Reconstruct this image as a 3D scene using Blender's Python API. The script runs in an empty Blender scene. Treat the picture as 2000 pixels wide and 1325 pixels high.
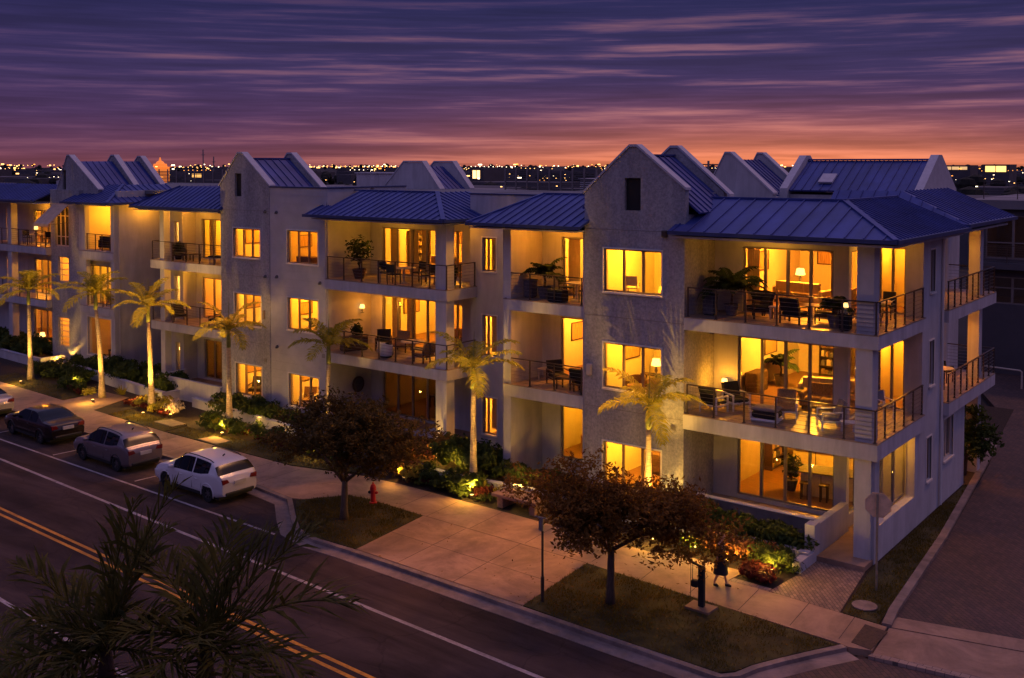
import bpy, bmesh, math, random
from mathutils import Vector, Matrix
RND = random.Random(11)
SC = bpy.context.scene
COL = SC.collection
rad = math.radians

# ------------------------------------------------------------------ materials
def _nt(name):
    m = bpy.data.materials.new(name); m.use_nodes = True
    nt = m.node_tree; b = nt.nodes['Principled BSDF']
    return m, nt, b
def mat(name, col, rough=.6, metal=0., var=.12, vs=1.2, bump=0., bs=60., spec=.4, col2=None, stretch=None, detail=4, stain=0., sst=(.35,.35,.35), cracks=0.):
    """principled paint / stone / fabric with soft noise variation of its own colour and a fine bump"""
    m, nt, b = _nt(name); n = nt.nodes; l = nt.links
    geo = n.new('ShaderNodeNewGeometry')
    vec = geo.outputs['Position']
    if stretch:
        mp = n.new('ShaderNodeMapping'); mp.inputs['Scale'].default_value = stretch
        l.new(vec, mp.inputs['Vector']); vec = mp.outputs['Vector']
    no = n.new('ShaderNodeTexNoise'); no.inputs['Scale'].default_value = vs; no.inputs['Detail'].default_value = detail
    no.inputs['Roughness'].default_value = .65
    l.new(vec, no.inputs['Vector'])
    rp = n.new('ShaderNodeMapRange'); rp.inputs[1].default_value = .3; rp.inputs[2].default_value = .7
    l.new(no.outputs['Fac'], rp.inputs[0])
    mx = n.new('ShaderNodeMix'); mx.data_type = 'RGBA'
    c2 = col2 if col2 else tuple(max(0, c*(1-var*2)) for c in col)
    c1 = col if col2 else tuple(min(1, c*(1+var)) for c in col)
    mx.inputs[6].default_value = (*c2, 1); mx.inputs[7].default_value = (*c1, 1)
    l.new(rp.outputs[0], mx.inputs[0]); colout = mx.outputs[2]
    if stain:
        mp2 = n.new('ShaderNodeMapping'); mp2.inputs['Scale'].default_value = sst; l.new(geo.outputs['Position'], mp2.inputs['Vector'])
        n3 = n.new('ShaderNodeTexNoise'); n3.inputs['Scale'].default_value = 1.; n3.inputs['Detail'].default_value = 9; n3.inputs['Roughness'].default_value = .7; n3.inputs['Distortion'].default_value = .6
        l.new(mp2.outputs['Vector'], n3.inputs['Vector'])
        r3 = n.new('ShaderNodeMapRange'); r3.inputs[1].default_value = .36; r3.inputs[2].default_value = .62; r3.inputs[3].default_value = 1-stain; r3.inputs[4].default_value = 1+stain*.35; l.new(n3.outputs['Fac'], r3.inputs[0])
        m3 = n.new('ShaderNodeMix'); m3.data_type = 'RGBA'; m3.blend_type = 'MULTIPLY'; m3.inputs[0].default_value = 1; l.new(colout, m3.inputs[6]); l.new(r3.outputs[0], m3.inputs[7]); colout = m3.outputs[2]
    if cracks:
        nd = n.new('ShaderNodeTexNoise'); nd.inputs['Scale'].default_value = 1.3; nd.inputs['Detail'].default_value = 6; l.new(geo.outputs['Position'], nd.inputs['Vector'])
        va = n.new('ShaderNodeVectorMath'); va.operation = 'MULTIPLY_ADD'; va.inputs[1].default_value = (.9,.9,0); l.new(nd.outputs['Color'], va.inputs[0]); l.new(geo.outputs['Position'], va.inputs[2])
        vo = n.new('ShaderNodeTexVoronoi'); vo.feature = 'DISTANCE_TO_EDGE'; vo.inputs['Scale'].default_value = .30; l.new(va.outputs['Vector'], vo.inputs['Vector'])
        rc = n.new('ShaderNodeMapRange'); rc.inputs[1].default_value = .0; rc.inputs[2].default_value = .012; rc.inputs[3].default_value = 1-cracks; rc.inputs[4].default_value = 1.; l.new(vo.outputs['Distance'], rc.inputs[0])
        m4 = n.new('ShaderNodeMix'); m4.data_type = 'RGBA'; m4.blend_type = 'MULTIPLY'; m4.inputs[0].default_value = 1; l.new(colout, m4.inputs[6]); l.new(rc.outputs[0], m4.inputs[7]); colout = m4.outputs[2]
    l.new(colout, b.inputs['Base Color'])
    b.inputs['Roughness'].default_value = rough; b.inputs['Metallic'].default_value = metal
    b.inputs['Specular IOR Level'].default_value = spec
    if bump:
        n2 = n.new('ShaderNodeTexNoise'); n2.inputs['Scale'].default_value = bs; n2.inputs['Detail'].default_value = 3
        l.new(vec, n2.inputs['Vector'])
        bp = n.new('ShaderNodeBump'); bp.inputs['Strength'].default_value = bump; bp.inputs['Distance'].default_value = .02
        l.new(n2.outputs['Fac'], bp.inputs['Height']); l.new(bp.outputs['Normal'], b.inputs['Normal'])
    return m
def emat(name, col, st):
    m, nt, b = _nt(name)
    b.inputs['Base Color'].default_value = (*col, 1)
    b.inputs['Emission Color'].default_value = (*col, 1); b.inputs['Emission Strength'].default_value = st
    return m
def glassmat(name, tint=(1, 1, 1), ior=1.45):
    m, nt, b = _nt(name); n = nt.nodes; l = nt.links
    n.remove(b); out = n['Material Output']
    t = n.new('ShaderNodeBsdfTransparent'); t.inputs[0].default_value = (*tint, 1)
    g = n.new('ShaderNodeBsdfGlossy'); g.inputs['Roughness'].default_value = .02
    ge = n.new('ShaderNodeNewGeometry'); dt = n.new('ShaderNodeVectorMath'); dt.operation = 'DOT_PRODUCT'
    l.new(ge.outputs['Incoming'], dt.inputs[0]); l.new(ge.outputs['Normal'], dt.inputs[1])
    def mm(op, a, b=None):
        q = n.new('ShaderNodeMath'); q.operation = op
        for i, v in enumerate((a, b)):
            if v is None: continue
            if isinstance(v, (int, float)): q.inputs[i].default_value = v
            else: l.new(v, q.inputs[i])
        return q.outputs[0]
    r0 = ((ior-1)/(ior+1))**2
    f = mm('ADD', mm('MULTIPLY', mm('POWER', mm('SUBTRACT', 1.0, mm('ABSOLUTE', dt.outputs['Value'])), 5.0), 1-r0), r0)
    mx = n.new('ShaderNodeMixShader'); l.new(f, mx.inputs[0]); l.new(t.outputs[0], mx.inputs[1]); l.new(g.outputs[0], mx.inputs[2])
    l.new(mx.outputs[0], out.inputs['Surface'])
    return m
def leafmat(name, c1, c2, scale=2.5, rough=.65, trans=.3):
    m = mat(name, c1, rough, 0, col2=c2, vs=scale, detail=6, spec=.12)
    nt = m.node_tree; n = nt.nodes; l = nt.links; b = n['Principled BSDF']
    tr = n.new('ShaderNodeBsdfTranslucent'); src = b.inputs['Base Color'].links[0].from_socket
    l.new(src, tr.inputs['Color'])
    mx = n.new('ShaderNodeMixShader'); mx.inputs[0].default_value = trans
    l.new(b.outputs[0], mx.inputs[1]); l.new(tr.outputs[0], mx.inputs[2]); l.new(mx.outputs[0], n['Material Output'].inputs['Surface'])
    return m
def brickmat(name, c1, c2, mortar, sx, bw=.5, rh=.25, rough=.8, rot=0., swap=None):
    m, nt, b = _nt(name); n = nt.nodes; l = nt.links
    geo = n.new('ShaderNodeNewGeometry'); mp = n.new('ShaderNodeMapping')
    mp.inputs['Rotation'].default_value = (0, 0, rot)
    if swap: mp.inputs['Rotation'].default_value = swap
    l.new(geo.outputs['Position'], mp.inputs['Vector'])
    br = n.new('ShaderNodeTexBrick'); br.inputs['Color1'].default_value = (*c1, 1); br.inputs['Color2'].default_value = (*c2, 1)
    br.inputs['Mortar'].default_value = (*mortar, 1); br.inputs['Scale'].default_value = sx; br.inputs['Brick Width'].default_value = bw
    br.inputs['Row Height'].default_value = rh; br.inputs['Mortar Size'].default_value = .018; br.inputs['Bias'].default_value = -.1
    l.new(mp.outputs['Vector'], br.inputs['Vector'])
    no = n.new('ShaderNodeTexNoise'); no.inputs['Scale'].default_value = .7; no.inputs['Detail'].default_value = 5
    l.new(geo.outputs['Position'], no.inputs['Vector'])
    mx = n.new('ShaderNodeMix'); mx.data_type = 'RGBA'; mx.blend_type = 'MULTIPLY'; mx.inputs[0].default_value = .7
    l.new(br.outputs['Color'], mx.inputs[6]); l.new(no.outputs['Color'], mx.inputs[7])
    mr = n.new('ShaderNodeMapRange'); mr.inputs[1].default_value = .25; mr.inputs[2].default_value = .75; mr.inputs[3].default_value = .55; mr.inputs[4].default_value = 1.15
    l.new(no.outputs['Fac'], mr.inputs[0]); l.new(mr.outputs[0], mx.inputs[7])
    l.new(mx.outputs[2], b.inputs['Base Color']); b.inputs['Roughness'].default_value = rough
    bp = n.new('ShaderNodeBump'); bp.inputs['Strength'].default_value = .5; bp.inputs['Distance'].default_value = .01
    l.new(br.outputs['Fac'], bp.inputs['Height']); bp.invert = True
    l.new(bp.outputs['Normal'], b.inputs['Normal'])
    return m

M = {}
M['stucco'] = mat('rough_stucco', (.37, .355, .385), .95, var=.17, vs=11, bump=1.0, bs=34, stain=.22, sst=(1.2,1.2,.16))
M['smooth'] = mat('smooth_stucco', (.50, .475, .50), .9, var=.06, vs=1.1, bump=.15, bs=90, stain=.16, sst=(1.3,1.3,.18))
M['siding'] = mat('fibre_siding', (.47, .445, .46), .85, var=.07, vs=1.3, bump=.1, bs=60)
M['slab'] = mat('slab_stucco', (.49, .465, .505), .9, var=.06, vs=.9, bump=.1, bs=80, stain=.2, sst=(1.6,1.6,.25))
M['trim'] = mat('white_trim', (.75, .68, .62), .6, var=.04)
M['coping'] = mat('white_coping', (.46, .45, .52), .7, var=.07, vs=3)
M['roof'] = mat('blue_metal_roof', (.037, .058, .26), .5, .12, var=.12, vs=.8, stain=.22, sst=(.9,.25,.5), spec=.5)
M['roofedge'] = mat('dark_blue_gutter', (.06, .075, .18), .45, .3, var=.1)
M['flatroof'] = mat('flat_roof_membrane', (.16, .16, .19), .95, var=.15, vs=.7)
M['frame'] = mat('bronze_frame', (.26, .17, .11), .5, .1, var=.1)
M['dframe'] = mat('grey_door_frame', (.24, .21, .21), .45, .3, var=.08)
M['lframe'] = mat('pale_frame', (.6, .5, .4), .5, .0, var=.05)
M['rail'] = mat('railing_metal', (.10, .075, .07), .4, .6, var=.1)
M['wire'] = mat('steel_cable', (.25, .23, .23), .35, .9, var=.05)
M['glass'] = glassmat('window_glass', (.98, .97, .95), 1.4)
M['tinted'] = glassmat('tinted_glass', (.55, .55, .5), 1.5)
M['dark'] = mat('painted_void_shade', (.015, .013, .014), .7, var=.1)  # near-black paint for the shade inside the gable openings
M['deck'] = mat('balcony_tile', (.30, .22, .17), .35, var=.15, vs=2.5)
M['wood'] = mat('timber_floor', (.26, .13, .06), .4, var=.2, vs=3, stretch=(1, 8, 1))
M['rwall'] = mat('cream_room_wall', (.66, .55, .40), .9, var=.05)
M['rwall2'] = mat('tan_room_wall', (.50, .37, .24), .9, var=.08)
M['rceil'] = mat('room_ceiling', (.7, .63, .52), .9, var=.04)
M['curtain'] = leafmat('curtain_cloth', (.72, .60, .42), (.58, .47, .32), 4, .95, .55)
M['linen'] = mat('cream_upholstery', (.62, .5, .36), .9, var=.1, vs=6)
M['white'] = mat('white_paint', (.74, .72, .72), .5, var=.05)
M['black'] = mat('black_fabric', (.018, .017, .02), .8, var=.2, vs=5)
M['dkwood'] = mat('dark_timber', (.06, .032, .02), .5, var=.2, vs=6)
M['brown'] = mat('brown_wicker', (.13, .07, .045), .75, var=.2, vs=14, bump=.4, bs=70)
M['stripe'] = mat('tan_cushion', (.42, .25, .11), .9, var=.3, vs=7, stretch=(8, 8, .4))
M['grey'] = mat('grey_cushion', (.22, .2, .23), .9, var=.1, vs=6)
M['stone'] = mat('stone_pot', (.13, .12, .14), .8, var=.2, vs=9)
M['steel'] = mat('galvanised_steel', (.34, .33, .35), .45, .8, var=.12, vs=6)
M['red'] = mat('hydrant_red', (.55, .02, .03), .4, var=.15, vs=7)
M['lampshade'] = emat('lit_lampshade', (1, .60, .18), 2.6)
M['lens'] = emat('lit_lens', (1, .62, .2), 2.5)
M['asphalt'] = mat('asphalt', (.078, .050, .046), .92, spec=.1, col2=(.050, .033, .034), vs=.55, bump=.35, bs=70, detail=9, stain=.5, sst=(.12,.7,.5), cracks=.28)
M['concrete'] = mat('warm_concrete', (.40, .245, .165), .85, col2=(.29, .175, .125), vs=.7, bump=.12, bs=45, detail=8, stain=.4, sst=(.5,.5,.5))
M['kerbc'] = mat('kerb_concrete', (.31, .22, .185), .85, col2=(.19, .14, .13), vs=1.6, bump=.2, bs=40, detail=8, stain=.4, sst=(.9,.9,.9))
M['joint'] = mat('joint_grime', (.08, .05, .045), .95, var=.2)
M['linewhite'] = mat('road_paint_white', (.46, .38, .38), .7, col2=(.24, .18, .18), vs=9, detail=9, stain=.45, sst=(.8,2,1))
M['lineyellow'] = mat('road_paint_yellow', (.75, .30, .02), .7, col2=(.42, .16, .015), vs=9, detail=9, stain=.4, sst=(.8,2,1))
M['mulch'] = mat('mulch', (.045, .026, .018), .95, col2=(.02, .012, .01), vs=7, bump=.8, bs=30)
M['turf'] = mat('turf', (.075, .058, .016), .95, col2=(.03, .03, .008), vs=2.2, bump=.6, bs=60, detail=8, stain=.55, sst=(.9,.9,.9))
M['blade'] = leafmat('grass_blade', (.19, .125, .018), (.06, .058, .010), 1.3)
M['pavers'] = brickmat('brick_pavers', (.115, .06, .05), (.06, .036, .036), (.03, .02, .02), 1.9, .5, .25, rot=.785)
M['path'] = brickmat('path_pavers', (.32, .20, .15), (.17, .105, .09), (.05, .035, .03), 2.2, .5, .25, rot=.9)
M['band'] = brickmat('brick_band', (.36, .24, .19), (.28, .18, .15), (.10, .07, .06), 2.2, .5, .5, rot=0)
M['tactile'] = mat('tactile_mat', (.075, .04, .03), .8, var=.2, vs=9, bump=.9, bs=45)
M['ground'] = mat('dark_ground', (.022, .018, .02), .95, var=.3, vs=.05)
M['bark'] = mat('bark', (.14, .095, .07), .9, var=.25, vs=9, bump=.8, bs=25, stretch=(3, 3, .6))
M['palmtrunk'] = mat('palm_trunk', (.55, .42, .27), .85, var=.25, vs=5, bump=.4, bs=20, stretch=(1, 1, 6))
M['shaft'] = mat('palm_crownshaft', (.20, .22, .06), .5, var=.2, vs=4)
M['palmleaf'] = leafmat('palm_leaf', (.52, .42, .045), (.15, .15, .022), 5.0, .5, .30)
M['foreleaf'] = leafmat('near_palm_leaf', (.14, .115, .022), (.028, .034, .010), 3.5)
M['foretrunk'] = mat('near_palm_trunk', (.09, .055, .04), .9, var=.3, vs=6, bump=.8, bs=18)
M['leafdark'] = leafmat('dark_leaf', (.135, .082, .018), (.034, .027, .008), 2.6)
M['leafrust'] = leafmat('rust_leaf', (.23, .10, .017), (.07, .034, .008), 2.2)
M['shrub'] = leafmat('shrub_leaf', (.085, .115, .022), (.035, .055, .014), 3)
M['croton'] = leafmat('yellow_croton_leaf', (.42, .34, .05), (.18, .17, .03), 5)
M['orangebush'] = leafmat('orange_leaf', (.36, .16, .06), (.16, .06, .025), 5)
M['redbush'] = leafmat('red_leaf', (.13, .02, .018), (.05, .014, .012), 6)
M['whiteflower'] = leafmat('pale_blossom', (.7, .58, .55), (.3, .2, .14), 6)
M['potleaf'] = leafmat('pot_plant_leaf', (.035, .055, .015), (.014, .024, .008), 5)
M['tyre'] = mat('tyre_rubber', (.015, .014, .015), .85)
M['alloy'] = mat('alloy_rim', (.26, .24, .25), .35, .8)
M['plastic'] = mat('black_plastic', (.02, .02, .022), .55)
M['autoglass'] = mat('dark_car_glass', (.005, .006, .009), .18, spec=.25, var=.05)
M['taillight'] = mat('red_tail_lamp', (.22, .012, .012), .2, spec=.6)
M['headlamp'] = mat('clear_lamp', (.6, .6, .62), .12, spec=.7)
M['plate'] = mat('number_plate', (.6, .56, .52), .5)
def paint(name, c, metal=.2, rough=.28):
    m = mat(name, c, rough, metal, var=.03); m.node_tree.nodes['Principled BSDF'].inputs['Coat Weight'].default_value = .35
    m.node_tree.nodes['Principled BSDF'].inputs['Coat Roughness'].default_value = .05
    return m
M['carwhite'] = paint('white_car_paint', (.66, .62, .62), 0)
M['cargrey'] = paint('grey_car_paint', (.23, .19, .20), .55)
M['carblack'] = paint('dark_car_paint', (.018, .010, .012), .3)
M['carsilver'] = paint('silver_car_paint', (.42, .39, .40), .5)
M['skin'] = mat('skin', (.5, .28, .19), .6)
M['hair'] = mat('blond_hair', (.42, .25, .10), .6)
M['cloth'] = mat('dark_clothes', (.018, .018, .024), .9)
M['farwall'] = mat('far_dark_render', (.095, .085, .10), .9, var=.1, vs=.4)
M['farwall2'] = mat('far_pale_render', (.22, .20, .22), .9, var=.1, vs=.4)
M['fartree'] = mat('far_foliage', (.02, .02, .016), .95, var=.3, vs=.6)
M['signback'] = mat('sign_back', (.85, .56, .33), .5, .0, var=.12, vs=4)  # warm light falling on the sign is put into this tan base colour
M['awning'] = mat('canvas_awning', (.62, .42, .28), .9, var=.1, vs=3)

# ------------------------------------------------------------------ mesh builder
ROOTLOC = {}
class MB:
    def __init__(s): s.v = []; s.f = []; s.mi = []
    def add(s, vs, fs, m=0):
        o = len(s.v); s.v += [tuple(v) for v in vs]
        for f in fs: s.f.append(tuple(i+o for i in f)); s.mi.append(m)
    def box(s, x0, y0, z0, x1, y1, z1, m=0):
        if x0 > x1: x0, x1 = x1, x0
        if y0 > y1: y0, y1 = y1, y0
        if z0 > z1: z0, z1 = z1, z0
        s.add([(x0,y0,z0),(x1,y0,z0),(x1,y1,z0),(x0,y1,z0),(x0,y0,z1),(x1,y0,z1),(x1,y1,z1),(x0,y1,z1)],
              [(0,3,2,1),(4,5,6,7),(0,1,5,4),(1,2,6,5),(2,3,7,6),(3,0,4,7)], m)
    def bar(s, p, q, w, h=None, m=0, up=(0,0,1)):
        p = Vector(p); q = Vector(q); d = (q-p)
        if d.length < 1e-6: return
        d.normalize(); u = Vector(up)
        if abs(d.dot(u)) > .98: u = Vector((0,1,0))
        a = d.cross(u).normalized()*(w/2); b = a.cross(d).normalized()*((h or w)/2)
        vs = [p-a-b, p+a-b, p+a+b, p-a+b, q-a-b, q+a-b, q+a+b, q-a+b]
        s.add(vs, [(0,1,2,3),(7,6,5,4),(0,4,5,1),(1,5,6,2),(2,6,7,3),(3,7,4,0)], m)
    def prism(s, poly, ax, d0, d1, m=0):
        """extrude a 2-D polygon: ax 'x' -> poly is (y,z); 'y' -> (x,z); 'z' -> (x,y)"""
        def P(a, b, d):
            return (d,a,b) if ax == 'x' else ((a,d,b) if ax == 'y' else (a,b,d))
        n = len(poly); vs = [P(a,b,d0) for a,b in poly]+[P(a,b,d1) for a,b in poly]
        s.add(vs, [tuple(range(n-1,-1,-1)), tuple(range(n,2*n))]+[(i,(i+1)%n,n+(i+1)%n,n+i) for i in range(n)], m)
    def tube(s, pts, rs, n=8, m=0, cap=True):
        pts = [Vector(p) for p in pts]
        if not isinstance(rs, (list, tuple)): rs = [rs]*len(pts)
        rings = []; prev = None
        for i, p in enumerate(pts):
            d = (pts[min(i+1,len(pts)-1)]-pts[max(i-1,0)]).normalized()
            if prev is None:
                u = Vector((0,0,1)) if abs(d.z) < .9 else Vector((1,0,0))
                a = d.cross(u).normalized()
            else:
                a = (prev-d*prev.dot(d)).normalized()
            prev = a; b = d.cross(a)
            rings.append([p+(a*math.cos(t)+b*math.sin(t))*rs[i] for t in [2*math.pi*k/n for k in range(n)]])
        vs = [v for r in rings for v in r]; fs = []
        for i in range(len(pts)-1):
            for k in range(n):
                fs.append((i*n+k, i*n+(k+1)%n, (i+1)*n+(k+1)%n, (i+1)*n+k))
        if cap:
            fs.append(tuple(range(n-1,-1,-1))); fs.append(tuple((len(pts)-1)*n+k for k in range(n)))
        s.add(vs, fs, m)
    def lathe(s, prof, c=(0,0,0), n=14, m=0):
        vs = []; fs = []
        for r, z in prof:
            for k in range(n):
                t = 2*math.pi*k/n; vs.append((c[0]+r*math.cos(t), c[1]+r*math.sin(t), c[2]+z))
        for i in range(len(prof)-1):
            for k in range(n): fs.append((i*n+k, i*n+(k+1)%n, (i+1)*n+(k+1)%n, (i+1)*n+k))
        fs.append(tuple(range(n-1,-1,-1))); fs.append(tuple((len(prof)-1)*n+k for k in range(n)))
        s.add(vs, fs, m)
    def ell(s, c, r, n=12, k=8, m=0):
        prof = [(math.sin(math.pi*i/k)*1., -math.cos(math.pi*i/k)) for i in range(k+1)]
        prof[0] = (.02, -1); prof[-1] = (.02, 1)
        vs = []; fs = []
        for a, z in prof:
            for j in range(n):
                t = 2*math.pi*j/n; vs.append((c[0]+r[0]*a*math.cos(t), c[1]+r[1]*a*math.sin(t), c[2]+r[2]*z))
        for i in range(k):
            for j in range(n): fs.append((i*n+j, i*n+(j+1)%n, (i+1)*n+(j+1)%n, (i+1)*n+j))
        fs.append(tuple(range(n-1,-1,-1))); fs.append(tuple(k*n+j for j in range(n)))
        s.add(vs, fs, m)
    def rbox(s, x0, y0, z0, x1, y1, z1, r=.04, m=0):
        """box with softened edges (cushions, planters)"""
        cx, cy = (x0+x1)/2, (y0+y1)/2; hx, hy = abs(x1-x0)/2, abs(y1-y0)/2
        vs = []; fs = []; rows = [(z0, r*.8), (z0+r, 0), (z1-r, 0), (z1, r*.8)]
        for z, ins in rows:
            a, b = hx-ins, hy-ins; q = r*.7
            for px, py in ((-a+q,-b),(a-q,-b),(a,-b+q),(a,b-q),(a-q,b),(-a+q,b),(-a,b-q),(-a,-b+q)): vs.append((cx+px, cy+py, z))
        for i in range(3):
            for k in range(8): fs.append((i*8+k, i*8+(k+1)%8, (i+1)*8+(k+1)%8, (i+1)*8+k))
        fs.append(tuple(range(7,-1,-1))); fs.append(tuple(24+k for k in range(8)))
        s.add(vs, fs, m)
    def build(s, name, mats, parent=None, smooth=False, local=False, fix=False, weld=0):
        me = bpy.data.meshes.new(name)
        off = Vector((0,0,0)) if (local or parent is None) else ROOTLOC.get(parent.name, Vector((0,0,0)))
        me.from_pydata([(v[0]-off.x, v[1]-off.y, v[2]-off.z) for v in s.v], [], s.f)
        if not isinstance(mats, (list, tuple)): mats = [mats]
        for m in mats: me.materials.append(m)
        if len(mats) > 1: me.polygons.foreach_set('material_index', s.mi)
        if smooth: me.polygons.foreach_set('use_smooth', [True]*len(me.polygons))
        if fix:
            bm = bmesh.new(); bm.from_mesh(me); bmesh.ops.recalc_face_normals(bm, faces=bm.faces); bm.to_mesh(me); bm.free()
        if weld:
            bm = bmesh.new(); bm.from_mesh(me); bmesh.ops.remove_doubles(bm, verts=bm.verts, dist=weld); bm.to_mesh(me); bm.free()
        me.update()
        o = bpy.data.objects.new(name, me); COL.objects.link(o)
        if parent is not None:
            o.parent = parent; ROOTLOC[o.name] = off
        return o
def tag(o, label=None, cat=None, group=None, kind=None):
    if label: o['label'] = label
    if cat: o['category'] = cat
    if group: o['group'] = group
    if kind: o['kind'] = kind
    return o
def thing(name, label, cat, loc, rz=0., group=None):
    o = bpy.data.objects.new(name, None); COL.objects.link(o); o.empty_display_size = .2
    o.location = loc; o.rotation_euler = (0, 0, rz); ROOTLOC[o.name] = Vector(loc)
    return tag(o, label, cat, group)
KIDS = {}
def dup(root, loc, rz=0., label=None, group=None, scale=None):
    r = root.copy(); COL.objects.link(r); r.location = loc; r.rotation_euler = (0, 0, rz)
    if label: r['label'] = label
    if group: r['group'] = group
    if scale: r.scale = scale
    for ch in list(root.children):
        c = ch.copy(); COL.objects.link(c); c.parent = r
        for g in list(ch.children):
            d = g.copy(); COL.objects.link(d); d.parent = c
    return r
def structure(name, mb, m, smooth=False):
    o = mb.build(name, m, smooth=smooth); o['kind'] = 'structure'; return o

# ------------------------------------------------------------------ facade helpers (axis 'x': plane Y=const facing -Y, u=X; axis 'y': plane X=const facing +X, u=Y)
def fbox(mb, axis, plane, u0, u1, d0, d1, z0, z1, m=0):
    if axis == 'x': mb.box(u0, plane+d0, z0, u1, plane+d1, z1, m)
    else: mb.box(plane-d1, u0, z0, plane-d0, u1, z1, m)
def wall_panel(mb, axis, plane, th, u0, u1, z0, z1, ops=(), m=0):
    us = sorted({u0, u1, *[o[0] for o in ops], *[o[1] for o in ops]}); zs = sorted({z0, z1, *[o[2] for o in ops], *[o[3] for o in ops]})
    us = [u for u in us if u0 <= u <= u1]; zs = [z for z in zs if z0 <= z <= z1]
    nu, nz = len(us)-1, len(zs)-1
    def solid(i, k):
        if i < 0 or k < 0 or i >= nu or k >= nz: return False
        cu, cz = (us[i]+us[i+1])/2, (zs[k]+zs[k+1])/2
        return not any(o[0] < cu < o[1] and o[2] < cz < o[3] for o in ops)
    def P(u, d, z): return (u, plane+d, z) if axis == 'x' else (plane-d, u, z)
    for i in range(nu):
        for k in range(nz):
            if not solid(i, k): continue
            a, b, c, d = us[i], us[i+1], zs[k], zs[k+1]
            mb.add([P(a,0,c),P(b,0,c),P(b,0,d),P(a,0,d)], [(0,1,2,3)], m)
            mb.add([P(a,th,c),P(b,th,c),P(b,th,d),P(a,th,d)], [(3,2,1,0)], m)
            if not solid(i-1,k): mb.add([P(a,0,c),P(a,0,d),P(a,th,d),P(a,th,c)], [(0,1,2,3)], m)
            if not solid(i+1,k): mb.add([P(b,0,c),P(b,th,c),P(b,th,d),P(b,0,d)], [(0,1,2,3)], m)
            if not solid(i,k-1): mb.add([P(a,0,c),P(a,th,c),P(b,th,c),P(b,0,c)], [(0,1,2,3)], m)
            if not solid(i,k+1): mb.add([P(a,0,d),P(b,0,d),P(b,th,d),P(a,th,d)], [(0,1,2,3)], m)
def window(root, axis, plane, u0, u1, z0, z1, n=1, name='window', fm='frame', rec=.10, fw=.055, trim=True, rows=None, gm='glass', splits=None):
    mb = MB()
    d0, d1 = rec, rec+.07
    fbox(mb, axis, plane, u0, u0+fw, d0, d1, z0, z1); fbox(mb, axis, plane, u1-fw, u1, d0, d1, z0, z1)
    fbox(mb, axis, plane, u0+fw, u1-fw, d0, d1, z0, z0+fw); fbox(mb, axis, plane, u0+fw, u1-fw, d0, d1, z1-fw, z1)
    cuts = splits if splits else [u0+(u1-u0)*i/n for i in range(1, n)]
    for c in cuts: fbox(mb, axis, plane, c-fw*.75, c+fw*.75, d0-.012, d1+.012, z0+fw, z1-fw)
    for r in (rows or []):
        edges = [u0+fw]+[e for c in cuts for e in (c-fw*.75, c+fw*.75)]+[u1-fw]
        for a, b in zip(edges[0::2], edges[1::2]): fbox(mb, axis, plane, a, b, d0+.012, d1-.012, r-fw*.4, r+fw*.4)
    if trim:
        t = .055
        for a, b, c, d in ((u0-t, u0, z0-t, z1+t), (u1, u1+t, z0-t, z1+t), (u0, u1, z1, z1+t)): fbox(mb, axis, plane, a, b, -.022, .03, c, d, 1)
        fbox(mb, axis, plane, u0-t*.6, u1+t*.6, -.07, .025, z0-t*1.3, z0-.002, 1)
    w = mb.build(name, [M[fm], M['trim']], root, fix=False)
    edges = [u0]+list(cuts)+[u1]
    for a, b in zip(edges[:-1], edges[1:]):
        p = MB(); fbox(p, axis, plane, a+fw*.8, b-fw*.8, d0+.028, d0+.038, z0+fw*.8, z1-fw*.8)
        p.build('pane', M[gm], w)
    return w
def room(root, x0, x1, y0, y1, z0, z1, wm='rwall', fm='wood', open_='front', cm='rceil'):
    mb = MB()
    if open_ != 'front': mb.add([(x0,y0,z0),(x1,y0,z0),(x1,y0,z1),(x0,y0,z1)], [(3,2,1,0)], 0)
    mb.add([(x0,y1,z0),(x1,y1,z0),(x1,y1,z1),(x0,y1,z1)], [(0,1,2,3)], 0)
    mb.add([(x0,y0,z0),(x0,y1,z0),(x0,y1,z1),(x0,y0,z1)], [(0,1,2,3)], 0)
    if open_ not in ('right', 'both'): mb.add([(x1,y0,z0),(x1,y1,z0),(x1,y1,z1),(x1,y0,z1)], [(3,2,1,0)], 0)
    mb.add([(x0,y0,z0),(x1,y0,z0),(x1,y1,z0),(x0,y1,z0)], [(0,1,2,3)], 1)
    mb.add([(x0,y0,z1),(x1,y0,z1),(x1,y1,z1),(x0,y1,z1)], [(3,2,1,0)], 2)
    if open_ == 'both':
        mb.f = mb.f[1:] if False else mb.f
    return mb.build('interior_wall', [M[wm], M[fm], M[cm]], root)
LAMPK, SPOTK = 3.3, 5.5
LR = random.Random(4)
def lamp(x, y, z, w, col=None, r=.18, name='room_lamp'):
    if col is None: col = (1, LR.uniform(.32,.43), LR.uniform(.012,.032))
    d = bpy.data.lights.new(name, 'POINT'); d.energy = w*LAMPK; d.color = col; d.shadow_soft_size = r
    o = bpy.data.objects.new(name, d); COL.objects.link(o); o.location = (x, y, z); return o
def spot(p, q, w, col=(1, .54, .08), ang=60, blend=.6, r=.05, name='uplight_lamp'):
    d = bpy.data.lights.new(name, 'SPOT'); d.energy = w*SPOTK; d.color = col; d.spot_size = rad(ang); d.spot_blend = blend; d.shadow_soft_size = r
    o = bpy.data.objects.new(name, d); COL.objects.link(o); o.location = p
    o.rotation_euler = (Vector(q)-Vector(p)).to_track_quat('-Z', 'Y').to_euler(); return o
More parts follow.
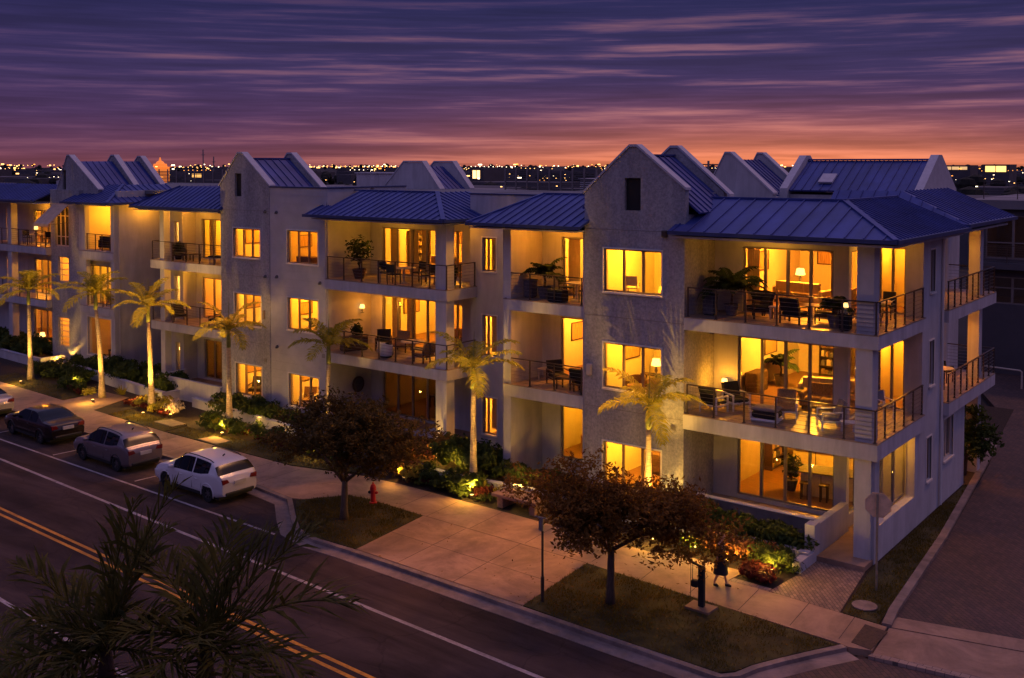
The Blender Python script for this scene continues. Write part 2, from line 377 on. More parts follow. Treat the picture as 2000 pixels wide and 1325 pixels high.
def roof_slope(mb, e0, e1, t1, t0, th=.10, seam=.44, m=0, first=.2):
    e0, e1, t0, t1 = map(Vector, (e0, e1, t0, t1))
    u = (e1-e0).normalized(); L = (e1-e0).length
    n = (e1-e0).cross(t0-e0).normalized()
    if n.z < 0: n = -n
    v = n.cross(u).normalized()
    if v.z < 0: v = -v
    dn = n*th
    mb.add([e0, e1, t1, t0, e0-dn, e1-dn, t1-dn, t0-dn], [(0,1,2,3),(7,6,5,4),(0,4,5,1),(1,5,6,2),(2,6,7,3),(3,7,4,0)], m)
    a = (t0-e0).dot(u); h = (t0-e0).dot(v); b = (t1-e0).dot(u)
    s = first
    while s < L-.05:
        t = h
        if a > 1e-3 and s < a: t = h*s/a
        if b < L-1e-3 and s > b: t = h*(L-s)/(L-b)
        if t > .1: mb.bar(e0+u*s+v*.01+n*.02, e0+u*s+v*(t-.01)+n*.02, .035, .05, m, up=n)
        s += seam
def railing(root, pts, z, posts, h=1.06, wires=7, name='balcony_railing', post0=True):
    """pts: polyline in plan; posts: list of plan positions"""
    mb = MB()
    for (a, b), (c, d) in zip(pts[:-1], pts[1:]): mb.bar((a,b,z+h), (c,d,z+h), .055, .04)
    r = mb.build(name, M['rail'], root)
    for a, b in posts:
        p = MB(); p.box(a-.024, b-.024, z+.0, a+.024, b+.024, z+h-.02); p.box(a-.05, b-.05, z+.0, a+.05, b+.05, z+.02)
        p.build('post', M['rail'], r)
    w = MB()
    for (a, b), (c, d) in zip(pts[:-1], pts[1:]):
        for k in range(wires):
            zz = z+.10+(h-.2)*k/(wires-1); w.bar((a,b,zz), (c,d,zz), .011)
    w.build('cable', M['wire'], r)
    return r
def lerp_pts(p, q, n): return [(p[0]+(q[0]-p[0])*i/n, p[1]+(q[1]-p[1])*i/n) for i in range(n+1)]
# ------------------------------------------------------------------ building helpers
F1, F2, F3 = .50, 4.0, 7.5
def gable(mb, axis_y, th, xl, zl, xa0, xa1, za, xr, zr, zb, hole=None):
    """gabled parapet wall facing -Y: outline from zb up; hole = (x0,x1,z0,z1)"""
    def zs(x):
        if x <= xa0: return zl+(za-zl)*(x-xl)/(xa0-xl)
        if x >= xa1: return za+(zr-za)*(x-xa1)/(xr-xa1)
        return za
    if not hole:
        mb.prism([(xl,zb),(xr,zb),(xr,zr),(xa1,za),(xa0,za),(xl,zl)], 'y', axis_y, axis_y+th); return
    a, b, c, d = hole
    def top(p, q):
        return [(p,zs(p))]+[(x,za) for x in (xa0,xa1) if p < x < q]+[(q,zs(q))]
    for p, q, zz in ((xl,a,zb),(a,b,d),(b,xr,zb)):
        mb.prism([(p,zz),(q,zz)]+top(p,q)[::-1], 'y', axis_y, axis_y+th)
    if c > zb: mb.box(a, axis_y, zb, b, axis_y+th, c)
def coping(root, y0, y1, pts, th=.09):
    mb = MB()
    for (x0, z0), (x1, z1) in zip(pts[:-1], pts[1:]):
        if abs(x1-x0) < 1e-4: continue
        mb.prism([(x0,z0+.004),(x1,z1+.004),(x1,z1+th),(x0,z0+th)], 'y', y0-.05, y1+.05)
    return mb.build('gable_coping', M['coping'], root)
def slab(root, poly, ztop, th=.48, name='balcony_slab', inset=.0):
    mb = MB(); mb.prism(poly, 'z', ztop-th, ztop-.04)
    b = mb.build(name, M['slab'], root)
    d = MB(); d.prism(poly, 'z', ztop-.036, ztop); d.build('deck', M['deck'], b)
    return b
def fixture(root, p, q, name='wall_light'):
    mb = MB(); mb.bar(p, q, .12, .12); mb.build(name, M['rail'], root)
def soffit(root, x0, y0, x1, y1, z=10.40): 
    mb = MB(); mb.box(x0, y0, z, x1, y1, z+.06); mb.build('soffit', M['smooth'], root)
def gutter(mb, p, q):
    mb.bar(p, q, .12, .13)
def siding_lines(mb, plane, x0, x1, z0, z1, ops, step=.42):
    z = z0+step
    while z < z1:
        segs = [(x0, x1)]
        for a, b, c, d in ops:
            if c-.1 < z < d+.1:
                segs = [t for s in segs for t in ((s[0], min(s[1], a-.09)), (max(s[0], b+.09), s[1])) if t[1]-t[0] > .02]
        for a, b in segs: mb.box(a, plane-.012, z-.012, b, plane-.0005, z+.012)
        z += step

# ================================================================== right-hand building: corner block, gabled tower, recessed balcony bay
B1 = thing('apartment_building', 'pale three-storey corner apartment block with wraparound balconies and a rough stucco gabled tower', 'building', (-18, 41, 0), 0, 'waterfront apartment buildings')
t1w = [(-21.4,-18.9,8.17,9.8), (-21.4,-18.9,4.5,6.22), (-21.4,-18.9,.8,2.44)]
mb = MB()
wall_panel(mb, 'x', 33.6, .3, -22.27, -17.97, 0, 11.26, t1w)
gable(mb, 33.6, .3, -22.27, 11.9, -20.28, -19.96, 13.62, -17.97, 12.1, 11.26, (-20.49,-19.80,11.26,12.47))
mb.box(-22.27, 33.9, 0, -21.97, 36.7, 11.9); mb.box(-18.27, 33.9, 0, -17.97, 36.7, 11.15)
mb.box(-21.97, 36.4, 10.6, -18.27, 36.7, 11.9)
gable(mb, 36.7, .3, -22.27, 11.9, -20.28, -19.96, 13.62, -17.97, 11.9, 11.0)
mb.build('tower_wall', M['stucco'], B1)
coping(B1, 33.6, 33.9, [(-22.33,11.85),(-20.28,13.62),(-19.96,13.62),(-17.91,12.05)], .1)
coping(B1, 36.7, 37.0, [(-22.33,11.85),(-20.28,13.62),(-19.96,13.62),(-17.7,11.75)], .1)
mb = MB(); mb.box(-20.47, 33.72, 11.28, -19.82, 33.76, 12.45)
mb.build('attic_shade_sheet', M['dark'], B1)  # dark sheet closing the gable hole, painted as the attic's shade
for a in t1w: window(B1, 'x', 33.6, *a, n=3, fm='frame')
mb = MB()
roof_slope(mb, (-17.5,33.92,11.25), (-17.5,36.68,11.25), (-20.12,36.68,13.3), (-20.12,33.92,13.3), .08, .42)
roof_slope(mb, (-22.6,36.68,11.3), (-22.6,33.92,11.3), (-20.12,33.92,13.3), (-20.12,36.68,13.3), .08, .42)
mb.bar((-20.12,33.93,13.33), (-20.12,36.67,13.33), .16, .06)
mb.build('gable_roof', M['roof'], B1)
for z0, z1, w, wm in ((7.52,10.35,330,'rwall'), (4.02,7.0,300,'rwall'), (.52,3.4,300,'rwall')):
    room(B1, -21.95, -18.3, 33.91, 38.4, z0, z1, wm)
    lamp(-20.2, 35.6, z1-.5, w, col=(1,.43,.02))
# ---- corner block walls
dA = [(-16.85,-13.4,7.52,9.95), (-17.0,-13.35,4.02,6.6), (-17.0,-13.3,.62,2.85)]
gl = [(36.25,38.55,7.52,9.95), (36.25,38.55,4.02,6.6), (36.25,38.2,.62,2.95)]
nw = [(39.55,40.15,8.3,9.85), (39.55,40.15,4.85,6.5), (39.4,40.0,1.35,2.95)]
mb = MB()
wall_panel(mb, 'x', 36.0, .25, -17.97, -13.1, 0, 11.2, dA)
wall_panel(mb, 'y', -12.85, .25, 36.0, 38.7, 0, 11.2, gl)
gr = [(-12.7,-11.75,7.52,9.95), (-12.7,-11.75,4.02,6.6)]
wall_panel(mb, 'x', 38.7, .25, -12.85, -11.12, 0, 10.5, gr)
wall_panel(mb, 'y', -11.12, .25, 38.95, 41.1, 0, 10.5, nw)
mb.box(-13.1, 38.7, 0, -12.85, 41.1, 11.2)
mb.box(-12.85, 40.9, 0, -11.37, 41.1, 10.5)
db = [(41.6,43.2,7.52,9.9), (44.0,46.6,7.52,9.9), (42.6,46.2,4.02,6.5), (41.5,43.0,1.0,3.0), (43.6,46.0,.6,3.0)]
wall_panel(mb, 'y', -12.9, .2, 41.1, 48.5, 0, 11.2, db)
mb.box(-16.5, 48.3, 0, -13.1, 48.5, 11.2)
# ground floor flank wall with its wide opening
wall_panel(mb, 'y', -11.12, .3, 33.75, 38.7, 0, 3.42, [(34.2,38.0,1.15,3.42)])
wall_panel(mb, 'y', -11.12, .25, 41.1, 44.6, 0, 3.52, [(41.6,42.9,1.6,3.2)])
mb.build('wall', M['smooth'], B1)
mb = MB(); mb.box(-11.75, 33.62, 0, -11.2, 34.16, F2-.52); mb.build('pillar', M['smooth'], B1)
mb = MB(); mb.box(-11.75, 33.62, F2, -11.2, 34.16, F3-.48); mb.build('pillar', M['smooth'], B1)
mb = MB(); mb.box(-11.75, 33.66, F3, -11.2, 34.2, 10.4); mb.build('pillar', M['smooth'], B1)
for z in ((0,F2-.5),(F2,F3-.48),(F3,10.4)):
    mb = MB(); mb.box(-11.55, 46.6, z[0], -11.1, 47.1, z[1]); mb.build('pillar', M['smooth'], B1)
slab(B1, [(-17.95,33.55),(-11.0,33.55),(-11.0,38.69),(-12.84,38.69),(-12.84,35.99),(-17.95,35.99)], F3, .47)
slab(B1, [(-17.95,33.52),(-10.98,33.52),(-10.98,38.69),(-12.84,38.69),(-12.84,35.99),(-17.95,35.99)], F2, .56)
slab(B1, [(-12.89,41.11),(-10.85,41.11),(-10.85,48.4),(-12.89,48.4)], F3, .48)
slab(B1, [(-12.89,41.11),(-10.8,41.11),(-10.8,48.2),(-12.89,48.2)], F2, .5)
for a, nn in zip(dA, (4,4,4)): window(B1, 'x', 36.0, *a, n=nn, name='sliding_door', fm='dframe', fw=.07, trim=False)
for a in gl: window(B1, 'y', -12.85, *a, n=2, name='sliding_door', fm='dframe', fw=.07, trim=False)
for a in gr: window(B1, 'x', 38.7, *a, n=2, name='sliding_door', fm='dframe', fw=.06, trim=False)
for z0, z1, w in ((F3+.02,10.35,70),(F2+.02,7.0,80)):
    room(B1, -12.83, -11.4, 38.96, 40.88, z0, z1); lamp(-12.1, 39.9, z1-.4, w)
for a in nw: window(B1, 'y', -11.12, *a, n=1, fm='frame', gm='tinted')
for a in db[:3]: window(B1, 'y', -12.9, *a, n=3 if a[1]-a[0] > 3 else 2, name='sliding_door', fm='dframe', fw=.06, trim=False)
for a in db[3:]: window(B1, 'y', -12.9, *a, n=2, fm='frame', trim=False)
window(B1, 'y', -11.12, 41.6, 42.9, 1.6, 3.2, n=2, fm='lframe')
mb = MB(); mb.box(-17.9,36.26,0,-13.12,36.3,.01)
for z0, z1, w, wm in ((F3+.02,10.38,520,'rwall'), (F2+.02,7.0,400,'rwall'), (F1+.02,3.4,165,'rwall2')):
    r = MB(); x0, x1, y0, y1 = -17.7, -13.11, 36.26, 43.5
    r.add([(x0,y1,z0),(x1,y1,z0),(x1,y1,z1),(x0,y1,z1)], [(0,1,2,3)], 0); r.add([(x0,y0,z0),(x0,y1,z0),(x0,y1,z1),(x0,y0,z1)], [(0,1,2,3)], 0)
    r.add([(x1,41.1,z0),(x1,y1,z0),(x1,y1,z1),(x1,41.1,z1)], [(3,2,1,0)], 0)
    r.add([(x0,y0,z0),(x1,y0,z0),(x1,y1,z0),(x0,y1,z0)], [(0,1,2,3)], 1); r.add([(x0,y0,z1),(x1,y0,z1),(x1,y1,z1),(x0,y1,z1)], [(3,2,1,0)], 2)
    r.build('interior_wall', [M[wm], M['wood'], M['rceil']], B1)
    lamp(-15.4, 39.4, z1-.45, w)
for z0, z1, w in ((F3+.02,10.35,170), (F2+.02,6.95,240), (F1,3.4,150)):
    r = MB(); x0, x1, y0, y1 = -16.4, -13.11, 43.6 , 48.2
    y0 = 41.15 if False else 43.6
    r.add([(x0,y1,z0),(x1,y1,z0),(x1,y1,z1),(x0,y1,z1)], [(0,1,2,3)], 0); r.add([(x0,y0,z0),(x0,y1,z0),(x0,y1,z1),(x0,y0,z1)], [(0,1,2,3)], 0)
    r.add([(x0,y0,z0),(x1,y0,z0),(x1,y0,z1),(x0,y0,z1)], [(3,2,1,0)], 0)
    r.add([(x0,y0,z0),(x1,y0,z0),(x1,y1,z0),(x0,y1,z0)], [(0,1,2,3)], 1); r.add([(x0,y0,z1),(x1,y0,z1),(x1,y1,z1),(x0,y1,z1)], [(3,2,1,0)], 2)
    r.build('interior_wall', [M['rwall'], M['wood'], M['rceil']], B1)
    lamp(-14.4, 45.4, z1-.4, w)
railing(B1, [(-17.85,33.62),(-11.08,33.62),(-11.08,38.62)], F3, [(x,33.62) for x in (-17.83,-16.73,-15.6,-14.46,-13.31,-12.2,-11.1)]+[(-11.08,y) for y in (34.55,35.5,36.5,37.5,38.55)])
railing(B1, [(-17.85,33.6),(-11.06,33.6),(-11.06,38.62)], F2, [(x,33.6) for x in (-17.83,-16.77,-15.62,-14.46,-13.28,-12.1,-11.08)]+[(-11.06,y) for y in (34.5,35.5,36.5,37.5,38.55)])
for z, xo in ((F3,-10.93),(F2,-10.88)):
    railing(B1, [(xo,41.2),(xo,48.3),(-12.8,48.3)], z, [(xo,41.25+i*.88) for i in range(9)]+[(-11.9,48.3)])
# roofs of the corner block
mb = MB()
roof_slope(mb, (-18.35,33.0,10.6), (-10.3,33.0,10.6), (-13.0,35.95,11.7), (-18.35,35.95,11.7), .1, .62)
roof_slope(mb, (-10.3,33.0,10.6), (-10.3,41.6,10.6), (-13.0,41.6,11.7), (-13.0,35.95,11.7), .1, .36)
mb.bar((-10.32,33.02,10.62), (-13.0,35.95,11.72), .2, .06); mb.bar((-18.35,35.97,11.73), (-12.95,35.97,11.73), .14, .07); mb.bar((-13.0,35.97,11.73), (-13.0,41.6,11.73), .14, .07)
mb.build('hip_roof', M['roof'], B1)
mb = MB()
roof_slope(mb, (-10.35,41.5,10.72), (-10.35,49.3,10.72), (-13.2,49.3,11.9), (-13.2,43.0,11.9), .1, .5)
roof_slope(mb, (-16.0,41.5,10.72), (-10.35,41.5,10.72), (-13.2,43.0,11.9), (-16.0,43.0,11.9), .1, .5)
mb.build('hip_roof', M['roof'], B1)
mb = MB(); gutter(mb, (-18.3,32.97,10.55), (-10.27,32.97,10.55)); gutter(mb, (-10.27,32.97,10.55), (-10.27,41.6,10.55)); gutter(mb, (-10.3,41.5,10.66), (-10.3,49.3,10.66))
mb.build('gutter', M['roofedge'], B1)
mb = MB(); mb.box(-18.3,33.05,10.36,-10.4,35.99,10.44); mb.box(-12.84,36.0,10.36,-10.4,38.69,10.44); mb.box(-12.88,41.12,10.4,-10.45,48.4,10.47); mb.box(-11.1,38.7,10.36,-10.4,41.1,10.44)
mb.build('soffit', M['smooth'], B1)
# flat roof and parapets behind the skirts
mb = MB(); mb.box(-22.2,37.1,11.1,-13.1,54,11.3); mb.build('flat_roof', M['flatroof'], B1)
mb = MB(); mb.box(-30.2,36.66,11.1,-22.35,54,11.3); mb.build('flat_roof', M['flatroof'], B1)
mb = MB(); mb.box(-17.6,36.0,11.2,-13.0,36.2,11.66); mb.box(-13.2,36.2,11.2,-13.0,41.5,11.66)
mb.build('parapet_wall', M['slab'], B1)
for q in ((-30.3,36.4,10.45,-26.32,36.65,11.62),(-26.3,36.0,11.2,-22.3,36.2,11.66)):
    mb = MB(); mb.box(*q); mb.build('parapet_wall', M['slab'], B1)
mb = MB(); mb.box(-30.34,36.36,11.625,-26.3,36.69,11.68); mb.build('parapet_cap', M['roofedge'], B1)
# ground-floor terrace wall, entry floor, steps, kerb blocks
mb = MB(); mb.box(-17.95,33.72,0,-13.12,33.9,1.06); mb.build('terrace_wall', mat('dark_terrace_panel', (.16,.13,.13), .7, var=.15), B1)
mb = MB(); mb.box(-17.95,33.69,1.065,-13.1,33.93,1.10); mb.build('terrace_cap', M['trim'], B1)
mb = MB(); mb.box(-17.95,33.9,.02,-13.05,35.99,F1); mb.build('terrace_floor', M['deck'], B1)
mb = MB(); mb.box(-13.05,32.75,0,-12.72,33.2,1.22); mb.box(-13.02,33.2,0,-12.75,35.98,1.14); mb.box(-13.0,31.6,0,-12.72,32.74,.36)
mb.build('entry_wall', M['smooth'], B1)
mb = MB(); mb.box(-12.72,32.95,0,-11.15,35.98,.17); mb.box(-12.84,35.98,0,-11.45,38.69,.17); mb.build('entry_floor', M['concrete'], B1)
window(B1, 'y', -11.45, 34.2, 38.0, 1.18, 3.40, n=3, fm='dframe', trim=False, rec=.0, name='flank_window')
# recessed balcony bay left of the tower
dC = [(-25.0,-22.6,7.52,9.95), (-25.05,-22.6,4.02,6.6), (-25.05,-22.6,.62,2.85)]
nr = [(-29.6,-28.82,8.2,9.7), (-29.6,-28.78,4.4,6.22), (-29.6,-28.78,.86,2.52)]
mb = MB()
wall_panel(mb, 'x', 36.0, .25, -26.0, -22.28, 0, 11.2, dC)
mb.box(-26.35, 33.8, 0, -26.0, 36.4, 10.4)
wall_panel(mb, 'x', 36.4, .25, -30.3, -26.36, 0, 10.45, nr)
mb.build('wall', M['smooth'], B1)
for z, th in ((F3,.47),(F2,.52)): slab(B1, [(-26.35,33.75),(-22.29,33.75),(-22.29,35.99),(-25.99,35.99),(-25.99,33.79),(-26.35,33.79)], z, th)
for a in dC: window(B1, 'x', 36.0, *a, n=2, name='sliding_door', fm='dframe', fw=.07, trim=False)
for a in nr: window(B1, 'x', 36.4, *a, n=2, fm='frame', splits=[a[0]+.25])
for z0, z1, w, w2 in ((F3+.02,10.35,250,270), (F2+.02,6.95,310,300), (F1,3.4,85,280)):
    room(B1, -25.9, -22.4, 36.26, 40.5, z0, z1); lamp(-24.0, 38.0, z1-.45, w)
    room(B1, -30.2, -26.5, 36.66, 39.5, z0, z1); lamp(-28.4, 38.2, z1-.6, w2)
for z, xl in ((F3,-26.28),(F2,-26.2)):
    railing(B1, [(xl,33.83),(-22.36,33.83)], z, [(xl+.03,33.83),(-25.05,33.83),(-23.85,33.83),(-22.55,33.83)])
mb = MB()
roof_slope(mb, (-27.6,32.9,10.6), (-22.05,32.9,10.6), (-22.05,35.95,11.72), (-25.9,35.95,11.72), .1, .42)
roof_slope(mb, (-27.6,36.39,10.6), (-27.6,32.9,10.6), (-25.9,35.95,11.72), (-25.9,36.39,11.72), .1, .42)
mb.bar((-27.6,32.9,10.62), (-25.9,35.95,11.74), .16, .06); mb.bar((-25.9,35.97,11.75), (-22.3,35.97,11.75), .14, .06)
mb.build('hip_roof', M['roof'], B1)
mb = MB(); gutter(mb, (-27.6,32.87,10.55), (-22.05,32.87,10.55)); mb.build('gutter', M['roofedge'], B1)
soffit(B1, -27.5, 32.95, -22.28, 35.99, 10.38)
for p in ((-18.75,33.54,10.45),(-22.0,33.56,5.2)):
    mb = MB(); mb.rbox(p[0]-.1,p[1]-.1,p[2]-(.13 if p[2]>6 else .3),p[0]+.1,p[1]+.058,p[2]+.13,.03); mb.build('wall_light', M['rail' if p[2]>6 else 'lframe'], B1)
mb = MB(); mb.tube([(-11.05,41.0,10.4),(-11.05,41.0,7.0),(-11.05,41.05,3.6),(-11.05,41.05,.1)], .05, 8); mb.build('downspout', M['trim'], B1)

# ================================================================== middle building
B2 = thing('apartment_building', 'middle apartment block with a siding bay, a gabled stucco tower and corner balconies', 'building', (-42, 41, 0), 0, 'waterfront apartment buildings')
dE = [(-36.85,-32.95,7.52,9.85), (-36.85,-32.95,4.02,6.45), (-36.85,-32.95,.55,2.95), (-32.4,-31.65,7.65,9.85), (-32.4,-31.65,4.15,6.4)]
wT = [(-44.8,-42.65,8.16,9.66), (-44.75,-42.62,4.66,6.27), (-44.7,-42.6,.98,2.6)]
wS = [(-40.6,-38.36,8.08,9.7), (-40.6,-38.36,4.75,6.35), (-40.55,-38.34,.95,2.55)]
mb = MB()
wall_panel(mb, 'x', 37.4, .25, -37.65, -30.3, 0, 11.2, dE)
mb.box(-30.55, 36.66, 0, -30.31, 37.4, 10.45)
mb.build('wall', M['smooth'], B2)
mb = MB()
wall_panel(mb, 'x', 34.5, .3, -45.85, -41.9, 0, 11.3, wT)
gable(mb, 34.5, .3, -45.85, 11.87, -44.35, -44.0, 13.52, -41.9, 11.9, 11.3, (-44.62,-44.1,11.3,12.5))
mb.box(-45.85,34.8,0,-45.55,38.1,11.87)
gable(mb, 37.8, .3, -45.85, 11.87, -44.35, -44.0, 13.52, -41.9, 11.9, 11.0)
mb.build('tower_wall', M['stucco'], B2)
mb = MB(); mb.box(-44.6,34.62,11.32,-44.12,34.66,12.48); mb.build('attic_shade_sheet', M['dark'], B2)
coping(B2, 34.5, 34.8, [(-45.92,11.82),(-44.35,13.52),(-44.0,13.52),(-41.84,11.85)])
coping(B2, 37.8, 38.1, [(-45.92,11.82),(-44.35,13.52),(-44.0,13.52),(-41.6,11.65)])
mb = MB()
roof_slope(mb, (-41.6,34.82,11.3), (-41.6,37.78,11.3), (-44.18,37.78,13.25), (-44.18,34.82,13.25), .08, .5)
roof_slope(mb, (-46.4,37.78,11.3), (-46.4,34.82,11.3), (-44.18,34.82,13.25), (-44.18,37.78,13.25), .08, .5)
mb.bar((-44.18,34.83,13.28),(-44.18,37.77,13.28), .16, .06)
mb.build('gable_roof', M['roof'], B2)
mb = MB()
wall_panel(mb, 'x', 34.53, .28, -41.9, -37.65, 0, 11.8, wS)
mb.box(-37.93,34.81,0,-37.65,37.4,11.8)
siding_lines(mb, 34.53, -41.88, -37.66, .1, 11.7, wS)
z = .42
while z < 11.2: mb.box(-37.6495,34.84,z-.012,-37.638,37.38,z+.012); z += .42
mb.build('siding_wall', M['siding'], B2)
mb = MB(); mb.box(-41.92,34.49,11.804,-37.6,34.84,11.87); mb.box(-37.97,34.84,11.804,-37.6,40,11.87); mb.build('parapet_cap', M['roofedge'], B2)
mb = MB(); mb.box(-37.93,37.66,11.2,-37.65,40,11.8); mb.build('parapet_wall', M['slab'], B2)
mb = MB(); mb.box(-37.6,36.45,11.2,-32.2,36.6,11.62); mb.build('parapet_wall', M['slab'], B2)
for a in wT+wS: window(B2, 'x', 34.5 if a in wT else 34.53, *a, n=3, fm='frame')
for (z0, z1), w, w2 in zip(((F3+.02,10.35),(F2+.02,7.0),(F1,3.45)), (210,220,190), (140,330,170)):
    room(B2, -45.5, -42.1, 34.85, 38.6, z0, z1); lamp(-43.8, 36.6, z1-.4, w)
    room(B2, -41.6, -37.98, 34.85, 38.6, z0, z1, 'rwall' if z0 < 7 else 'rwall2'); lamp(-39.6, 36.8, z1-.4, w2)
for (z0, z1), w, wm in zip(((F3+.02,10.35),(F2+.02,7.0),(F1,3.45)), (380,330,26), ('rwall','rwall','rwall2')):
    room(B2, -37.5, -30.6, 37.66, 43, z0, z1, wm); lamp(-35.0, 40.2, z1-.45, w)
for z in (F3, F2):
    slab(B2, [(-37.64,34.85),(-37.64,34.3),(-29.9,34.3),(-29.9,36.39),(-30.56,36.39),(-30.56,37.39),(-37.64,37.39)], z, .5)
for z0, z1 in ((0,F2-.52),(F2,F3-.52),(F3,10.38)):
    mb = MB(); mb.box(-30.6,34.36,z0,-29.98,34.9,z1); mb.build('pillar', M['smooth'], B2)
for a in dE[:3]: window(B2, 'x', 37.4, *a, n=4, name='sliding_door', fm='dframe', fw=.065, trim=False, gm='glass' if a[2] > 1 else 'tinted')
for a in dE[3:]: window(B2, 'x', 37.4, *a, n=2, fm='frame', trim=False)
for z in (F3, F2):
    railing(B2, [(-37.55,34.38),(-29.97,34.38),(-29.97,36.33)], z, [(x,34.38) for x in (-37.5,-36.4,-35.2,-34.1,-33.05,-32.0,-30.95,-29.97)]+[(-29.97,35.3),(-29.97,36.3)])
mb = MB()
roof_slope(mb, (-37.3,33.4,10.6), (-29.3,33.4,10.6), (-32.2,36.3,11.67), (-37.3,36.3,11.67), .1, .42)
roof_slope(mb, (-29.3,33.4,10.6), (-29.3,38.6,10.6), (-32.2,38.6,11.67), (-32.2,36.3,11.67), .1, .36)
roof_slope(mb, (-38.1,33.4,10.6), (-37.32,33.4,10.6), (-37.32,34.47,11.0), (-38.1,34.47,11.0), .1, .42)
mb.bar((-29.32,33.42,10.62), (-32.2,36.3,11.7), .2, .07); mb.bar((-37.6,36.32,11.7), (-32.2,36.32,11.7), .14, .06)
mb.build('hip_roof', M['roof'], B2)
mb = MB(); gutter(mb, (-38.1,33.37,10.55), (-29.27,33.37,10.55)); gutter(mb, (-29.27,33.37,10.55), (-29.27,38.6,10.55)); mb.build('gutter', M['roofedge'], B2)
soffit(B2, -37.64, 33.45, -29.4, 37.39, 10.38)
mb = MB(); mb.box(-37.6,38.2,11.1,-30.35,54,11.3); mb.box(-45.8,38.2,11.1,-38,54,11.3); mb.box(-60,38.5,11.1,-45.9,54,11.3); mb.build('flat_roof', M['flatroof'], B2)
# curved terrace wall and floor at ground level
mb = MB(); mb.prism([(-33.4,0),(-30.62,0),(-30.62,1.12),(-31.2,1.08),(-31.9,.92),(-32.6,.72),(-33.4,.68)], 'y', 35.2, 35.42); mb.build('terrace_wall', M['smooth'], B2)
mb = MB(); mb.box(-37.64,34.9,0,-30.6,37.39,.48); mb.build('terrace_floor', M['concrete'], B2)
for x, zz, y in ((-41.37,10.56,34.53),(-42.2,10.58,34.5),(-41.38,7.32,34.53),(-42.24,7.28,34.5),(-41.4,3.78,34.53),(-38.2,7.22,34.53)):
    mb = MB(); mb.tube([(x,y+.0,zz),(x,y-.05,zz)], .085, 10); mb.tube([(x,y-.05,zz),(x,y-.12,zz-.05)], [.06,.04], 8); mb.build('wall_light', M['stone'], B2)
mb = MB(); mb.rbox(-42.40,34.41,5.1,-42.26,34.495,5.55,.02); mb.build('utility_box', M['frame'], B2)
# left balcony bay of the middle building
dG = [(-51.35,-49.4,7.52,9.8), (-51.35,-49.4,4.02,6.4), (-51.2,-49.5,.55,2.8)]
nG = [(-52.72,-52.28,7.75,9.65), (-52.75,-52.22,4.1,6.5), (-52.7,-52.3,.6,2.6)]
mb = MB()
wall_panel(mb, 'x', 37.3, .25, -51.9, -45.85, 0, 11.2, dG)
wall_panel(mb, 'x', 36.4, .25, -53.1, -51.9, 0, 11.2, nG)
mb.box(-52.15,36.65,0,-51.9,37.3,11.2); mb.box(-53.35,36.4,0,-53.1,39,11.2)
mb.build('wall', M['smooth'], B2)
for z in (F3, F2): slab(B2, [(-53.3,35.2),(-45.86,35.2),(-45.86,37.29),(-51.89,37.29),(-51.89,36.39),(-53.3,36.39)], z, .5)
for z0, z1 in ((0,F2-.52),(F2,F3-.52),(F3,10.38)):
    mb = MB(); mb.box(-52.45,35.26,z0,-52.05,35.68,z1); mb.build('pillar', M['smooth'], B2)
for a in dG: window(B2, 'x', 37.3, *a, n=2, name='sliding_door', fm='dframe', fw=.06, trim=False, gm='glass' if a[2] > 1 else 'tinted')
for a in nG: window(B2, 'x', 36.4, *a, n=1, fm='lframe', trim=False)
for (z0, z1), w in zip(((F3+.02,10.35),(F2+.02,7.0),(F1,3.45)), (210,190,24)):
    room(B2, -51.85, -46.1, 37.56, 41, z0, z1); lamp(-49.8, 39.4, z1-.45, w)
    room(B2, -53.05, -52.2, 36.66, 39, z0, z1); lamp(-52.6, 38.0, z1-.6, w*.9, col=(1,.55,.12))
for z in (F3, F2):
    railing(B2, [(-53.2,36.3),(-53.2,35.28),(-45.95,35.28)], z, [(-53.2,36.25),(-53.2,35.28),(-51.3,35.28),(-50.0,35.28),(-48.8,35.28),(-47.5,35.28),(-46.1,35.28)])
mb = MB()
roof_slope(mb, (-53.9,34.3,10.6), (-45.65,34.3,10.6), (-45.65,36.3,11.7), (-51.9,36.3,11.7), .1, .42)
roof_slope(mb, (-53.9,39,10.6), (-53.9,34.3,10.6), (-51.9,36.3,11.7), (-51.9,39,11.7), .1, .42)
mb.bar((-53.9,34.3,10.62), (-51.9,36.3,11.73), .16, .06)
mb.build('hip_roof', M['roof'], B2)
mb = MB(); gutter(mb, (-53.9,34.27,10.55), (-45.65,34.27,10.55)); mb.build('gutter', M['roofedge'], B2)
soffit(B2, -53.7, 34.35, -45.86, 37.29, 10.38)
mb = MB(); mb.box(-51.5,34.4,0,-45.9,34.6,1.15); mb.box(-51.7,34.4,0,-51.5,36.3,1.15); mb.build('terrace_wall', M['smooth'], B2)
mb = MB(); mb.box(-53.3,34.6,0,-45.86,37.29,.45); mb.build('terrace_floor', M['concrete'], B2)

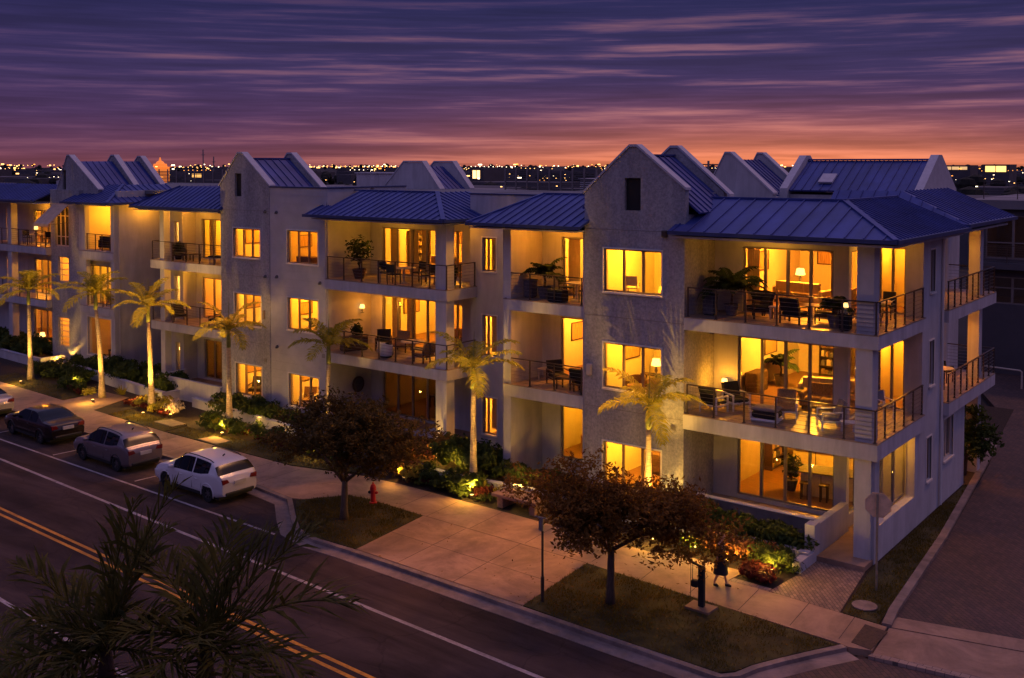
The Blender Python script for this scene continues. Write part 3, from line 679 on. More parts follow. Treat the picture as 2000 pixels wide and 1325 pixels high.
# ================================================================== left building
B3 = thing('apartment_building', 'apartment block cut by the left picture edge with a canvas awning below its narrow gable', 'building', (-64, 41, 0), 0, 'waterfront apartment buildings')
mb = MB()
oI = [(-62.05,-59.15,7.55,10.35), (-62.0,-59.2,4.02,6.9), (-61.9,-59.25,.9,3.3)]
wall_panel(mb, 'x', 36.3, .3, -62.75, -58.8, 0, 10.5, oI)
mb.box(-59.1,36.6,0,-58.8,41,11.3)
dI = [(-62.45,-60.0,4.02,6.5)]
wall_panel(mb, 'x', 36.95, .2, -62.7, -59.1, 3.5, 7.0, dI)
mb.build('wall', M['smooth'], B3)
for z in (F3, F2): slab(B3, [(-62.7,36.25),(-58.85,36.25),(-58.85,36.62),(-59.11,36.62),(-59.11,39.2),(-62.7,39.2)], z, .5)
window(B3, 'x', 36.95, *dI[0], n=3, name='sliding_door', fm='dframe', trim=False)
window(B3, 'x', 36.3, *oI[2], n=1, fm='lframe')
room(B3, -62.6, -59.12, 36.62, 39.3, F3+.02, 10.35, 'rwall', 'deck'); lamp(-61.2, 38.3, 9.9, 95)
room(B3, -62.6, -59.12, 37.17, 41.5, F2+.02, 6.95); lamp(-60.6, 39.8, 6.5, 190)
room(B3, -62.6, -59.12, 36.62, 41, F1, 3.45, 'rwall2'); lamp(-60.6, 39.0, 3.0, 30)
for z in (F3, F2): railing(B3, [(-62.0,36.35),(-59.2,36.35)], z, [(-61.9,36.35),(-60.95,36.35),(-60.2,36.35),(-59.3,36.35)])
mb = MB()
roof_slope(mb, (-63.3,35.4,10.6), (-58.1,35.4,10.6), (-60.4,38.0,11.65), (-63.3,38.0,11.65), .1, .42)
roof_slope(mb, (-58.1,35.4,10.6), (-58.1,41.2,10.6), (-60.4,41.2,11.65), (-60.4,38.0,11.65), .1, .42)
mb.bar((-58.12,35.42,10.62), (-60.4,38.0,11.68), .18, .06)
mb.build('hip_roof', M['roof'], B3)
mb = MB(); gutter(mb, (-63.3,35.37,10.55), (-58.07,35.37,10.55)); gutter(mb, (-58.07,35.37,10.55), (-58.07,41.2,10.55)); mb.build('gutter', M['roofedge'], B3)
soffit(B3, -62.75, 35.45, -58.2, 36.62, 10.42)
# gabled tower with the awning
wt3 = [(-65.65,-64.0,7.62,10.2), (-65.3,-64.05,5.3,6.95), (-65.4,-64.1,1.05,2.95)]
mb = MB()
wall_panel(mb, 'x', 36.3, .3, -66.2, -62.75, 0, 11.3, wt3)
gable(mb, 36.6, .3, -66.2, 10.6, -64.55, -64.25, 13.5, -61.0, 11.4, 10.5, (-65.15,-64.75,11.3,12.6))
mb.build('tower_wall', M['stucco'], B3)
mb = MB(); gable(mb, 39.5, .3, -66.2, 11.6, -64.15, -63.8, 13.52, -61.5, 11.5, 11.0); mb.build('gable_wall', M['stucco'], B3)
mb = MB(); gable(mb, 41.5, .3, -66.2, 11.6, -64.15, -63.8, 13.45, -61.5, 11.5, 11.0); mb.build('gable_wall', M['stucco'], B3)
mb = MB(); mb.box(-65.14,36.72,11.32,-64.76,36.75,12.58); mb.build('attic_shade_sheet', M['dark'], B3)
coping(B3, 36.6, 36.9, [(-66.25,10.55),(-64.55,13.5),(-64.25,13.5),(-60.9,11.33)])
coping(B3, 39.5, 39.8, [(-66.25,11.55),(-64.15,13.52),(-63.8,13.52),(-61.2,11.3)])
coping(B3, 41.5, 41.8, [(-66.25,11.55),(-64.15,13.45),(-63.8,13.45),(-61.2,11.3)])
mb = MB()
for y0, y1 in ((36.92,39.48),(39.82,41.48)):
    roof_slope(mb, (-61.2,y0,11.05), (-61.2,y1,11.05), (-63.98,y1,13.15), (-63.98,y0,13.15), .08, .45)
    roof_slope(mb, (-66.6,y1,11.2), (-66.6,y0,11.2), (-63.98,y0,13.15), (-63.98,y1,13.15), .08, .45)
mb.build('gable_roof', M['roof'], B3)
window(B3, 'x', 36.3, *wt3[0], n=3, fm='lframe', rows=[8.25,9.6], trim=False, fw=.07, gm='tinted')
for a, rr in ((wt3[1],[5.75,6.1,6.5]), (wt3[2],[1.35,1.7,2.05,2.4,2.7])): window(B3, 'x', 36.3, *a, n=1, fm='lframe', rows=rr, trim=False)
for z0, z1, w in ((F3+.02,10.35,8),(F2+.02,7.0,120),(F1,3.45,110)):
    room(B3, -66.0, -62.8, 36.62, 39.3, z0, z1); lamp(-64.4, 38.0, z1-.5, w)
mb = MB()
mb.add([(-65.75,36.25,10.35),(-63.9,36.25,10.35),(-63.9,34.9,9.15),(-65.75,34.9,9.15),(-65.75,36.25,10.32),(-63.9,36.25,10.32),(-63.9,34.9,9.12),(-65.75,34.9,9.12)],
       [(0,1,2,3),(7,6,5,4),(0,4,5,1),(1,5,6,2),(2,6,7,3),(3,7,4,0)])
mb.box(-65.75,34.88,8.97,-63.9,34.9,9.15)
aw = mb.build('awning', M['awning'], B3)
mb = MB(); mb.bar((-65.7,36.28,9.2),(-65.7,34.95,9.1),.03); mb.bar((-63.95,36.28,9.2),(-63.95,34.95,9.1),.03); mb.build('awning_arm', M['rail'], aw)
# far left balcony bay
dJ = [(-70.8,-68.2,7.52,9.8), (-70.8,-68.4,4.02,6.4), (-71.0,-68.6,.5,2.9), (-74.6,-73.2,7.52,9.8), (-74.6,-73.2,4.02,6.4)]
mb = MB()
wall_panel(mb, 'x', 37.6, .25, -78, -66.2, 0, 11.2, dJ)
mb.box(-66.45,36.6,0,-66.2,37.6,11.0)
mb.build('wall', M['smooth'], B3)
for z in (F3, F2): slab(B3, [(-78,35.95),(-66.21,35.95),(-66.21,36.59),(-66.46,36.59),(-66.46,37.59),(-78,37.59)], z, .5)
for z0, z1 in ((0,F2-.52),(F2,F3-.52),(F3,10.38)):
    mb = MB(); mb.box(-71.3,36.0,z0,-70.8,36.45,z1); mb.build('pillar', M['smooth'], B3)
for a in dJ: window(B3, 'x', 37.6, *a, n=3 if a[1] > -72 else 2, name='sliding_door', fm='dframe', fw=.06, trim=False)
for z0, z1, w in ((F3+.02,10.35,200),(F2+.02,7.0,300),(F1,3.45,140)):
    room(B3, -77, -66.5, 37.86, 41.5, z0, z1); lamp(-69.6, 39.8, z1-.45, w); lamp(-73.9, 39.8, z1-.45, w*.5)
for z in (F3, F2): railing(B3, [(-77.9,36.03),(-66.3,36.03)], z, [(-66.4+-1.15*i,36.03) for i in range(9)])
mb = MB()
roof_slope(mb, (-78,35.1,10.6), (-66.25,35.1,10.6), (-66.25,37.6,11.6), (-78,37.6,11.6), .1, .42)
mb.build('hip_roof', M['roof'], B3)
mb = MB(); gutter(mb, (-78,35.07,10.55), (-66.25,35.07,10.55)); mb.build('gutter', M['roofedge'], B3)
soffit(B3, -78, 35.15, -66.22, 37.59, 10.38)
mb = MB(); mb.box(-78,41.9,11.1,-60.2,54,11.3); mb.build('flat_roof', M['flatroof'], B3)

def downlight(root, x, y, z, w, big=.07):
    mb = MB(); mb.lathe([(big,-.015),(big,.0)], (x,y,z), 12); mb.build('downlight', M['lens'], root)
    lamp(x, y, z-.12, w, r=.06, name='soffit_lamp')
for x, y, w in ((-15.6,34.9,16),(-12.0,37.0,12),(-24.6,34.7,38),(-35.5,35.7,20),(-30.4,35.4,16)): downlight(B1 if x > -27 else B2, x, y, 10.37, w)
for x, y, w in ((-50.9,36.0,30),(-47.5,36.1,14)): downlight(B2, x, y, 10.37, w)
for x, y, w in ((-57.95,38.3,42),): downlight(B3, x, y, 10.50, w)
downlight(B1, -24.6, 34.7, 6.97, 5); downlight(B1, -12.0, 45.0, 10.39, 14); downlight(B1, -12.0, 44.6, 6.98, 22); downlight(B2, -51.0, 36.1, 6.96, 16); downlight(B3, -69, 36.8, 10.37, 14)

lamp(-12.2, 37.4, 2.95, 26); lamp(-64.8, 35.75, 9.35, 7)

for root, x, y, z0, z1 in ((B2,-37.72,34.44,.1,11.2),(B1,-26.43,33.9,.1,10.3),(B3,-58.74,36.6,.1,10.4),(B1,-22.36,33.7,.1,10.4)):
    mb = MB(); mb.tube([(x,y,z1),(x,y,z1*.6),(x,y,z0+.15),(x,y-.1,z0)], .04, 8); mb.build('downspout', M['slab'], root)
for root, y, x0, x1, zs in ((B1,33.6,-22.25,-17.99,(3.72,7.22,10.52)),(B2,34.5,-45.83,-41.92,(3.8,7.25,10.6))):
    for z in zs:
        mb = MB(); mb.box(x0,y-.004,z-.011,x1,y+.01,z+.011); mb.build('control_joint', M['dframe'], root)
for root, x, y, z in ((B1,-18.4,33.6,3.3),(B2,-42.3,34.5,2.9),(B1,-27.2,36.4,3.6),(B2,-38.0,34.53,3.6)):
    mb = MB()
    for k in range(4): mb.box(x-.11,y-.02,z+k*.05,x+.11,y+.0,z+.03+k*.05)
    mb.build('wall_vent', M['dframe'], root)
from mathutils import noise as mnoise
# ------------------------------------------------------------------ ground, road, pavements
RZ = -.12
mb = MB(); mb.add([(-3000,-400,-.3),(2500,-400,-.3),(2500,4500,-.3),(-3000,4500,-.3)], [(0,1,2,3)]); structure('ground', mb, M['ground'])
mb = MB(); mb.prism([(-160,-12),(60,-12),(60,26.6),(-9.1,27.4),(-9.35,27.55),(-10.45,25.6),(-11.2,24.3),(-11.3,23.85),(-27.55,24.0),(-29.7,25.3),(-31.4,26.6),(-33.7,26.9),(-40.3,27.4),(-160,28)], 'z', -.29, RZ)
structure('road', mb, M['asphalt'])
def line_strip(mb, p, q, w, z=RZ+.004):
    p = Vector((*p, 0)); q = Vector((*q, 0)); d = (q-p).normalized(); a = Vector((-d.y, d.x, 0))*w/2
    mb.add([(p-a).to_tuple()[:2]+(z,), (q-a).to_tuple()[:2]+(z,), (q+a).to_tuple()[:2]+(z,), (p+a).to_tuple()[:2]+(z,)], [(0,1,2,3)])
mb = MB()
line_strip(mb, (-110,25.2), (-45.9,22.78), .13); line_strip(mb, (-45.9,22.78), (-23.6,21.72), .14); line_strip(mb, (-23.6,21.72), (-8,20.95), .14)
line_strip(mb, (-110,27.1), (-49.3,24.45), .11); line_strip(mb, (-49.3,24.45), (-29.0,24.0), .11)
line_strip(mb, (-60,16.9), (-31.2,15.32), .14); line_strip(mb, (-31.2,15.32), (-10,14.2), .14)
for x in (-50.8, -44.9, -38.5): line_strip(mb, (x,24.55), (x+.15,26.6), .1, RZ+.005)
structure('white_road_marking', mb, M['linewhite'])
mb = MB()
for o in (-.16, .16): line_strip(mb, (-110,22.2+o), (-39,19.3+o), .13); line_strip(mb, (-39,19.3+o), (-6,18.05+o), .13)
structure('yellow_centre_marking', mb, M['lineyellow'])
# kerb line and gutter
KL = [(-160,27.85),(-55,27.5),(-40.3,27.3),(-33.7,26.9),(-31.4,26.6),(-29.75,25.35),(-28.6,24.55),(-27.3,24.25),(-25.4,24.3),(-20.5,24.16),(-14.9,23.98),(-11.75,23.9),(-11.35,24.3),(-11.15,24.95),(-10.75,25.75),(-10.2,26.75),(-9.75,27.5)]
def offs(pl, d):
    out = []
    for i, (x, y) in enumerate(pl):
        a = Vector(pl[max(i-1,0)]); b = Vector(pl[min(i+1,len(pl)-1)]); t = (b-a).normalized(); n = Vector((t.y, -t.x))
        out.append((x+n.x*d, y+n.y*d))
    return out
def strip(mb, a, b, z0, z1, m=0):
    for i in range(len(a)-1): mb.prism([a[i], a[i+1], b[i+1], b[i]], 'z', z0, z1, m)
mb = MB(); strip(mb, offs(KL, .0), offs(KL, -.2), -.28, .0)
k0 = offs(KL, 0); k1 = offs(KL, -.2)
structure('kerb', mb, M['kerbc'])
mb = MB(); g0 = offs(KL[2:], .5); strip(mb, g0, offs(KL[2:], .005), -.28, RZ+.012); structure('gutter_strip', mb, M['kerbc'])
# yard soil behind the kerb
yard = offs(KL, -.2)+[(-9.5,29.4),(-9.9,37.5),(-11.0,48.3),(-11.6,52.2),(-12.5,60),(-160,60)]
mb = MB(); mb.prism(yard, 'z', -.28, -.03); structure('planting_soil', mb, M['mulch'])
# pavement slabs
sw = [(-120,27.7),(-55,27.35),(-40.3,27.12)]
sw = [(x, y) for x, y in offs(KL[:5], -.21)]+[(-30.9,27.0),(-29.9,28.4),(-29.0,28.55),(-25.95,28.42),(-18.62,28.24),(-15.5,28.0),(-9.98,27.62),(-9.72,27.55),(-9.15,27.72),(-9.3,29.42),(-12.33,29.68),(-14.3,29.72),(-14.2,30.7),(-16.9,30.75),(-17.4,30.35),(-23.5,30.55),(-29.3,30.68),(-31.6,30.5),(-34.7,29.7),(-43.8,29.75),(-51,30.15),(-52.2,33.0),(-54.6,33.0),(-54.4,30.4),(-65,30.9),(-120,31.5)]
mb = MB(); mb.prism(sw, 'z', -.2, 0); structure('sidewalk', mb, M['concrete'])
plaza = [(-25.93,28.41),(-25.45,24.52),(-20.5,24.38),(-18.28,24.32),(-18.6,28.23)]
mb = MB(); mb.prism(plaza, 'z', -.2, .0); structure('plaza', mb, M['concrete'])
mb = MB()
def jl(p, q, w=.022): line_strip(mb, p, q, w, .004)
jl((-25.95,28.42),(-18.62,28.24)); jl((-25.7,26.45),(-18.45,26.25))
for x in (-23.75, -21.3): jl((x+.25,24.42),(x-.05,28.34))
jl((-25.45,24.53),(-18.28,24.34))
for x in (-27.4,-25.9,-23.8,-21.35,-18.62,-16.6,-14.9,-13.2,-11.6,-10.2): jl((x+.1,28.42 if x < -18 else 28.1 if x < -14 else 27.85),(x-.05,30.5 if x < -17 else 29.66))
for i in range(24):
    x = -34.0-i*1.75; jl((x,27.2+(.0)),(x-.1,29.6))
jl((-14.35,29.72),(-16.95,30.5))
structure('pavement_joint', mb, M['joint'])
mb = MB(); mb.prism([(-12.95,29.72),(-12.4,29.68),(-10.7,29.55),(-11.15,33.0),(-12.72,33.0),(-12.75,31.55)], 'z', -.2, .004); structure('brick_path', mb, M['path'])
mb = MB(); mb.prism([(-14.25,29.705),(-12.97,29.7),(-12.96,29.95),(-14.25,30.0)], 'z', -.2, .004); structure('brick_edge_band', mb, M['band'])
mb = MB(); mb.prism([(-9.76,27.86),(-9.18,27.74),(-9.17,29.1),(-9.84,29.2)], 'z', .001, .012); structure('tactile_paving', mb, M['tactile'])
# alley, apron, crossing band
mb = MB(); mb.prism([(-9.28,30.3),(14,35.2),(14,75),(-16,75),(-16,66),(-13.4,60),(-11.75,52.4),(-11.05,48.3),(-9.95,37.8),(-9.4,30.7)], 'z', -.28, -.05); structure('alley_paving', mb, M['pavers'])
mb = MB(); mb.prism([(-9.28,29.5),(14,34.3),(14,35.15),(-9.28,30.28)], 'z', -.25, -.02); mb.prism([(-9.1,27.68),(14,30.6),(14,34.28),(-9.25,29.46)], 'z', -.25, -.03); structure('driveway_apron', mb, M['concrete'])
mb = MB(); mb.prism([(-9.15,27.42),(14,30.15),(14,30.58),(-9.1,27.66)], 'z', -.25, -.024); structure('brick_edge_band', mb, M['band'])
mb = MB(); mb.prism([(-11.1,24.0),(20,24.5),(20,30.8),(-9.2,27.40),(-10.1,26.4),(-10.9,25.0)], 'z', RZ+.001, RZ+.008); structure('side_road_paving', mb, M['pavers'])
AC = [(-9.2,29.5),(-9.36,30.6),(-9.93,37.8),(-11.05,48.3),(-11.42,51.6),(-11.9,52.5),(-12.8,52.9),(-14.5,53.0)]
mb = MB(); strip(mb, offs(AC, 0), offs(AC, -.26), -.25, .06); structure('alley_kerb', mb, M['kerbc'])
# lawns (sheet + blades)
def inside(p, poly):
    x, y = p; c = False
    for i in range(len(poly)):
        x1, y1 = poly[i]; x2, y2 = poly[i-1]
        if (y1 > y) != (y2 > y) and x < (x2-x1)*(y-y1)/(y2-y1)+x1: c = not c
    return c
def lawn(poly, n, z=.008):
    mb = MB(); mb.prism(poly, 'z', -.2, z); structure('lawn', mb, M['turf'])
    b = MB(); xs = [p[0] for p in poly]; ys = [p[1] for p in poly]; k = 0
    while k < n:
        x = RND.uniform(min(xs), max(xs)); y = RND.uniform(min(ys), max(ys))
        if not inside((x,y), poly): continue
        if any(a_ < x < b_ and c_ < y < d_ for a_, b_, c_, d_ in ((-46.25,-44.45,30.45,31.45),(-41.65,-40.05,29.8,30.75),(-10.65,-9.85,29.95,30.75),(-14.45,-13.55,26.98,27.68))): continue
        k += 1
        if mnoise.noise(Vector((x*1.1,y*1.1,3.3))) < -.12 and RND.random() < .75: continue
        a = RND.uniform(0, 6.28); w = .011; h = RND.uniform(.04,.11); l = RND.uniform(-.06,.06)
        dx, dy = math.cos(a)*w, math.sin(a)*w
        b.add([(x-dx,y-dy,z),(x+dx,y+dy,z),(x+l,y+l*.5,z+h)], [(0,1,2)])
    o = b.build('lawn_grass', M['blade']); o['kind'] = 'stuff'
lawn([(-31.05,26.75),(-29.6,25.5),(-28.4,24.72),(-27.2,24.5),(-25.48,24.54),(-25.97,28.4),(-29.0,28.53),(-29.85,28.37),(-30.85,26.98)], 8500)
lawn([(-18.26,24.34),(-14.9,24.2),(-11.85,24.13),(-11.55,24.45),(-11.36,25.03),(-10.95,25.85),(-10.4,26.85),(-10.02,27.5),(-15.5,27.98),(-18.58,28.22)], 11000)
lawn([(-10.62,29.58),(-9.55,29.48),(-9.65,30.7),(-10.2,37.8),(-10.9,44.4),(-11.05,44.4),(-11.05,33.2)], 6000)
lawn([(-41,29.8),(-35,29.75),(-31.8,30.55),(-31.5,31.2),(-38.5,31.2),(-44,30.9),(-43.9,29.82)], 3500)
lawn([(-49.5,30.1),(-44.2,29.82),(-44.3,31.2),(-49.5,31.4)], 2500)
lawn([(-64,30.9),(-54.7,30.45),(-54.8,32.0),(-64,32.6)], 2000)
mb = MB(); mb.prism([(-46.2,30.6),(-44.6,30.5),(-44.5,31.3),(-45.9,31.4)], 'z', -.1, .03); tag(mb.build('stepping_slab', M['kerbc']), 'pale flat slab lying on the lawn beside the pavement, left one', 'paving slab')
mb = MB(); mb.prism([(-41.6,29.9),(-40.2,29.85),(-40.1,30.6),(-41.4,30.7)], 'z', -.1, .03); tag(mb.build('stepping_slab', M['concrete']), 'flat slab in the lawn lit orange behind the white car', 'paving slab')
# ------------------------------------------------------------------ planter walls
def pwall(pl, h, th, label):
    mb = MB(); a = offs(pl, 0); b = offs(pl, -th); strip(mb, a, b, -.05, h)
    o = mb.build('planter_wall', M['smooth']); tag(o, label, 'planter wall', 'low white planter walls')
    c = MB(); strip(c, offs(pl, .03), offs(pl, -th-.03), h+.003, h+.04); c.build('wall_cap', M['coping'], o)
    return o
pwall([(-24.7,32.15),(-20,32.35),(-16,32.42),(-12.75,32.3)], .42, .2, 'low white planter wall below the corner block terrace')
pwall([(-47.6,33.85),(-40.4,33.2),(-33,32.35),(-27.4,31.75),(-24.75,32.1)], .42, .2, 'long low white planter wall behind the tall lit palms, in front of the middle block')
pwall([(-61.4,34.9),(-56,34.15),(-49.7,33.45),(-49.5,34.2),(-49.35,36.2)], .5, .2, 'angled white planter wall turning a corner left of the entry')
pwall([(-78,35.2),(-66.4,34.5),(-64.6,34.6),(-64.5,36.1)], .5, .2, 'white planter wall in front of the leftmost bay')
# ------------------------------------------------------------------ shrubs
def leafquad(mb, p, s, ax=None, m=0):
    d = Vector((RND.gauss(0,1), RND.gauss(0,1), RND.gauss(0,.8))) if ax is None else Vector(ax)+Vector((RND.gauss(0,.5),RND.gauss(0,.5),RND.gauss(0,.5)))
    d.normalize(); a = d.orthogonal().normalized(); a.rotate(Matrix.Rotation(RND.uniform(0,6.28), 3, d)); b = d.cross(a)
    p = Vector(p); l = s*RND.uniform(.7,1.3); w = l*.42
    mb.add([p-a*l*.5, p+b*w*.5, p+a*l*.5+d*l*.1, p-b*w*.5], [(0,1,2,3)], m)
def shrub_mesh(r, h, n, leaf, spiky=False, seed=0):
    mb = MB()
    lob = [(RND.uniform(-.5,.5)*r, RND.uniform(-.5,.5)*r, RND.uniform(.35,.75)*h, RND.uniform(.4,.7)) for _ in range(6)]
    for i in range(n):
        c = RND.choice(lob); v = Vector((RND.gauss(0,1),RND.gauss(0,1),RND.gauss(0,1))).normalized()
        rr = RND.uniform(.5,1.05)*c[3]
        p = Vector((c[0]+v.x*r*rr, c[1]+v.y*r*rr, max(.04, c[2]+v.z*h*.45*rr)))
        if spiky:
            o = Vector((p.x*.2, p.y*.2, .05)); d = (p-o).normalized(); q = o+d*(p-o).length*1.15; s = d.cross(Vector((0,0,1))).normalized()*leaf*.12
            mb.add([o-s, o+s, q], [(0,1,2)])
        else: leafquad(mb, p, leaf, v+Vector((0,0,.5)))
    return mb
PROTO = {}
def shrub(kind, x, y, z, sc, label, group, name='shrub', cat='shrub'):
    specs = {'green': ('shrub', .55, .75, 300, .17, False), 'broad': ('shrub', .6, .9, 230, .26, False), 'croton': ('croton', .4, .6, 190, .2, False), 'orange': ('orangebush', .5, .65, 260, .16, False),
             'red': ('redbush', .35, .32, 190, .13, False), 'white': ('whiteflower', .5, .6, 240, .14, False), 'fern': ('shrub', .5, .6, 120, .3, True), 'low': ('shrub', .5, .35, 240, .14, False), 'spike': ('croton', .4, .6, 90, .26, True)}
    mk, r, h, n, lf, sp = specs[kind]
    var = RND.randint(0, 1)
    key = (kind, var); rz = RND.uniform(0, 6.28)
    if key not in PROTO:
        o = shrub_mesh(r, h, n, lf, sp).build(name, M[mk]); PROTO[key] = o
    else:
        o = PROTO[key].copy(); COL.objects.link(o)
        o.name = name
    o.location = (x, y, z); o.rotation_euler = (0, 0, rz); o.scale = (sc*RND.uniform(.9,1.1), sc*RND.uniform(.9,1.1), sc*RND.uniform(.85,1.15))
    for k in ('label','group','category'):
        if k in o: del o[k]
    return tag(o, label, cat, group)
def bed(p, q, n, kinds, label, group, jit=.3, z=0., sc=1., rows=1, gap=.6):
    n = int(n*1.7); sc *= 1.12
    for r in range(rows):
        for i in range(n):
            t = (i+.5)/n; x = p[0]+(q[0]-p[0])*t+RND.uniform(-jit,jit); y = p[1]+(q[1]-p[1])*t+r*gap+RND.uniform(-jit,jit)*.5
            shrub(RND.choice(kinds), x, y, z, sc*RND.uniform(.8,1.2), label, group)
bed((-17.6,32.95),(-13.2,32.85), 9, ['green','broad'], 'leafy green shrub packed in the raised planter below the corner terrace', 'shrubs of the corner terrace planter', .2, .1, 1.0)
bed((-16.6,31.5),(-13.2,31.4), 7, ['croton','green','orange'], 'yellow-leaved shrub lit from below in front of the corner planter wall', 'lit shrubs before the corner planter wall', .25, 0, 1.0, 2, .5)
bed((-14.1,30.4),(-13.2,30.3), 4, ['red'], 'low dark red bedding plant at the kerb of the brick path', 'red bedding plants by the brick path', .2, 0, 1.0, 2, .35)
bed((-26.0,33.6),(-22.4,33.0), 6, ['green','fern','broad'], 'dark green shrub under the recessed balconies beside the gabled tower', 'shrubs under the recessed balconies', .3, .1, 1.1, 1)
bed((-29.6,33.6),(-26.2,33.3), 5, ['broad','fern','green'], 'tall dark shrub between the corner pillar and the narrow windows', 'shrubs by the narrow windows', .3, .1, 1.35, 2, .8)
bed((-21.5,33.1),(-18.4,33.1), 4, ['green'], 'dark shrub at the foot of the rough stucco tower, behind the rust-leaved tree', 'shrubs at the foot of the right tower', .25, .1, .9)
bed((-31.9,33.5),(-30.4,33.2), 4, ['orange'], 'orange-lit bush beside the floodlit pillar of the middle block', 'orange bushes by the floodlit pillar', .2, .1, 1.15, 2, .5)
bed((-37.3,34.2),(-32.4,33.7), 7, ['green','broad'], 'dark shrub behind the dark street tree, below the middle block', 'shrubs below the siding balconies', .3, .1, 1.0)
bed((-45.5,34.2),(-38.0,33.6), 12, ['green','low','broad'], 'dark green shrub along the wall of the siding bay, inside the long planter', 'shrubs below the siding bay', .25, .1, 1.0)
bed((-45.9,34.0),(-44.5,34.0), 3, ['croton'], 'glowing pale shrub left of the ground floor window of the siding tower', 'pale shrubs below the tower window', .2, .1, 1.0)
bed((-60.8,35.2),(-50.3,34.4), 14, ['green','broad','fern'], 'dark shrub filling the angled planter before the awning block', 'shrubs in the angled planter', .4, .15, 1.15, 2, .9)
bed((-74,36.0),(-66.8,35.4), 8, ['green','broad'], 'dark shrub in the leftmost planter', 'shrubs in the leftmost planter', .4, .15, 1.2, 2, .8)
bed((-63.5,33.4),(-57,33.0), 9, ['fern','green','low'], 'yellow-green border plant between the two left palms', 'border plants between the left palms', .5, 0, 1.1, 2, .7)
bed((-57,32.0),(-54.8,31.9), 4, ['red','green'], 'low reddish border plant beside the entry path', 'reddish border plants', .4, 0, 1.1)
bed((-50.6,32.0),(-47.0,31.6), 5, ['red','croton'], 'low mixed border plant near the third palm', 'border plants near the third palm', .4, 0, 1.0, 2, .7)
bed((-43.5,31.6),(-33,31.5), 14, ['low','red','green'], 'low border plant along the long planter wall', 'border plants along the long planter wall', .3, 0, 1.0)
bed((-29.0,31.3),(-25.2,31.1), 7, ['low','red','green'], 'low border plant at the foot of the tallest lit palm', 'border plants at the tall palm', .3, 0, .95, 2, .5)
bed((-31,31.5),(-29.2,31.5), 3, ['orange'], 'orange bush behind the fire hydrant', 'orange bushes behind the hydrant', .3, 0, 1.1)
for kind, x, y, sc, lab in (('croton',-29.0,31.0,1.25,'bright yellow croton bush beside the pavement behind the hydrant'), ('croton',-25.9,31.9,.9,'yellow croton right of the tall palm trunk'), ('green',-27.3,31.7,1.2,'grey-green bush left of the tall palm trunk'),
        ('spike',-25.1,31.7,1.0,'spiky pale plant beside the bench'), ('white',-46.3,32.1,1.3,'bush with pale blossoms glowing behind the grey car'), ('croton',-42.9,31.6,1.15,'golden croton left of the lit palm trunk behind the white car'), ('croton',-41.4,31.8,.95,'golden croton right of the lit palm trunk behind the white car'),
        ('spike',-52.6,32.9,1.5,'bright yellow spiky plant right of the second palm'), ('croton',-53.9,31.6,1.1,'golden croton at the foot of the second palm'), ('croton',-47.6,32.4,1.1,'golden bush right of the third palm trunk'), ('white',-64.2,35.6,1.3,'pale glowing bush below the louvred window'),
        ('broad',-29.3,34.2,1.6,'large dark shrub right of the floodlit pillar'), ('green',-44.2,33.2,1.0,'dark bush between planter wall and palm behind the white car')):
    shrub(kind, x, y, .05, sc, lab, None)
# ------------------------------------------------------------------ broadleaf trees
def tree(name, base, trunk, limbs, blobs, n, leaf, lm, label, th=.12):
    t = thing(name, label, 'tree', base)
    mb = MB(); mb.tube(trunk, [th*1.5, th*1.05, th, th*.85][:len(trunk)] if len(trunk) <= 4 else th, 10)
    for l in limbs: mb.tube(l, [th*.62*(1-.7*i/(len(l)-1)) for i in range(len(l))], 7)
    mb.build('trunk', M['bark'], t, smooth=True)
    c = MB(); tot = sum(b[3]*b[4]*b[5] for b in blobs)
    for b in blobs:
        k = int(n*b[3]*b[4]*b[5]/tot)
        tw = max(6, k//16)
        for j in range(tw):
            v = Vector((RND.gauss(0,1),RND.gauss(0,1),RND.gauss(0,1))).normalized()*RND.uniform(.3,1.0)**.5
            o = Vector((b[0]+v.x*b[3], b[1]+v.y*b[4], b[2]+v.z*b[5]))
            dd = Vector((v.x,v.y,v.z*.4+RND.uniform(-.25,.25))).normalized()
            for q in range(16):
                p = o+dd*RND.uniform(-.05,.42)+Vector((RND.gauss(0,.085),RND.gauss(0,.085),RND.gauss(0,.07)))
                leafquad(c, p, leaf, (RND.gauss(0,.5),RND.gauss(0,.5),1))
    c.build('crown', M[lm], t)
    return t
def blobs_in(cx, cy, cz, rx, ry, rz, n, s):
    out = []
    for i in range(n):
        a = RND.uniform(0, 6.28); q = RND.uniform(.2,.85); out.append((cx+math.cos(a)*rx*q, cy+math.sin(a)*ry*q, cz+RND.uniform(-.55,.6)*rz*(1-q*.45), s*RND.uniform(.75,1.25), s*RND.uniform(.75,1.25), s*RND.uniform(.4,.62)))
    return out
bx, by = -27.97, 26.35
tree('street_tree', (bx,by,0), [(bx,by,0),(bx+.02,by,.5),(bx+.05,by,1.0),(bx+.06,by,1.45)],
     [[(bx+.05,by,1.35),(bx-.8,by-.2,2.2),(bx-2.2,by-.2,2.9)],[(bx+.05,by,1.4),(bx+.8,by+.2,2.0),(bx+2.2,by+.4,3.0)],[(bx+.05,by,1.4),(bx-.1,by+.5,2.5),(bx-.2,by+.9,3.8)],[(bx,by,1.4),(bx+.3,by-.6,2.4),(bx+.5,by-1.4,3.2)]],
     blobs_in(bx+.0, by+.1, 3.0, 3.4, 2.3, 1.6, 30, .78)+[(bx-.4,by,3.9,1.1,1.0,.55),(bx-3.0,by,2.3,.9,.8,.4),(bx+3.4,by+.2,3.6,.9,.8,.4)], 19000, .17, 'leafdark', 'dark-leaved spreading street tree on the lawn beside the fire hydrant')
bx, by = -16.28, 26.0
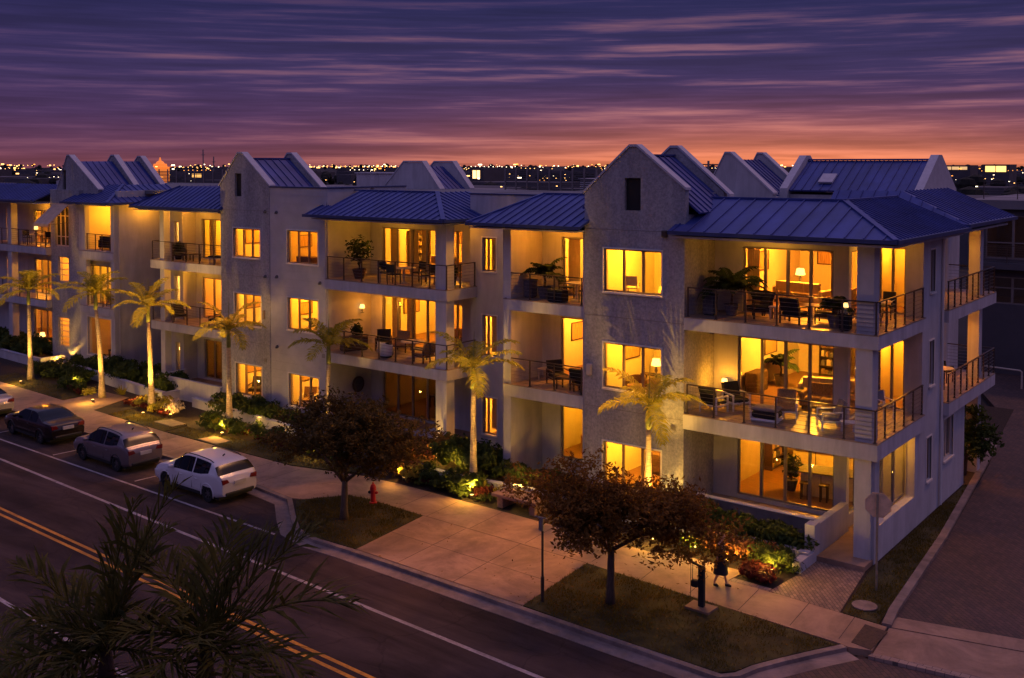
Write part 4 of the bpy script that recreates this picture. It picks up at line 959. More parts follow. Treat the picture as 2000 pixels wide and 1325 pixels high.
tree('street_tree', (bx,by,0), [(bx,by,0),(bx,by,.6),(bx+.01,by,1.2),(bx+.02,by,1.65)],
     [[(bx,by,1.55),(bx-.8,by-.1,2.3),(bx-2.4,by-.1,3.0)],[(bx,by,1.6),(bx+.9,by+.2,2.2),(bx+2.4,by+.4,2.7)],[(bx,by,1.6),(bx-.1,by+.5,2.6),(bx-.3,by+.8,3.8)],[(bx,by,1.55),(bx+.3,by-.7,2.4),(bx+.5,by-1.5,2.9)]],
     blobs_in(bx+.1, by, 2.85, 2.85, 2.0, 1.25, 38, .72)+[(bx-1.0,by+.2,3.6,1.1,.9,.45),(bx+1.7,by-.1,2.2,.9,.7,.35),(bx-2.9,by,2.9,.7,.6,.35),(bx+2.8,by,3.0,.7,.6,.35),(bx+3.3,by+.2,2.8,.7,.6,.35),(bx+3.0,by-.1,2.3,.7,.6,.35),(bx+2.2,by,3.3,.8,.7,.4),(bx-3.2,by,3.1,.6,.6,.3)], 23000, .15, 'leafrust', 'rust-leaved spreading street tree on the corner lawn', .11)
bx, by = -11.75+.45, 46.0
bx = -11.45
tree('garden_tree', (bx,by,0), [(bx,by,0),(bx+.05,by,.5),(bx+.1,by,.9)], [[(bx+.1,by,.8),(bx+.4,by,1.4),(bx+.5,by,1.9)],[(bx+.1,by,.8),(bx-.1,by+.2,1.5),(bx-.05,by,2.4)]],
     [(bx+.0,by,2.55,.55,.7,.35),(bx+.1,by+.3,1.9,.7,.8,.4),(bx+.6,by,1.6,.6,.7,.35),(bx+.2,by-.3,1.2,.6,.7,.3)], 2200, .24, 'shrub', 'bushy small tree beside the alley kerb at the flank of the corner block', .07)
mb = MB()
for i in range(520):
    a = RND.uniform(0,6.28); q = abs(RND.gauss(0,2.3)); c = RND.choice(((-16.3,26.0),(-16.3,26.0),(-28,26.4)))
    x, y = c[0]+math.cos(a)*q*1.2, c[1]+math.sin(a)*q*.8
    if y < 24.4 or y > 29.5 or (x > -10.6): continue
    leafquad(mb, (x,y,.03), .10, (0,0,3))
o = mb.build('fallen_leaves', M['leafrust']); o['kind'] = 'stuff'
# ------------------------------------------------------------------ palms
def frond(mb, base, az, el, L, droop, ll, n=22, w=.05, twist=0, m=0, rr=.022, ldrop=.45, spread=.86, jit=0):
    base = Vector(base); pts = []; h = Vector((math.cos(az), math.sin(az), 0)); p = base.copy(); e = el
    for i in range(n+1):
        pts.append(p.copy()); d = h*math.cos(e)+Vector((0,0,math.sin(e))); p = p+d*(L/n); e -= droop/n*(.6+.9*i/n)
    mb.tube(pts, [rr*(1-.8*i/n) for i in range(n+1)], 5, m)
    for i in range(2, n+1):
        d = (pts[i]-pts[i-1]).normalized(); s = d.cross(Vector((0,0,1)))
        s = s.normalized() if s.length > 1e-3 else Vector((1,0,0)); up = s.cross(d)
        f = math.sin(math.pi*min(1,(i/n)*.86+.10))**.6
        for sd in (-1, 1):
            for sub in (0, .5):
                q = pts[i-1].lerp(pts[i], sub)
                l = ll*f*RND.uniform(.85,1.12)
                dr = (s*sd*spread+d*(1.35-spread*.93)+up*.22); dr = (dr+Vector((RND.gauss(0,jit),RND.gauss(0,jit),RND.gauss(0,jit)))).normalized() if jit else dr.normalized(); mid = q+dr*l*.5; tip = q+dr*l*.93+Vector((0,0,-1))*l*ldrop*RND.uniform(.6,1.2)
                ww = d*w*.5
                mb.add([q-ww*.5, mid-ww, tip, mid+ww, q+ww*.5], [(0,1,3,4),(1,2,3)], m)
def palm(base, h, label, seed, lean=0, nf=8, fl=2.1, spear=True, azo=0):
    RND.seed(seed)
    t = thing('royal_palm', label, 'palm tree', base, 0, 'floodlit palms along the facade')
    x, y, z = base; h += .3; mb = MB(); pts = []; rs = []
    for i in range(13):
        f = i/12; pts.append((x+lean*f*f, y, z+h*f)); rs.append((.16-.07*f)*(1+.35*max(0,.2-f)/.2)*(1.05 if i % 2 else 1))
    mb.tube(pts, rs, 10); mb.build('trunk', M['palmtrunk'], t, smooth=True)
    tx = x+lean; cs = MB(); cs.tube([(tx,y,z+h-.02),(tx,y,z+h+.25),(tx,y,z+h+.75),(tx,y,z+h+.95)], [.10,.115,.08,.04], 9); cs.build('crownshaft', M['shaft'], t, smooth=True)
    for k in range(nf):
        az = azo+2*math.pi*k/nf+RND.uniform(-.25,.25); el = (1.15,.45,.85,.15,.65)[k % 5]+RND.uniform(-.12,.12); f = MB()
        frond(f, (tx,y,z+h+.8), az, el, fl*RND.uniform(.85,1.08), RND.uniform(.95,1.45), .66, 15, .088, ldrop=.34, spread=.74, jit=.07)
        f.build('frond', M['palmleaf'], t)
    if spear:
        s = MB(); s.tube([(tx,y,z+h+.8),(tx+.03,y,z+h+1.7),(tx+.05,y,z+h+2.3)], [.03,.02,.006], 5); s.build('spear_leaf', M['shaft'], t)
    return t
PALMS = [((-61.3,32.2,0), 4.25, 'leftmost palm with a thin dark crown before the awning block', 3, -.1, 8, 2.4, 0), ((-53.4,32.1,0), 4.6, 'palm with a curved trunk base right of the angled planter wall end, second from left', 14, -.5, 8, 2.4, .4),
         ((-48.6,32.05,0), 4.35, 'brightly lit palm beside the entry path, third from left', 25, -.2, 7, 2.2, .2), ((-42.0,32.0,0), 3.75, 'lit palm in front of the siding tower window, behind the white car', 36, 0, 7, 2.1, .9),
         ((-35.7,32.6,0), 3.6, 'palm rising behind the dark street tree', 47, .15, 7, 2.2, .1), ((-26.5,32.0,0), 3.75, 'tallest floodlit palm between the floodlit pillar and the bench', 58, 0, 7, 2.3, .6),
         ((-18.55,32.1,0), 3.35, 'palm with a dark trunk before the rough stucco tower, behind the rust-leaved tree', 69, 0, 7, 2.2, .3)]
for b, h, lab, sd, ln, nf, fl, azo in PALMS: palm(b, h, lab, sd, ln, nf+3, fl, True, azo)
RND.seed(99)
def uplight(x, y, label, aim, w, ang=38, z=.0, glow=26):
    t = thing('ground_uplight', label, 'garden light', (x,y,z), 0, 'ground uplights')
    mb = MB(); mb.lathe([(.05,.0),(.06,.02),(.075,.10),(.08,.16)], (x,y,z), 10); mb.build('housing', M['rail'], t)
    mb = MB(); mb.lathe([(.07,.161),(.068,.170)], (x,y,z), 10); mb.build('lens', M['lens'], t)
    spot((x,y,z+.2), aim, w, ang=ang)
    if glow: lamp(x, y-.3, z+.55, glow, col=(1,.55,.07), r=.05, name='added_spill_fill')  # added bare lamp, imitates uplight spill to brighten the shrubs nearby
for (b, h, lab, *_), w in zip(PALMS, (220,280,520,560,460,600,330)):
    uplight(b[0]+.75, b[1]-1.0, 'small round ground uplight at the foot of '+('the leftmost palm','the palm second from left','the brightly lit palm third from left','the lit palm behind the white car','the palm behind the dark street tree','the tallest floodlit palm','the palm before the rough stucco tower')[[p[2] for p in PALMS].index(lab)], (b[0]-.03, b[1], 4.5), w*1.25, 60)
# wall washers
uplight(-41.3, 33.45, 'small ground uplight against the siding bay corner', (-41.5,34.5,4.6), 150, 34, 0, 3)
uplight(-30.2, 34.05, 'small ground uplight at the foot of the floodlit pillar', (-30.15,34.33,3.0), 120, 50)
uplight(-18.5, 32.85, 'small ground uplight at the right corner of the rough stucco tower', (-18.35,33.6,1.7), 90, 100)
uplight(-64.0, 35.6, 'small ground uplight below the louvred window', (-63.6,36.3,2.0), 130, 80)
uplight(-14.9, 30.85, 'small ground uplight among the golden shrubs left of the person', (-14.7,31.8,.7), 30, 120, 0, 20)
uplight(-13.4, 31.0, 'small ground uplight among the golden shrubs by the kerb block', (-13.5,32,.8), 26, 120, 0, 18)
uplight(-31.0, 32.9, 'small ground uplight in the orange bushes', (-31,33.6,.8), 20, 120, 0, 18)
uplight(-46.4, 31.7, 'small ground uplight at the pale blossoms', (-46.3,32.2,.6), 20, 120, 0, 16)
for k, (gx, gy, lab) in enumerate(((-56.6,32.6,'small ground uplight in the border between the two left palms'),(-50.2,32.4,'small ground uplight near the third palm, by the entry path'),(-44.6,32.3,'small ground uplight before the siding tower'),(-39.5,32.0,'small ground uplight along the long planter wall behind the white car'),
        (-29.3,30.95,'small ground uplight at the yellow croton behind the hydrant'),(-28.2,32.9,'small ground uplight in the dark shrubs right of the floodlit pillar'),(-24.4,32.7,'small ground uplight under the recessed balconies'),(-16.2,31.2,'small ground uplight at the left end of the golden shrubs'),(-15.4,32.9,'small ground uplight inside the corner terrace planter'))):
    uplight(gx, gy, lab, (gx,gy+.7,.6), 6, 120, .05, 20)
# floodlights under the gables washing the forecourt
spot((-18.75,33.3,10.4), (-22.6,27.6,0), 620, col=(1,.36,.06), ang=62, blend=1, r=.15, name='gable_floodlight')
spot((-42.2,34.3,10.5), (-41.5,28.6,0), 420, col=(1,.37,.07), ang=50, blend=1, r=.15, name='gable_floodlight')
spot((-41.3,34.3,10.5), (-52,29.4,0), 560, col=(1,.37,.07), ang=45, blend=1, r=.15, name='gable_floodlight')
spot((-18.6,33.3,10.4), (-13.5,29.2,0), 340, col=(1,.37,.07), ang=45, blend=1, r=.15, name='gable_floodlight')
# near palms rising from the ground on the camera side of the street
def nearpalm(base, crown, fronds, label):
    t = thing('near_palm', label, 'palm tree', base, 0)
    mb = MB(); c = Vector(crown); b = Vector(base)
    mb.tube([b, b.lerp(c,.4), b.lerp(c,.8), c+Vector((0,0,-.35)), c+Vector((0,0,.12))], [.24,.15,.12,.10,.03], 10); mb.build('trunk', M['foretrunk'], t, smooth=True)
    for az, el, L, dr, ll in fronds:
        f = MB(); frond(f, c, az, el, L, dr, ll, 17, .046, m=0, rr=.020, ldrop=.16, spread=.58, jit=.22); f.build('frond', M['foreleaf'], t)
    return t
def rp(a): return rad(a)
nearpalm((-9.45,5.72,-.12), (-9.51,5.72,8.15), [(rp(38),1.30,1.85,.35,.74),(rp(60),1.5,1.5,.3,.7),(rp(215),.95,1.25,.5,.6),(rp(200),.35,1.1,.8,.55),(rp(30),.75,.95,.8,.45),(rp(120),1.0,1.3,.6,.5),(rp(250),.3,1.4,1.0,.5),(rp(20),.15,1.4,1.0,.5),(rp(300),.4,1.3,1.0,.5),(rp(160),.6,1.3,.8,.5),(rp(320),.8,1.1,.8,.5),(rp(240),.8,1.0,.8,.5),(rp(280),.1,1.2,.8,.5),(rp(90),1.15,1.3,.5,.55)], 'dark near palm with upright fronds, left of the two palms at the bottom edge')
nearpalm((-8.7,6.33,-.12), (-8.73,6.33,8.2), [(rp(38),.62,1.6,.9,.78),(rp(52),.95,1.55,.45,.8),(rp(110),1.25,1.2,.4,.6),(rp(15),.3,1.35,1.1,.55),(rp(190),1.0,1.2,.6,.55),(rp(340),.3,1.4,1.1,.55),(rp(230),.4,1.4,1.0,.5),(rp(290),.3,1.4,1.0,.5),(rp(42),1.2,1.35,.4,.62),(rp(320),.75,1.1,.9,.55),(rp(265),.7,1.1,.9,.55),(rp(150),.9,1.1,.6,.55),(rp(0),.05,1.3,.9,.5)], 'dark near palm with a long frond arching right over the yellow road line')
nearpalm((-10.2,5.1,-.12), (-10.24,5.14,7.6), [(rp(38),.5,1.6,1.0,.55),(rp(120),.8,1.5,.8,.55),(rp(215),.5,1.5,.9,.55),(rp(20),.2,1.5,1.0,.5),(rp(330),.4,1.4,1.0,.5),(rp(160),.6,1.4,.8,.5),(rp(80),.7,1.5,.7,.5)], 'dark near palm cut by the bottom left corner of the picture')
# ------------------------------------------------------------------ cars
def interp(xs, ys, x):
    if x <= xs[0]: return ys[0]
    for i in range(len(xs)-1):
        if x <= xs[i+1]:
            t = (x-xs[i])/(xs[i+1]-xs[i]); h = xs[i+1]-xs[i]
            m0 = (ys[i+1]-ys[i-1])/(xs[i+1]-xs[i-1]) if i > 0 else (ys[1]-ys[0])/h
            m1 = (ys[i+2]-ys[i])/(xs[i+2]-xs[i]) if i+2 < len(xs) else (ys[i+1]-ys[i])/h
            d = (ys[i+1]-ys[i])/h
            if d == 0: m0 = m1 = 0
            else:
                if m0/d < 0: m0 = 0
                if m1/d < 0: m1 = 0
                m0 = max(-3*abs(d), min(3*abs(d), m0)); m1 = max(-3*abs(d), min(3*abs(d), m1))
            return (2*t**3-3*t*t+1)*ys[i]+(t**3-2*t*t+t)*h*m0+(-2*t**3+3*t*t)*ys[i+1]+(t**3-t*t)*h*m1
    return ys[-1]
CARSPEC = {
 'suv': dict(L=4.55, W=.92, roof=([0,.06,.18,.56,.95,2.0,2.65,3.45,3.95,4.38,4.55],[.82,.99,1.09,1.47,1.56,1.61,1.54,1.08,.99,.85,.60]), belt=([0,.3,.7,1.4,3.4,4.55],[1.0,1.12,1.14,1.03,.94,.64]), rg=(.22,.53), ws=(2.7,3.38), sw=(.80,3.1), wh=(.84,3.62), tr=.70, wr=.345),
 'sedan': dict(L=4.75, W=.91, roof=([0,.12,.35,.75,1.55,1.95,2.7,3.55,4.2,4.6,4.75],[.72,.95,1.02,1.06,1.39,1.44,1.42,1.02,.93,.80,.58]), belt=([0,.3,1.2,3.5,4.75],[.92,.98,.96,.92,.6]), rg=(.80,1.58), ws=(2.75,3.48), sw=(1.35,3.1), wh=(.98,3.8), tr=.66, wr=.33)}
def car(spec, pm, loc, rz, label, rails=True, plate=True, tail='taillight'):
    c = CARSPEC[spec]; L = c['L']; W = c['W']
    t = thing('parked_car', label, 'car', loc, rz, 'cars parked along the kerb')
    NX = 64; ring = 15
    def sec(x):
        zr = interp(*c['roof'], x); zb = min(interp(*c['belt'], x), zr-.015)
        e = min(1, min((x+.05)/.5, (L-x+.06)/.75)); wf = W*(.80+.20*max(0,e)**.45)
        cab = max(0, min(1, (zr-zb)/.5)); wr = wf*(1-.25*cab)-.02
        zs = .24+.10*max(0, 1-x/.5)+.06*max(0, 1-(L-x)/.6)
        P = [(wf*.90,zs),(wf*.985,zs+.09),(wf*.99,.48),(wf*1.0,.62),(wf*.995,zb-.14 if zb-.14 > .64 else .66),(wf*.975,zb-.03),(wf*.955,zb)]
        for k in range(1,5):
            f = k/4; P.append((wf*.955+(wr-wf*.955)*f, zb+(zr-.055*cab-.01-zb)*f))
        P += [(wr*.90,zr-.02*cab-.004),(wr*.66,zr-.006),(wr*.33,zr),(0,zr+.004)]
        return P
    grid = [[(L/2-L+ (i/NX)*L, p[0], p[1]) for p in sec(i/NX*L)] for i in range(NX+1)]  # local x: rear at -L/2, front at +L/2
    body, glass = MB(), {'rear_window': MB(), 'windshield': MB(), 'side_window': MB()}
    side = {1: [MB(), MB()], -1: [MB(), MB()]}
    idx = {}
    wx = c['wh']; wr = c['wr']
    for sgn in (1, -1):
        for i in range(NX):
            x = (i+.5)/NX*L
            for k in range(ring-1):
                q = [grid[i][k], grid[i+1][k], grid[i+1][k+1], grid[i][k+1]]
                cz = sum(v[2] for v in q)/4
                if k < 4 and any((x-w)**2+(cz-wr)**2 < (wr+.045)**2 for w in wx): continue
                key = []
                for a, b in ((i,k),(i+1,k),(i+1,k+1),(i,k+1)):
                    s2 = sgn if b < ring-1 else 1
                    if (a,b,s2) not in idx:
                        v = grid[a][b]; idx[(a,b,s2)] = len(body.v); body.v.append((v[0], v[1]*s2, v[2]))
                    key.append(idx[(a,b,s2)])
                body.f.append(tuple(key if sgn < 0 else key[::-1])); body.mi.append(0)
                # glass
                pill = abs(x-(c['sw'][0]+c['sw'][1])*.47) < .04
                n = (Vector(q[1])-Vector(q[0])).cross(Vector(q[3])-Vector(q[0]))
                n = Vector((n.x, n.y, n.z)).normalized()
                if n.z < 0 and n.y < 0: n = -n
                if n.y < 0: n.y = -n.y
                if n.z < 0: n = Vector((-n.x, n.y, -n.z))
                tgt = None
                if 6 <= k <= 9 and c['sw'][0] < x < c['sw'][1] and not pill: tgt = side[sgn][x > (c['sw'][0]+c['sw'][1])*.47]
                elif k >= 10 and c['rg'][0] < x < c['rg'][1]: tgt = glass['rear_window']
                elif k >= 10 and c['ws'][0] < x < c['ws'][1]: tgt = glass['windshield']
                if tgt is not None:
                    o = .007; vs = [(v[0]+n.x*o, (v[1]+n.y*o)*sgn, v[2]+n.z*o) for v in q]
                    tgt.add(vs, [(0,1,2,3) if sgn < 0 else (3,2,1,0)])
    ends = []
    for i in (0, NX):
        vs = [(v[0], v[1], v[2]) for v in grid[i]]+[(v[0], -v[1], v[2]) for v in grid[i][-2::-1]]
        body.add(vs, [tuple(range(len(vs))) if i == 0 else tuple(range(len(vs)-1,-1,-1))])
    o = body.build('body', M[pm], t, smooth=True, local=True, fix=True)
    for nme, g in glass.items():
        if nme != 'side_window' and g.f: g.build(nme, M['autoglass'], t, smooth=True, local=True, fix=True, weld=.03)
    for s_ in (1, -1):
        for g_ in side[s_]: g_.build('side_window', M['autoglass'], t, smooth=True, local=True, fix=True, weld=.02)
    X = lambda x: x-L/2
    u = MB(); u.box(X(.25), -W*.86, .17, X(L-.3), W*.86, .42); u.build('underbody', M['plastic'], t, local=True)
    for w in wx:
        for s_ in (1, -1):
            y = s_*(W-.115); k = MB()
            prof = [(.20,-.10),(wr*.92,-.105),(wr,-.07),(wr,.07),(wr*.92,.105),(.20,.10)]
            vs = []; fs = []; n = 24
            for r_, d in prof:
                for j in range(n): a = 2*math.pi*j/n; vs.append((X(w)+r_*math.cos(a), y+d, wr+r_*math.sin(a)))
            for p_ in range(len(prof)-1):
                for j in range(n): fs.append((p_*n+j, p_*n+(j+1)%n, (p_+1)*n+(j+1)%n, (p_+1)*n+j))
            k.add(vs, fs); wl = k.build('wheel', M['tyre'], t, smooth=False, local=True, fix=True)
            h = MB()
            yy = y+s_*.055
            h.tube([(X(w),y-s_*.04,wr),(X(w),y-s_*.03,wr)], .215, 20, 1)
            h.tube([(X(w),y,wr),(X(w),yy+s_*.02,wr)], .05, 10)
            for j in range(7):
                a = 2*math.pi*j/7; h.bar((X(w)+.04*math.cos(a),yy,wr+.04*math.sin(a)), (X(w)+.205*math.cos(a),yy,wr+.205*math.sin(a)), .045, .02, up=(0,1,0))
            for j in range(24):
                a, b = 2*math.pi*j/24, 2*math.pi*(j+1)/24; h.bar((X(w)+.212*math.cos(a),yy,wr+.212*math.sin(a)), (X(w)+.212*math.cos(b),yy,wr+.212*math.sin(b)), .022, .05, up=(0,1,0))
            h.build('rim', [M['alloy'], M['plastic']], wl, local=True)
            ar = MB(); pts = [(X(w)+(wr+.05)*math.cos(a), s_*(W*.992-.006), wr+(wr+.05)*math.sin(a)) for a in [math.pi*(-.08+1.16*q/16) for q in range(17)]]
            ar.tube(pts, .028, 6); ar.build('wheel_arch', M['plastic'] if spec == 'suv' and pm != 'carwhite' else M[pm], t, smooth=True, local=True)
            ww = MB(); ww.box(X(w)-wr-.03, s_*(W-.33), .2, X(w)+wr+.03, s_*(W-.30), .78); ww.build('wheel_well', M['plastic'], t, local=True)
    for s_ in (1, -1):
        for xd in (c['sw'][0]+.42, (c['sw'][0]+c['sw'][1])*.47, c['ws'][1]-.28):
            ds = MB(); zt = interp(*c['belt'], xd)-.02; zc = .42
            ds.bar((X(xd), s_*W*.992, zc), (X(xd), s_*W*.997, .62), .012, .014); ds.bar((X(xd), s_*W*.997, .62), (X(xd), s_*W*.968, zt), .012, .014); ds.build('door_seam', M['plastic'], t, local=True)
        sk = MB(); sk.bar((X(c['wh'][0]+wr+.08), s_*W*.965, .30), (X(c['wh'][1]-wr-.08), s_*W*.965, .30), .05, .12); sk.build('sill_trim', M['plastic'], t, local=True)
        tl = MB(); z = c['tr']+.12
        tl.prism([(s_*W*.52,z+.02),(s_*W*.86,z-.02),(s_*W*.875,z+.16),(s_*W*.62,z+.15)], 'x', X(-.012), X(.22)); tl.build('tail_light', M[tail], t, local=True)
        hl = MB(); hl.rbox(X(L-.52), s_*W*.60 if s_ > 0 else -W*.88, .66, X(L-.16), W*.88 if s_ > 0 else -W*.60, .78, .03); hl.build('headlight', M['headlamp'], t, local=True)
        mr = MB(); xm = c['ws'][1]-.28; mr.rbox(X(xm)-.09, s_*(W+.02) if s_ > 0 else -(W+.20), .98, X(xm)+.07, (W+.20) if s_ > 0 else -(W+.02), 1.12, .03)
        mr.bar((X(xm),s_*W*.93,1.0),(X(xm),s_*(W+.06),1.03),.05); mr.build('wing_mirror', M[pm], t, local=True)
        for xd in ((c['sw'][0]+.75), (c['sw'][0]+1.75)):
            dh = MB(); dh.rbox(X(xd)-.09, s_*W*.985 if s_>0 else -W*1.02, .80, X(xd)+.09, W*1.02 if s_>0 else -W*.985, .83, .01); dh.build('door_handle', M[pm], t, local=True)
    if rails:
        for s_ in (1, -1):
            r = MB(); pts = [(X(x), s_*(W*.70), interp(*c['roof'], x)+.025) for x in [.75+.2*q for q in range(11)]]
            pts[0] = (pts[0][0], pts[0][1], pts[0][2]-.04); pts[-1] = (pts[-1][0], pts[-1][1], pts[-1][2]-.05)
            r.tube(pts, .020, 6); r.build('roof_rail', M['plastic'], t, local=True)
        an = MB(); an.bar((X(1.05),0,1.60),(X(.93),0,1.69),.035,.05); an.build('antenna', M['plastic'], t, local=True)
    if plate:
        zp = .80 if spec == 'suv' else .78
        p = MB(); p.box(X(-.045), -.26, zp-.07, X(.03), .26, zp+.07); p.build('number_plate', M['plate'], t, local=True)
    bp = MB(); bp.rbox(X(-.055), -W*.72, .34, X(.12), W*.72, .46, .03); bp.build('bumper_insert', M['plastic'], t, local=True)
    return t
car('suv', 'carwhite', (-35.25,25.62,RZ), rad(179.0), 'white crossover car with black roof rails, rightmost in the parked row')
car('suv', 'cargrey', (-41.75,25.78,RZ), rad(178.5), 'grey hatchback with roof rails parked behind the white one')
car('sedan', 'carblack', (-48.55,26.1,RZ), rad(178), 'dark sedan parked third along the kerb', rails=False)
car('sedan', 'carsilver', (-55.9,26.5,RZ), rad(177.5), 'silver car cut by the left picture edge, its red tail lamp showing', rails=False)
# ------------------------------------------------------------------ street objects
def hydrant():
    x, y = -28.42, 28.3; t = thing('fire_hydrant', 'red fire hydrant with dark bonnet on the lawn edge beside the pavement', 'fire hydrant', (x,y,0))
    mb = MB(); mb.lathe([(.15,0),(.15,.05),(.10,.07),(.095,.5),(.125,.52),(.125,.56)], (x,y,0), 14); mb.build('barrel', M['red'], t)
    mb = MB(); mb.lathe([(.12,.561),(.115,.64),(.08,.72),(.035,.76),(.03,.82)], (x,y,0), 14); mb.build('bonnet', M['red'], t)
    for a in (0.4, 1.97, 3.54):
        mb = MB(); d = Vector((math.cos(a),math.sin(a),0)); p = Vector((x,y,.42)); mb.tube([p+d*.08,p+d*.17],[.055,.06],10); mb.tube([p+d*.17,p+d*.2],[.035,.03],6); mb.build('outlet_cap', M['plastic' if a > 1 else 'red'], t)
hydrant()
t = thing('concrete_bench', 'pale slab bench standing on the pavement before the raised planter', 'bench', (-23.5,31.3,0))
mb = MB(); mb.rbox(-24.6,30.75,.40,-22.5,31.75,.52,.02); mb.build('seat', M['concrete'], t)
for x in (-24.35,-22.85): mb = MB(); mb.rbox(x,30.8,0,x+.26,31.7,.398,.02); mb.build('leg', M['concrete'], t)
t = thing('sign_post', 'slim dark post with a small bracket on the edge of the corner lawn', 'post', (-17.98,24.92,0))
mb = MB(); mb.tube([(-17.98,24.92,0),(-17.98,24.92,.75)], .055, 10); mb.tube([(-17.98,24.92,.75),(-17.98,24.92,2.45)], .035, 10); mb.build('pole', M['rail'], t)
mb = MB(); mb.rbox(-18.06,24.82,2.15,-17.90,24.88,2.55,.01); mb.bar((-18.25,24.9,2.52),(-17.8,24.9,2.52),.05,.03); mb.build('plate', M['steel'], t)
t = thing('traffic_sign', 'octagonal sign seen from behind on a slim steel post beside the alley', 'road sign', (-10.36,31.75,0))
mb = MB(); mb.box(-10.39,31.70,0,-10.335,31.745,2.98); mb.build('post', M['steel'], t)
mb = MB(); c = Vector((-10.36,31.79,2.63)); R_ = .41; nx = Vector((.94,.34,0)).normalized()
front = [c+nx*R_*math.cos(math.pi/8+k*math.pi/4)+Vector((0,0,1))*R_*math.sin(math.pi/8+k*math.pi/4) for k in range(8)]; dn = Vector((-nx.y,nx.x,0))*.012
mb.add([p for p in front]+[p+dn for p in front], [tuple(range(7,-1,-1)), tuple(range(8,16))]+[(k,(k+1)%8,8+(k+1)%8,8+k) for k in range(8)]); mb.build('sign_plate', M['signback'], t)
t = thing('repair_station', 'dark bicycle repair stand with hanging tools on a concrete pad in the lawn', 'repair stand', (-14.0,27.3,0))
mb = MB(); mb.prism([(-14.4,27.05),(-13.62,27.02),(-13.6,27.6),(-14.4,27.62)], 'z', 0, .07); mb.build('pad', M['concrete'], t)
mb = MB(); mb.rbox(-14.08,27.26,.07,-13.9,27.4,1.25,.02); mb.build('pillar', M['cloth'], t)
mb = MB(); mb.rbox(-14.3,27.22,.62,-14.081,27.38,.82,.03); mb.build('pump_box', M['plastic'], t)
mb = MB(); mb.bar((-14.35,27.33,1.32),(-13.95,27.33,1.24),.06,.05); mb.build('hanger_arm', M['plastic'], t)
for dx in (-.34,-.28): mb = MB(); mb.tube([(-14+dx,27.33,1.30),(-14+dx-.01,27.33,.7),(-14+dx,27.33,.12 if dx < -.3 else .6)], .010, 5); mb.build('hose', M['rail'], t)
mb = MB(); mb.lathe([(.36,.0),(.36,.03),(.33,.036)], (-10.25,30.35,.03), 24); tag(mb.build('manhole_cover', M['kerbc']), 'round pale utility cover in the grass by the alley corner', 'utility cover')
# person walking
def person():
    x, y = -14.3, 29.15
    t = thing('person', 'person in dark coat and skirt walking along the pavement past the rust-leaved tree', 'person', (x,y,0), rad(8))
    # local frame: facing +x
    V = [(0,0,.86),(.0,0,1.02),(.02,0,1.22),(.03,0,1.36),(.05,0,1.44),(.06,0,1.53),(.055,0,1.60),
         (0,.09,.84),(.09,.09,.48),(.19,.08,.09),(.30,.08,.045),
         (0,-.09,.84),(-.02,-.09,.46),(-.16,-.09,.12),(-.08,-.09,.05),
         (.02,.17,1.34),(-.06,.21,1.08),(.04,.20,.86),(.07,.195,.79),
         (.02,-.17,1.34),(.07,-.21,1.09),(.20,-.19,.94),(.25,-.185,.90)]
    Ed = [(0,1),(1,2),(2,3),(3,4),(4,5),(5,6),(0,7),(7,8),(8,9),(9,10),(0,11),(11,12),(12,13),(13,14),(3,15),(15,16),(16,17),(17,18),(3,19),(19,20),(20,21),(21,22)]
    Rr = [.13,.115,.135,.12,.055,.085,.075,.085,.052,.036,.03,.085,.052,.036,.03,.055,.042,.032,.025,.055,.042,.032,.025]
    me = bpy.data.meshes.new('body'); me.from_pydata(V, Ed, []); me.materials.append(M['skin'])
    o = bpy.data.objects.new('body', me); COL.objects.link(o); o.parent = t
    sk = o.modifiers.new('skin', 'SKIN'); sub = o.modifiers.new('sub', 'SUBSURF'); sub.levels = 2; sub.render_levels = 2
    sv = me.skin_vertices[0].data
    for i, r in enumerate(Rr): sv[i].radius = (r, r*1.05)
    sv[0].use_root = True
    mb = MB()
    prof = [(.25,.42,.20),(.20,.62,.18),(.175,.84,.155),(.15,1.0,.125),(.175,1.2,.14),(.16,1.34,.125),(.09,1.43,.08),(.07,1.47,.07)]
    n = 18; vs = []; fs = []
    for a, z, b in prof:
        for k in range(n): th = 2*math.pi*k/n; vs.append((.02+b*1.0*math.cos(th)*(1.15 if z < .7 else 1), a*.92*math.sin(th), z+.012*math.sin(3*th)*(1 if z < .7 else 0)))
    for i in range(len(prof)-1):
        for k in range(n): fs.append((i*n+k,i*n+(k+1)%n,(i+1)*n+(k+1)%n,(i+1)*n+k))
    mb.add(vs, fs); mb.build('coat', M['cloth'], t, smooth=True, local=True)
    for s_, pts in ((1,[(.02,.165,1.36),(-.06,.215,1.08),(.03,.205,.88)]),(-1,[(.02,-.165,1.36),(.07,-.215,1.09),(.18,-.195,.95)])):
        mb = MB(); mb.tube(pts, [.075,.06,.048], 10); mb.build('sleeve', M['cloth'], t, smooth=True, local=True)
    for pts in ([(.15,.08,.05),(.22,.08,.06),(.33,.08,.035)], [(-.17,-.09,.07),(-.12,-.09,.06),(-.02,-.09,.035)]):
        mb = MB(); mb.tube(pts, [.045,.05,.028], 9); mb.build('shoe', M['black'], t, smooth=True, local=True)
    mb = MB(); mb.ell((.035,0,1.595), (.098,.092,.098), 14, 10); mb.tube([(-.03,0,1.62),(-.055,0,1.5),(-.05,0,1.40)], [.07,.075,.045], 10); mb.build('hair', M['hair'], t, smooth=True, local=True)
    mb = MB(); mb.ell((.085,0,1.575), (.062,.068,.085), 14, 10); mb.ell((.148,0,1.565), (.018,.014,.022), 8, 6); mb.build('face', M['skin'], t, smooth=True, local=True)
person()
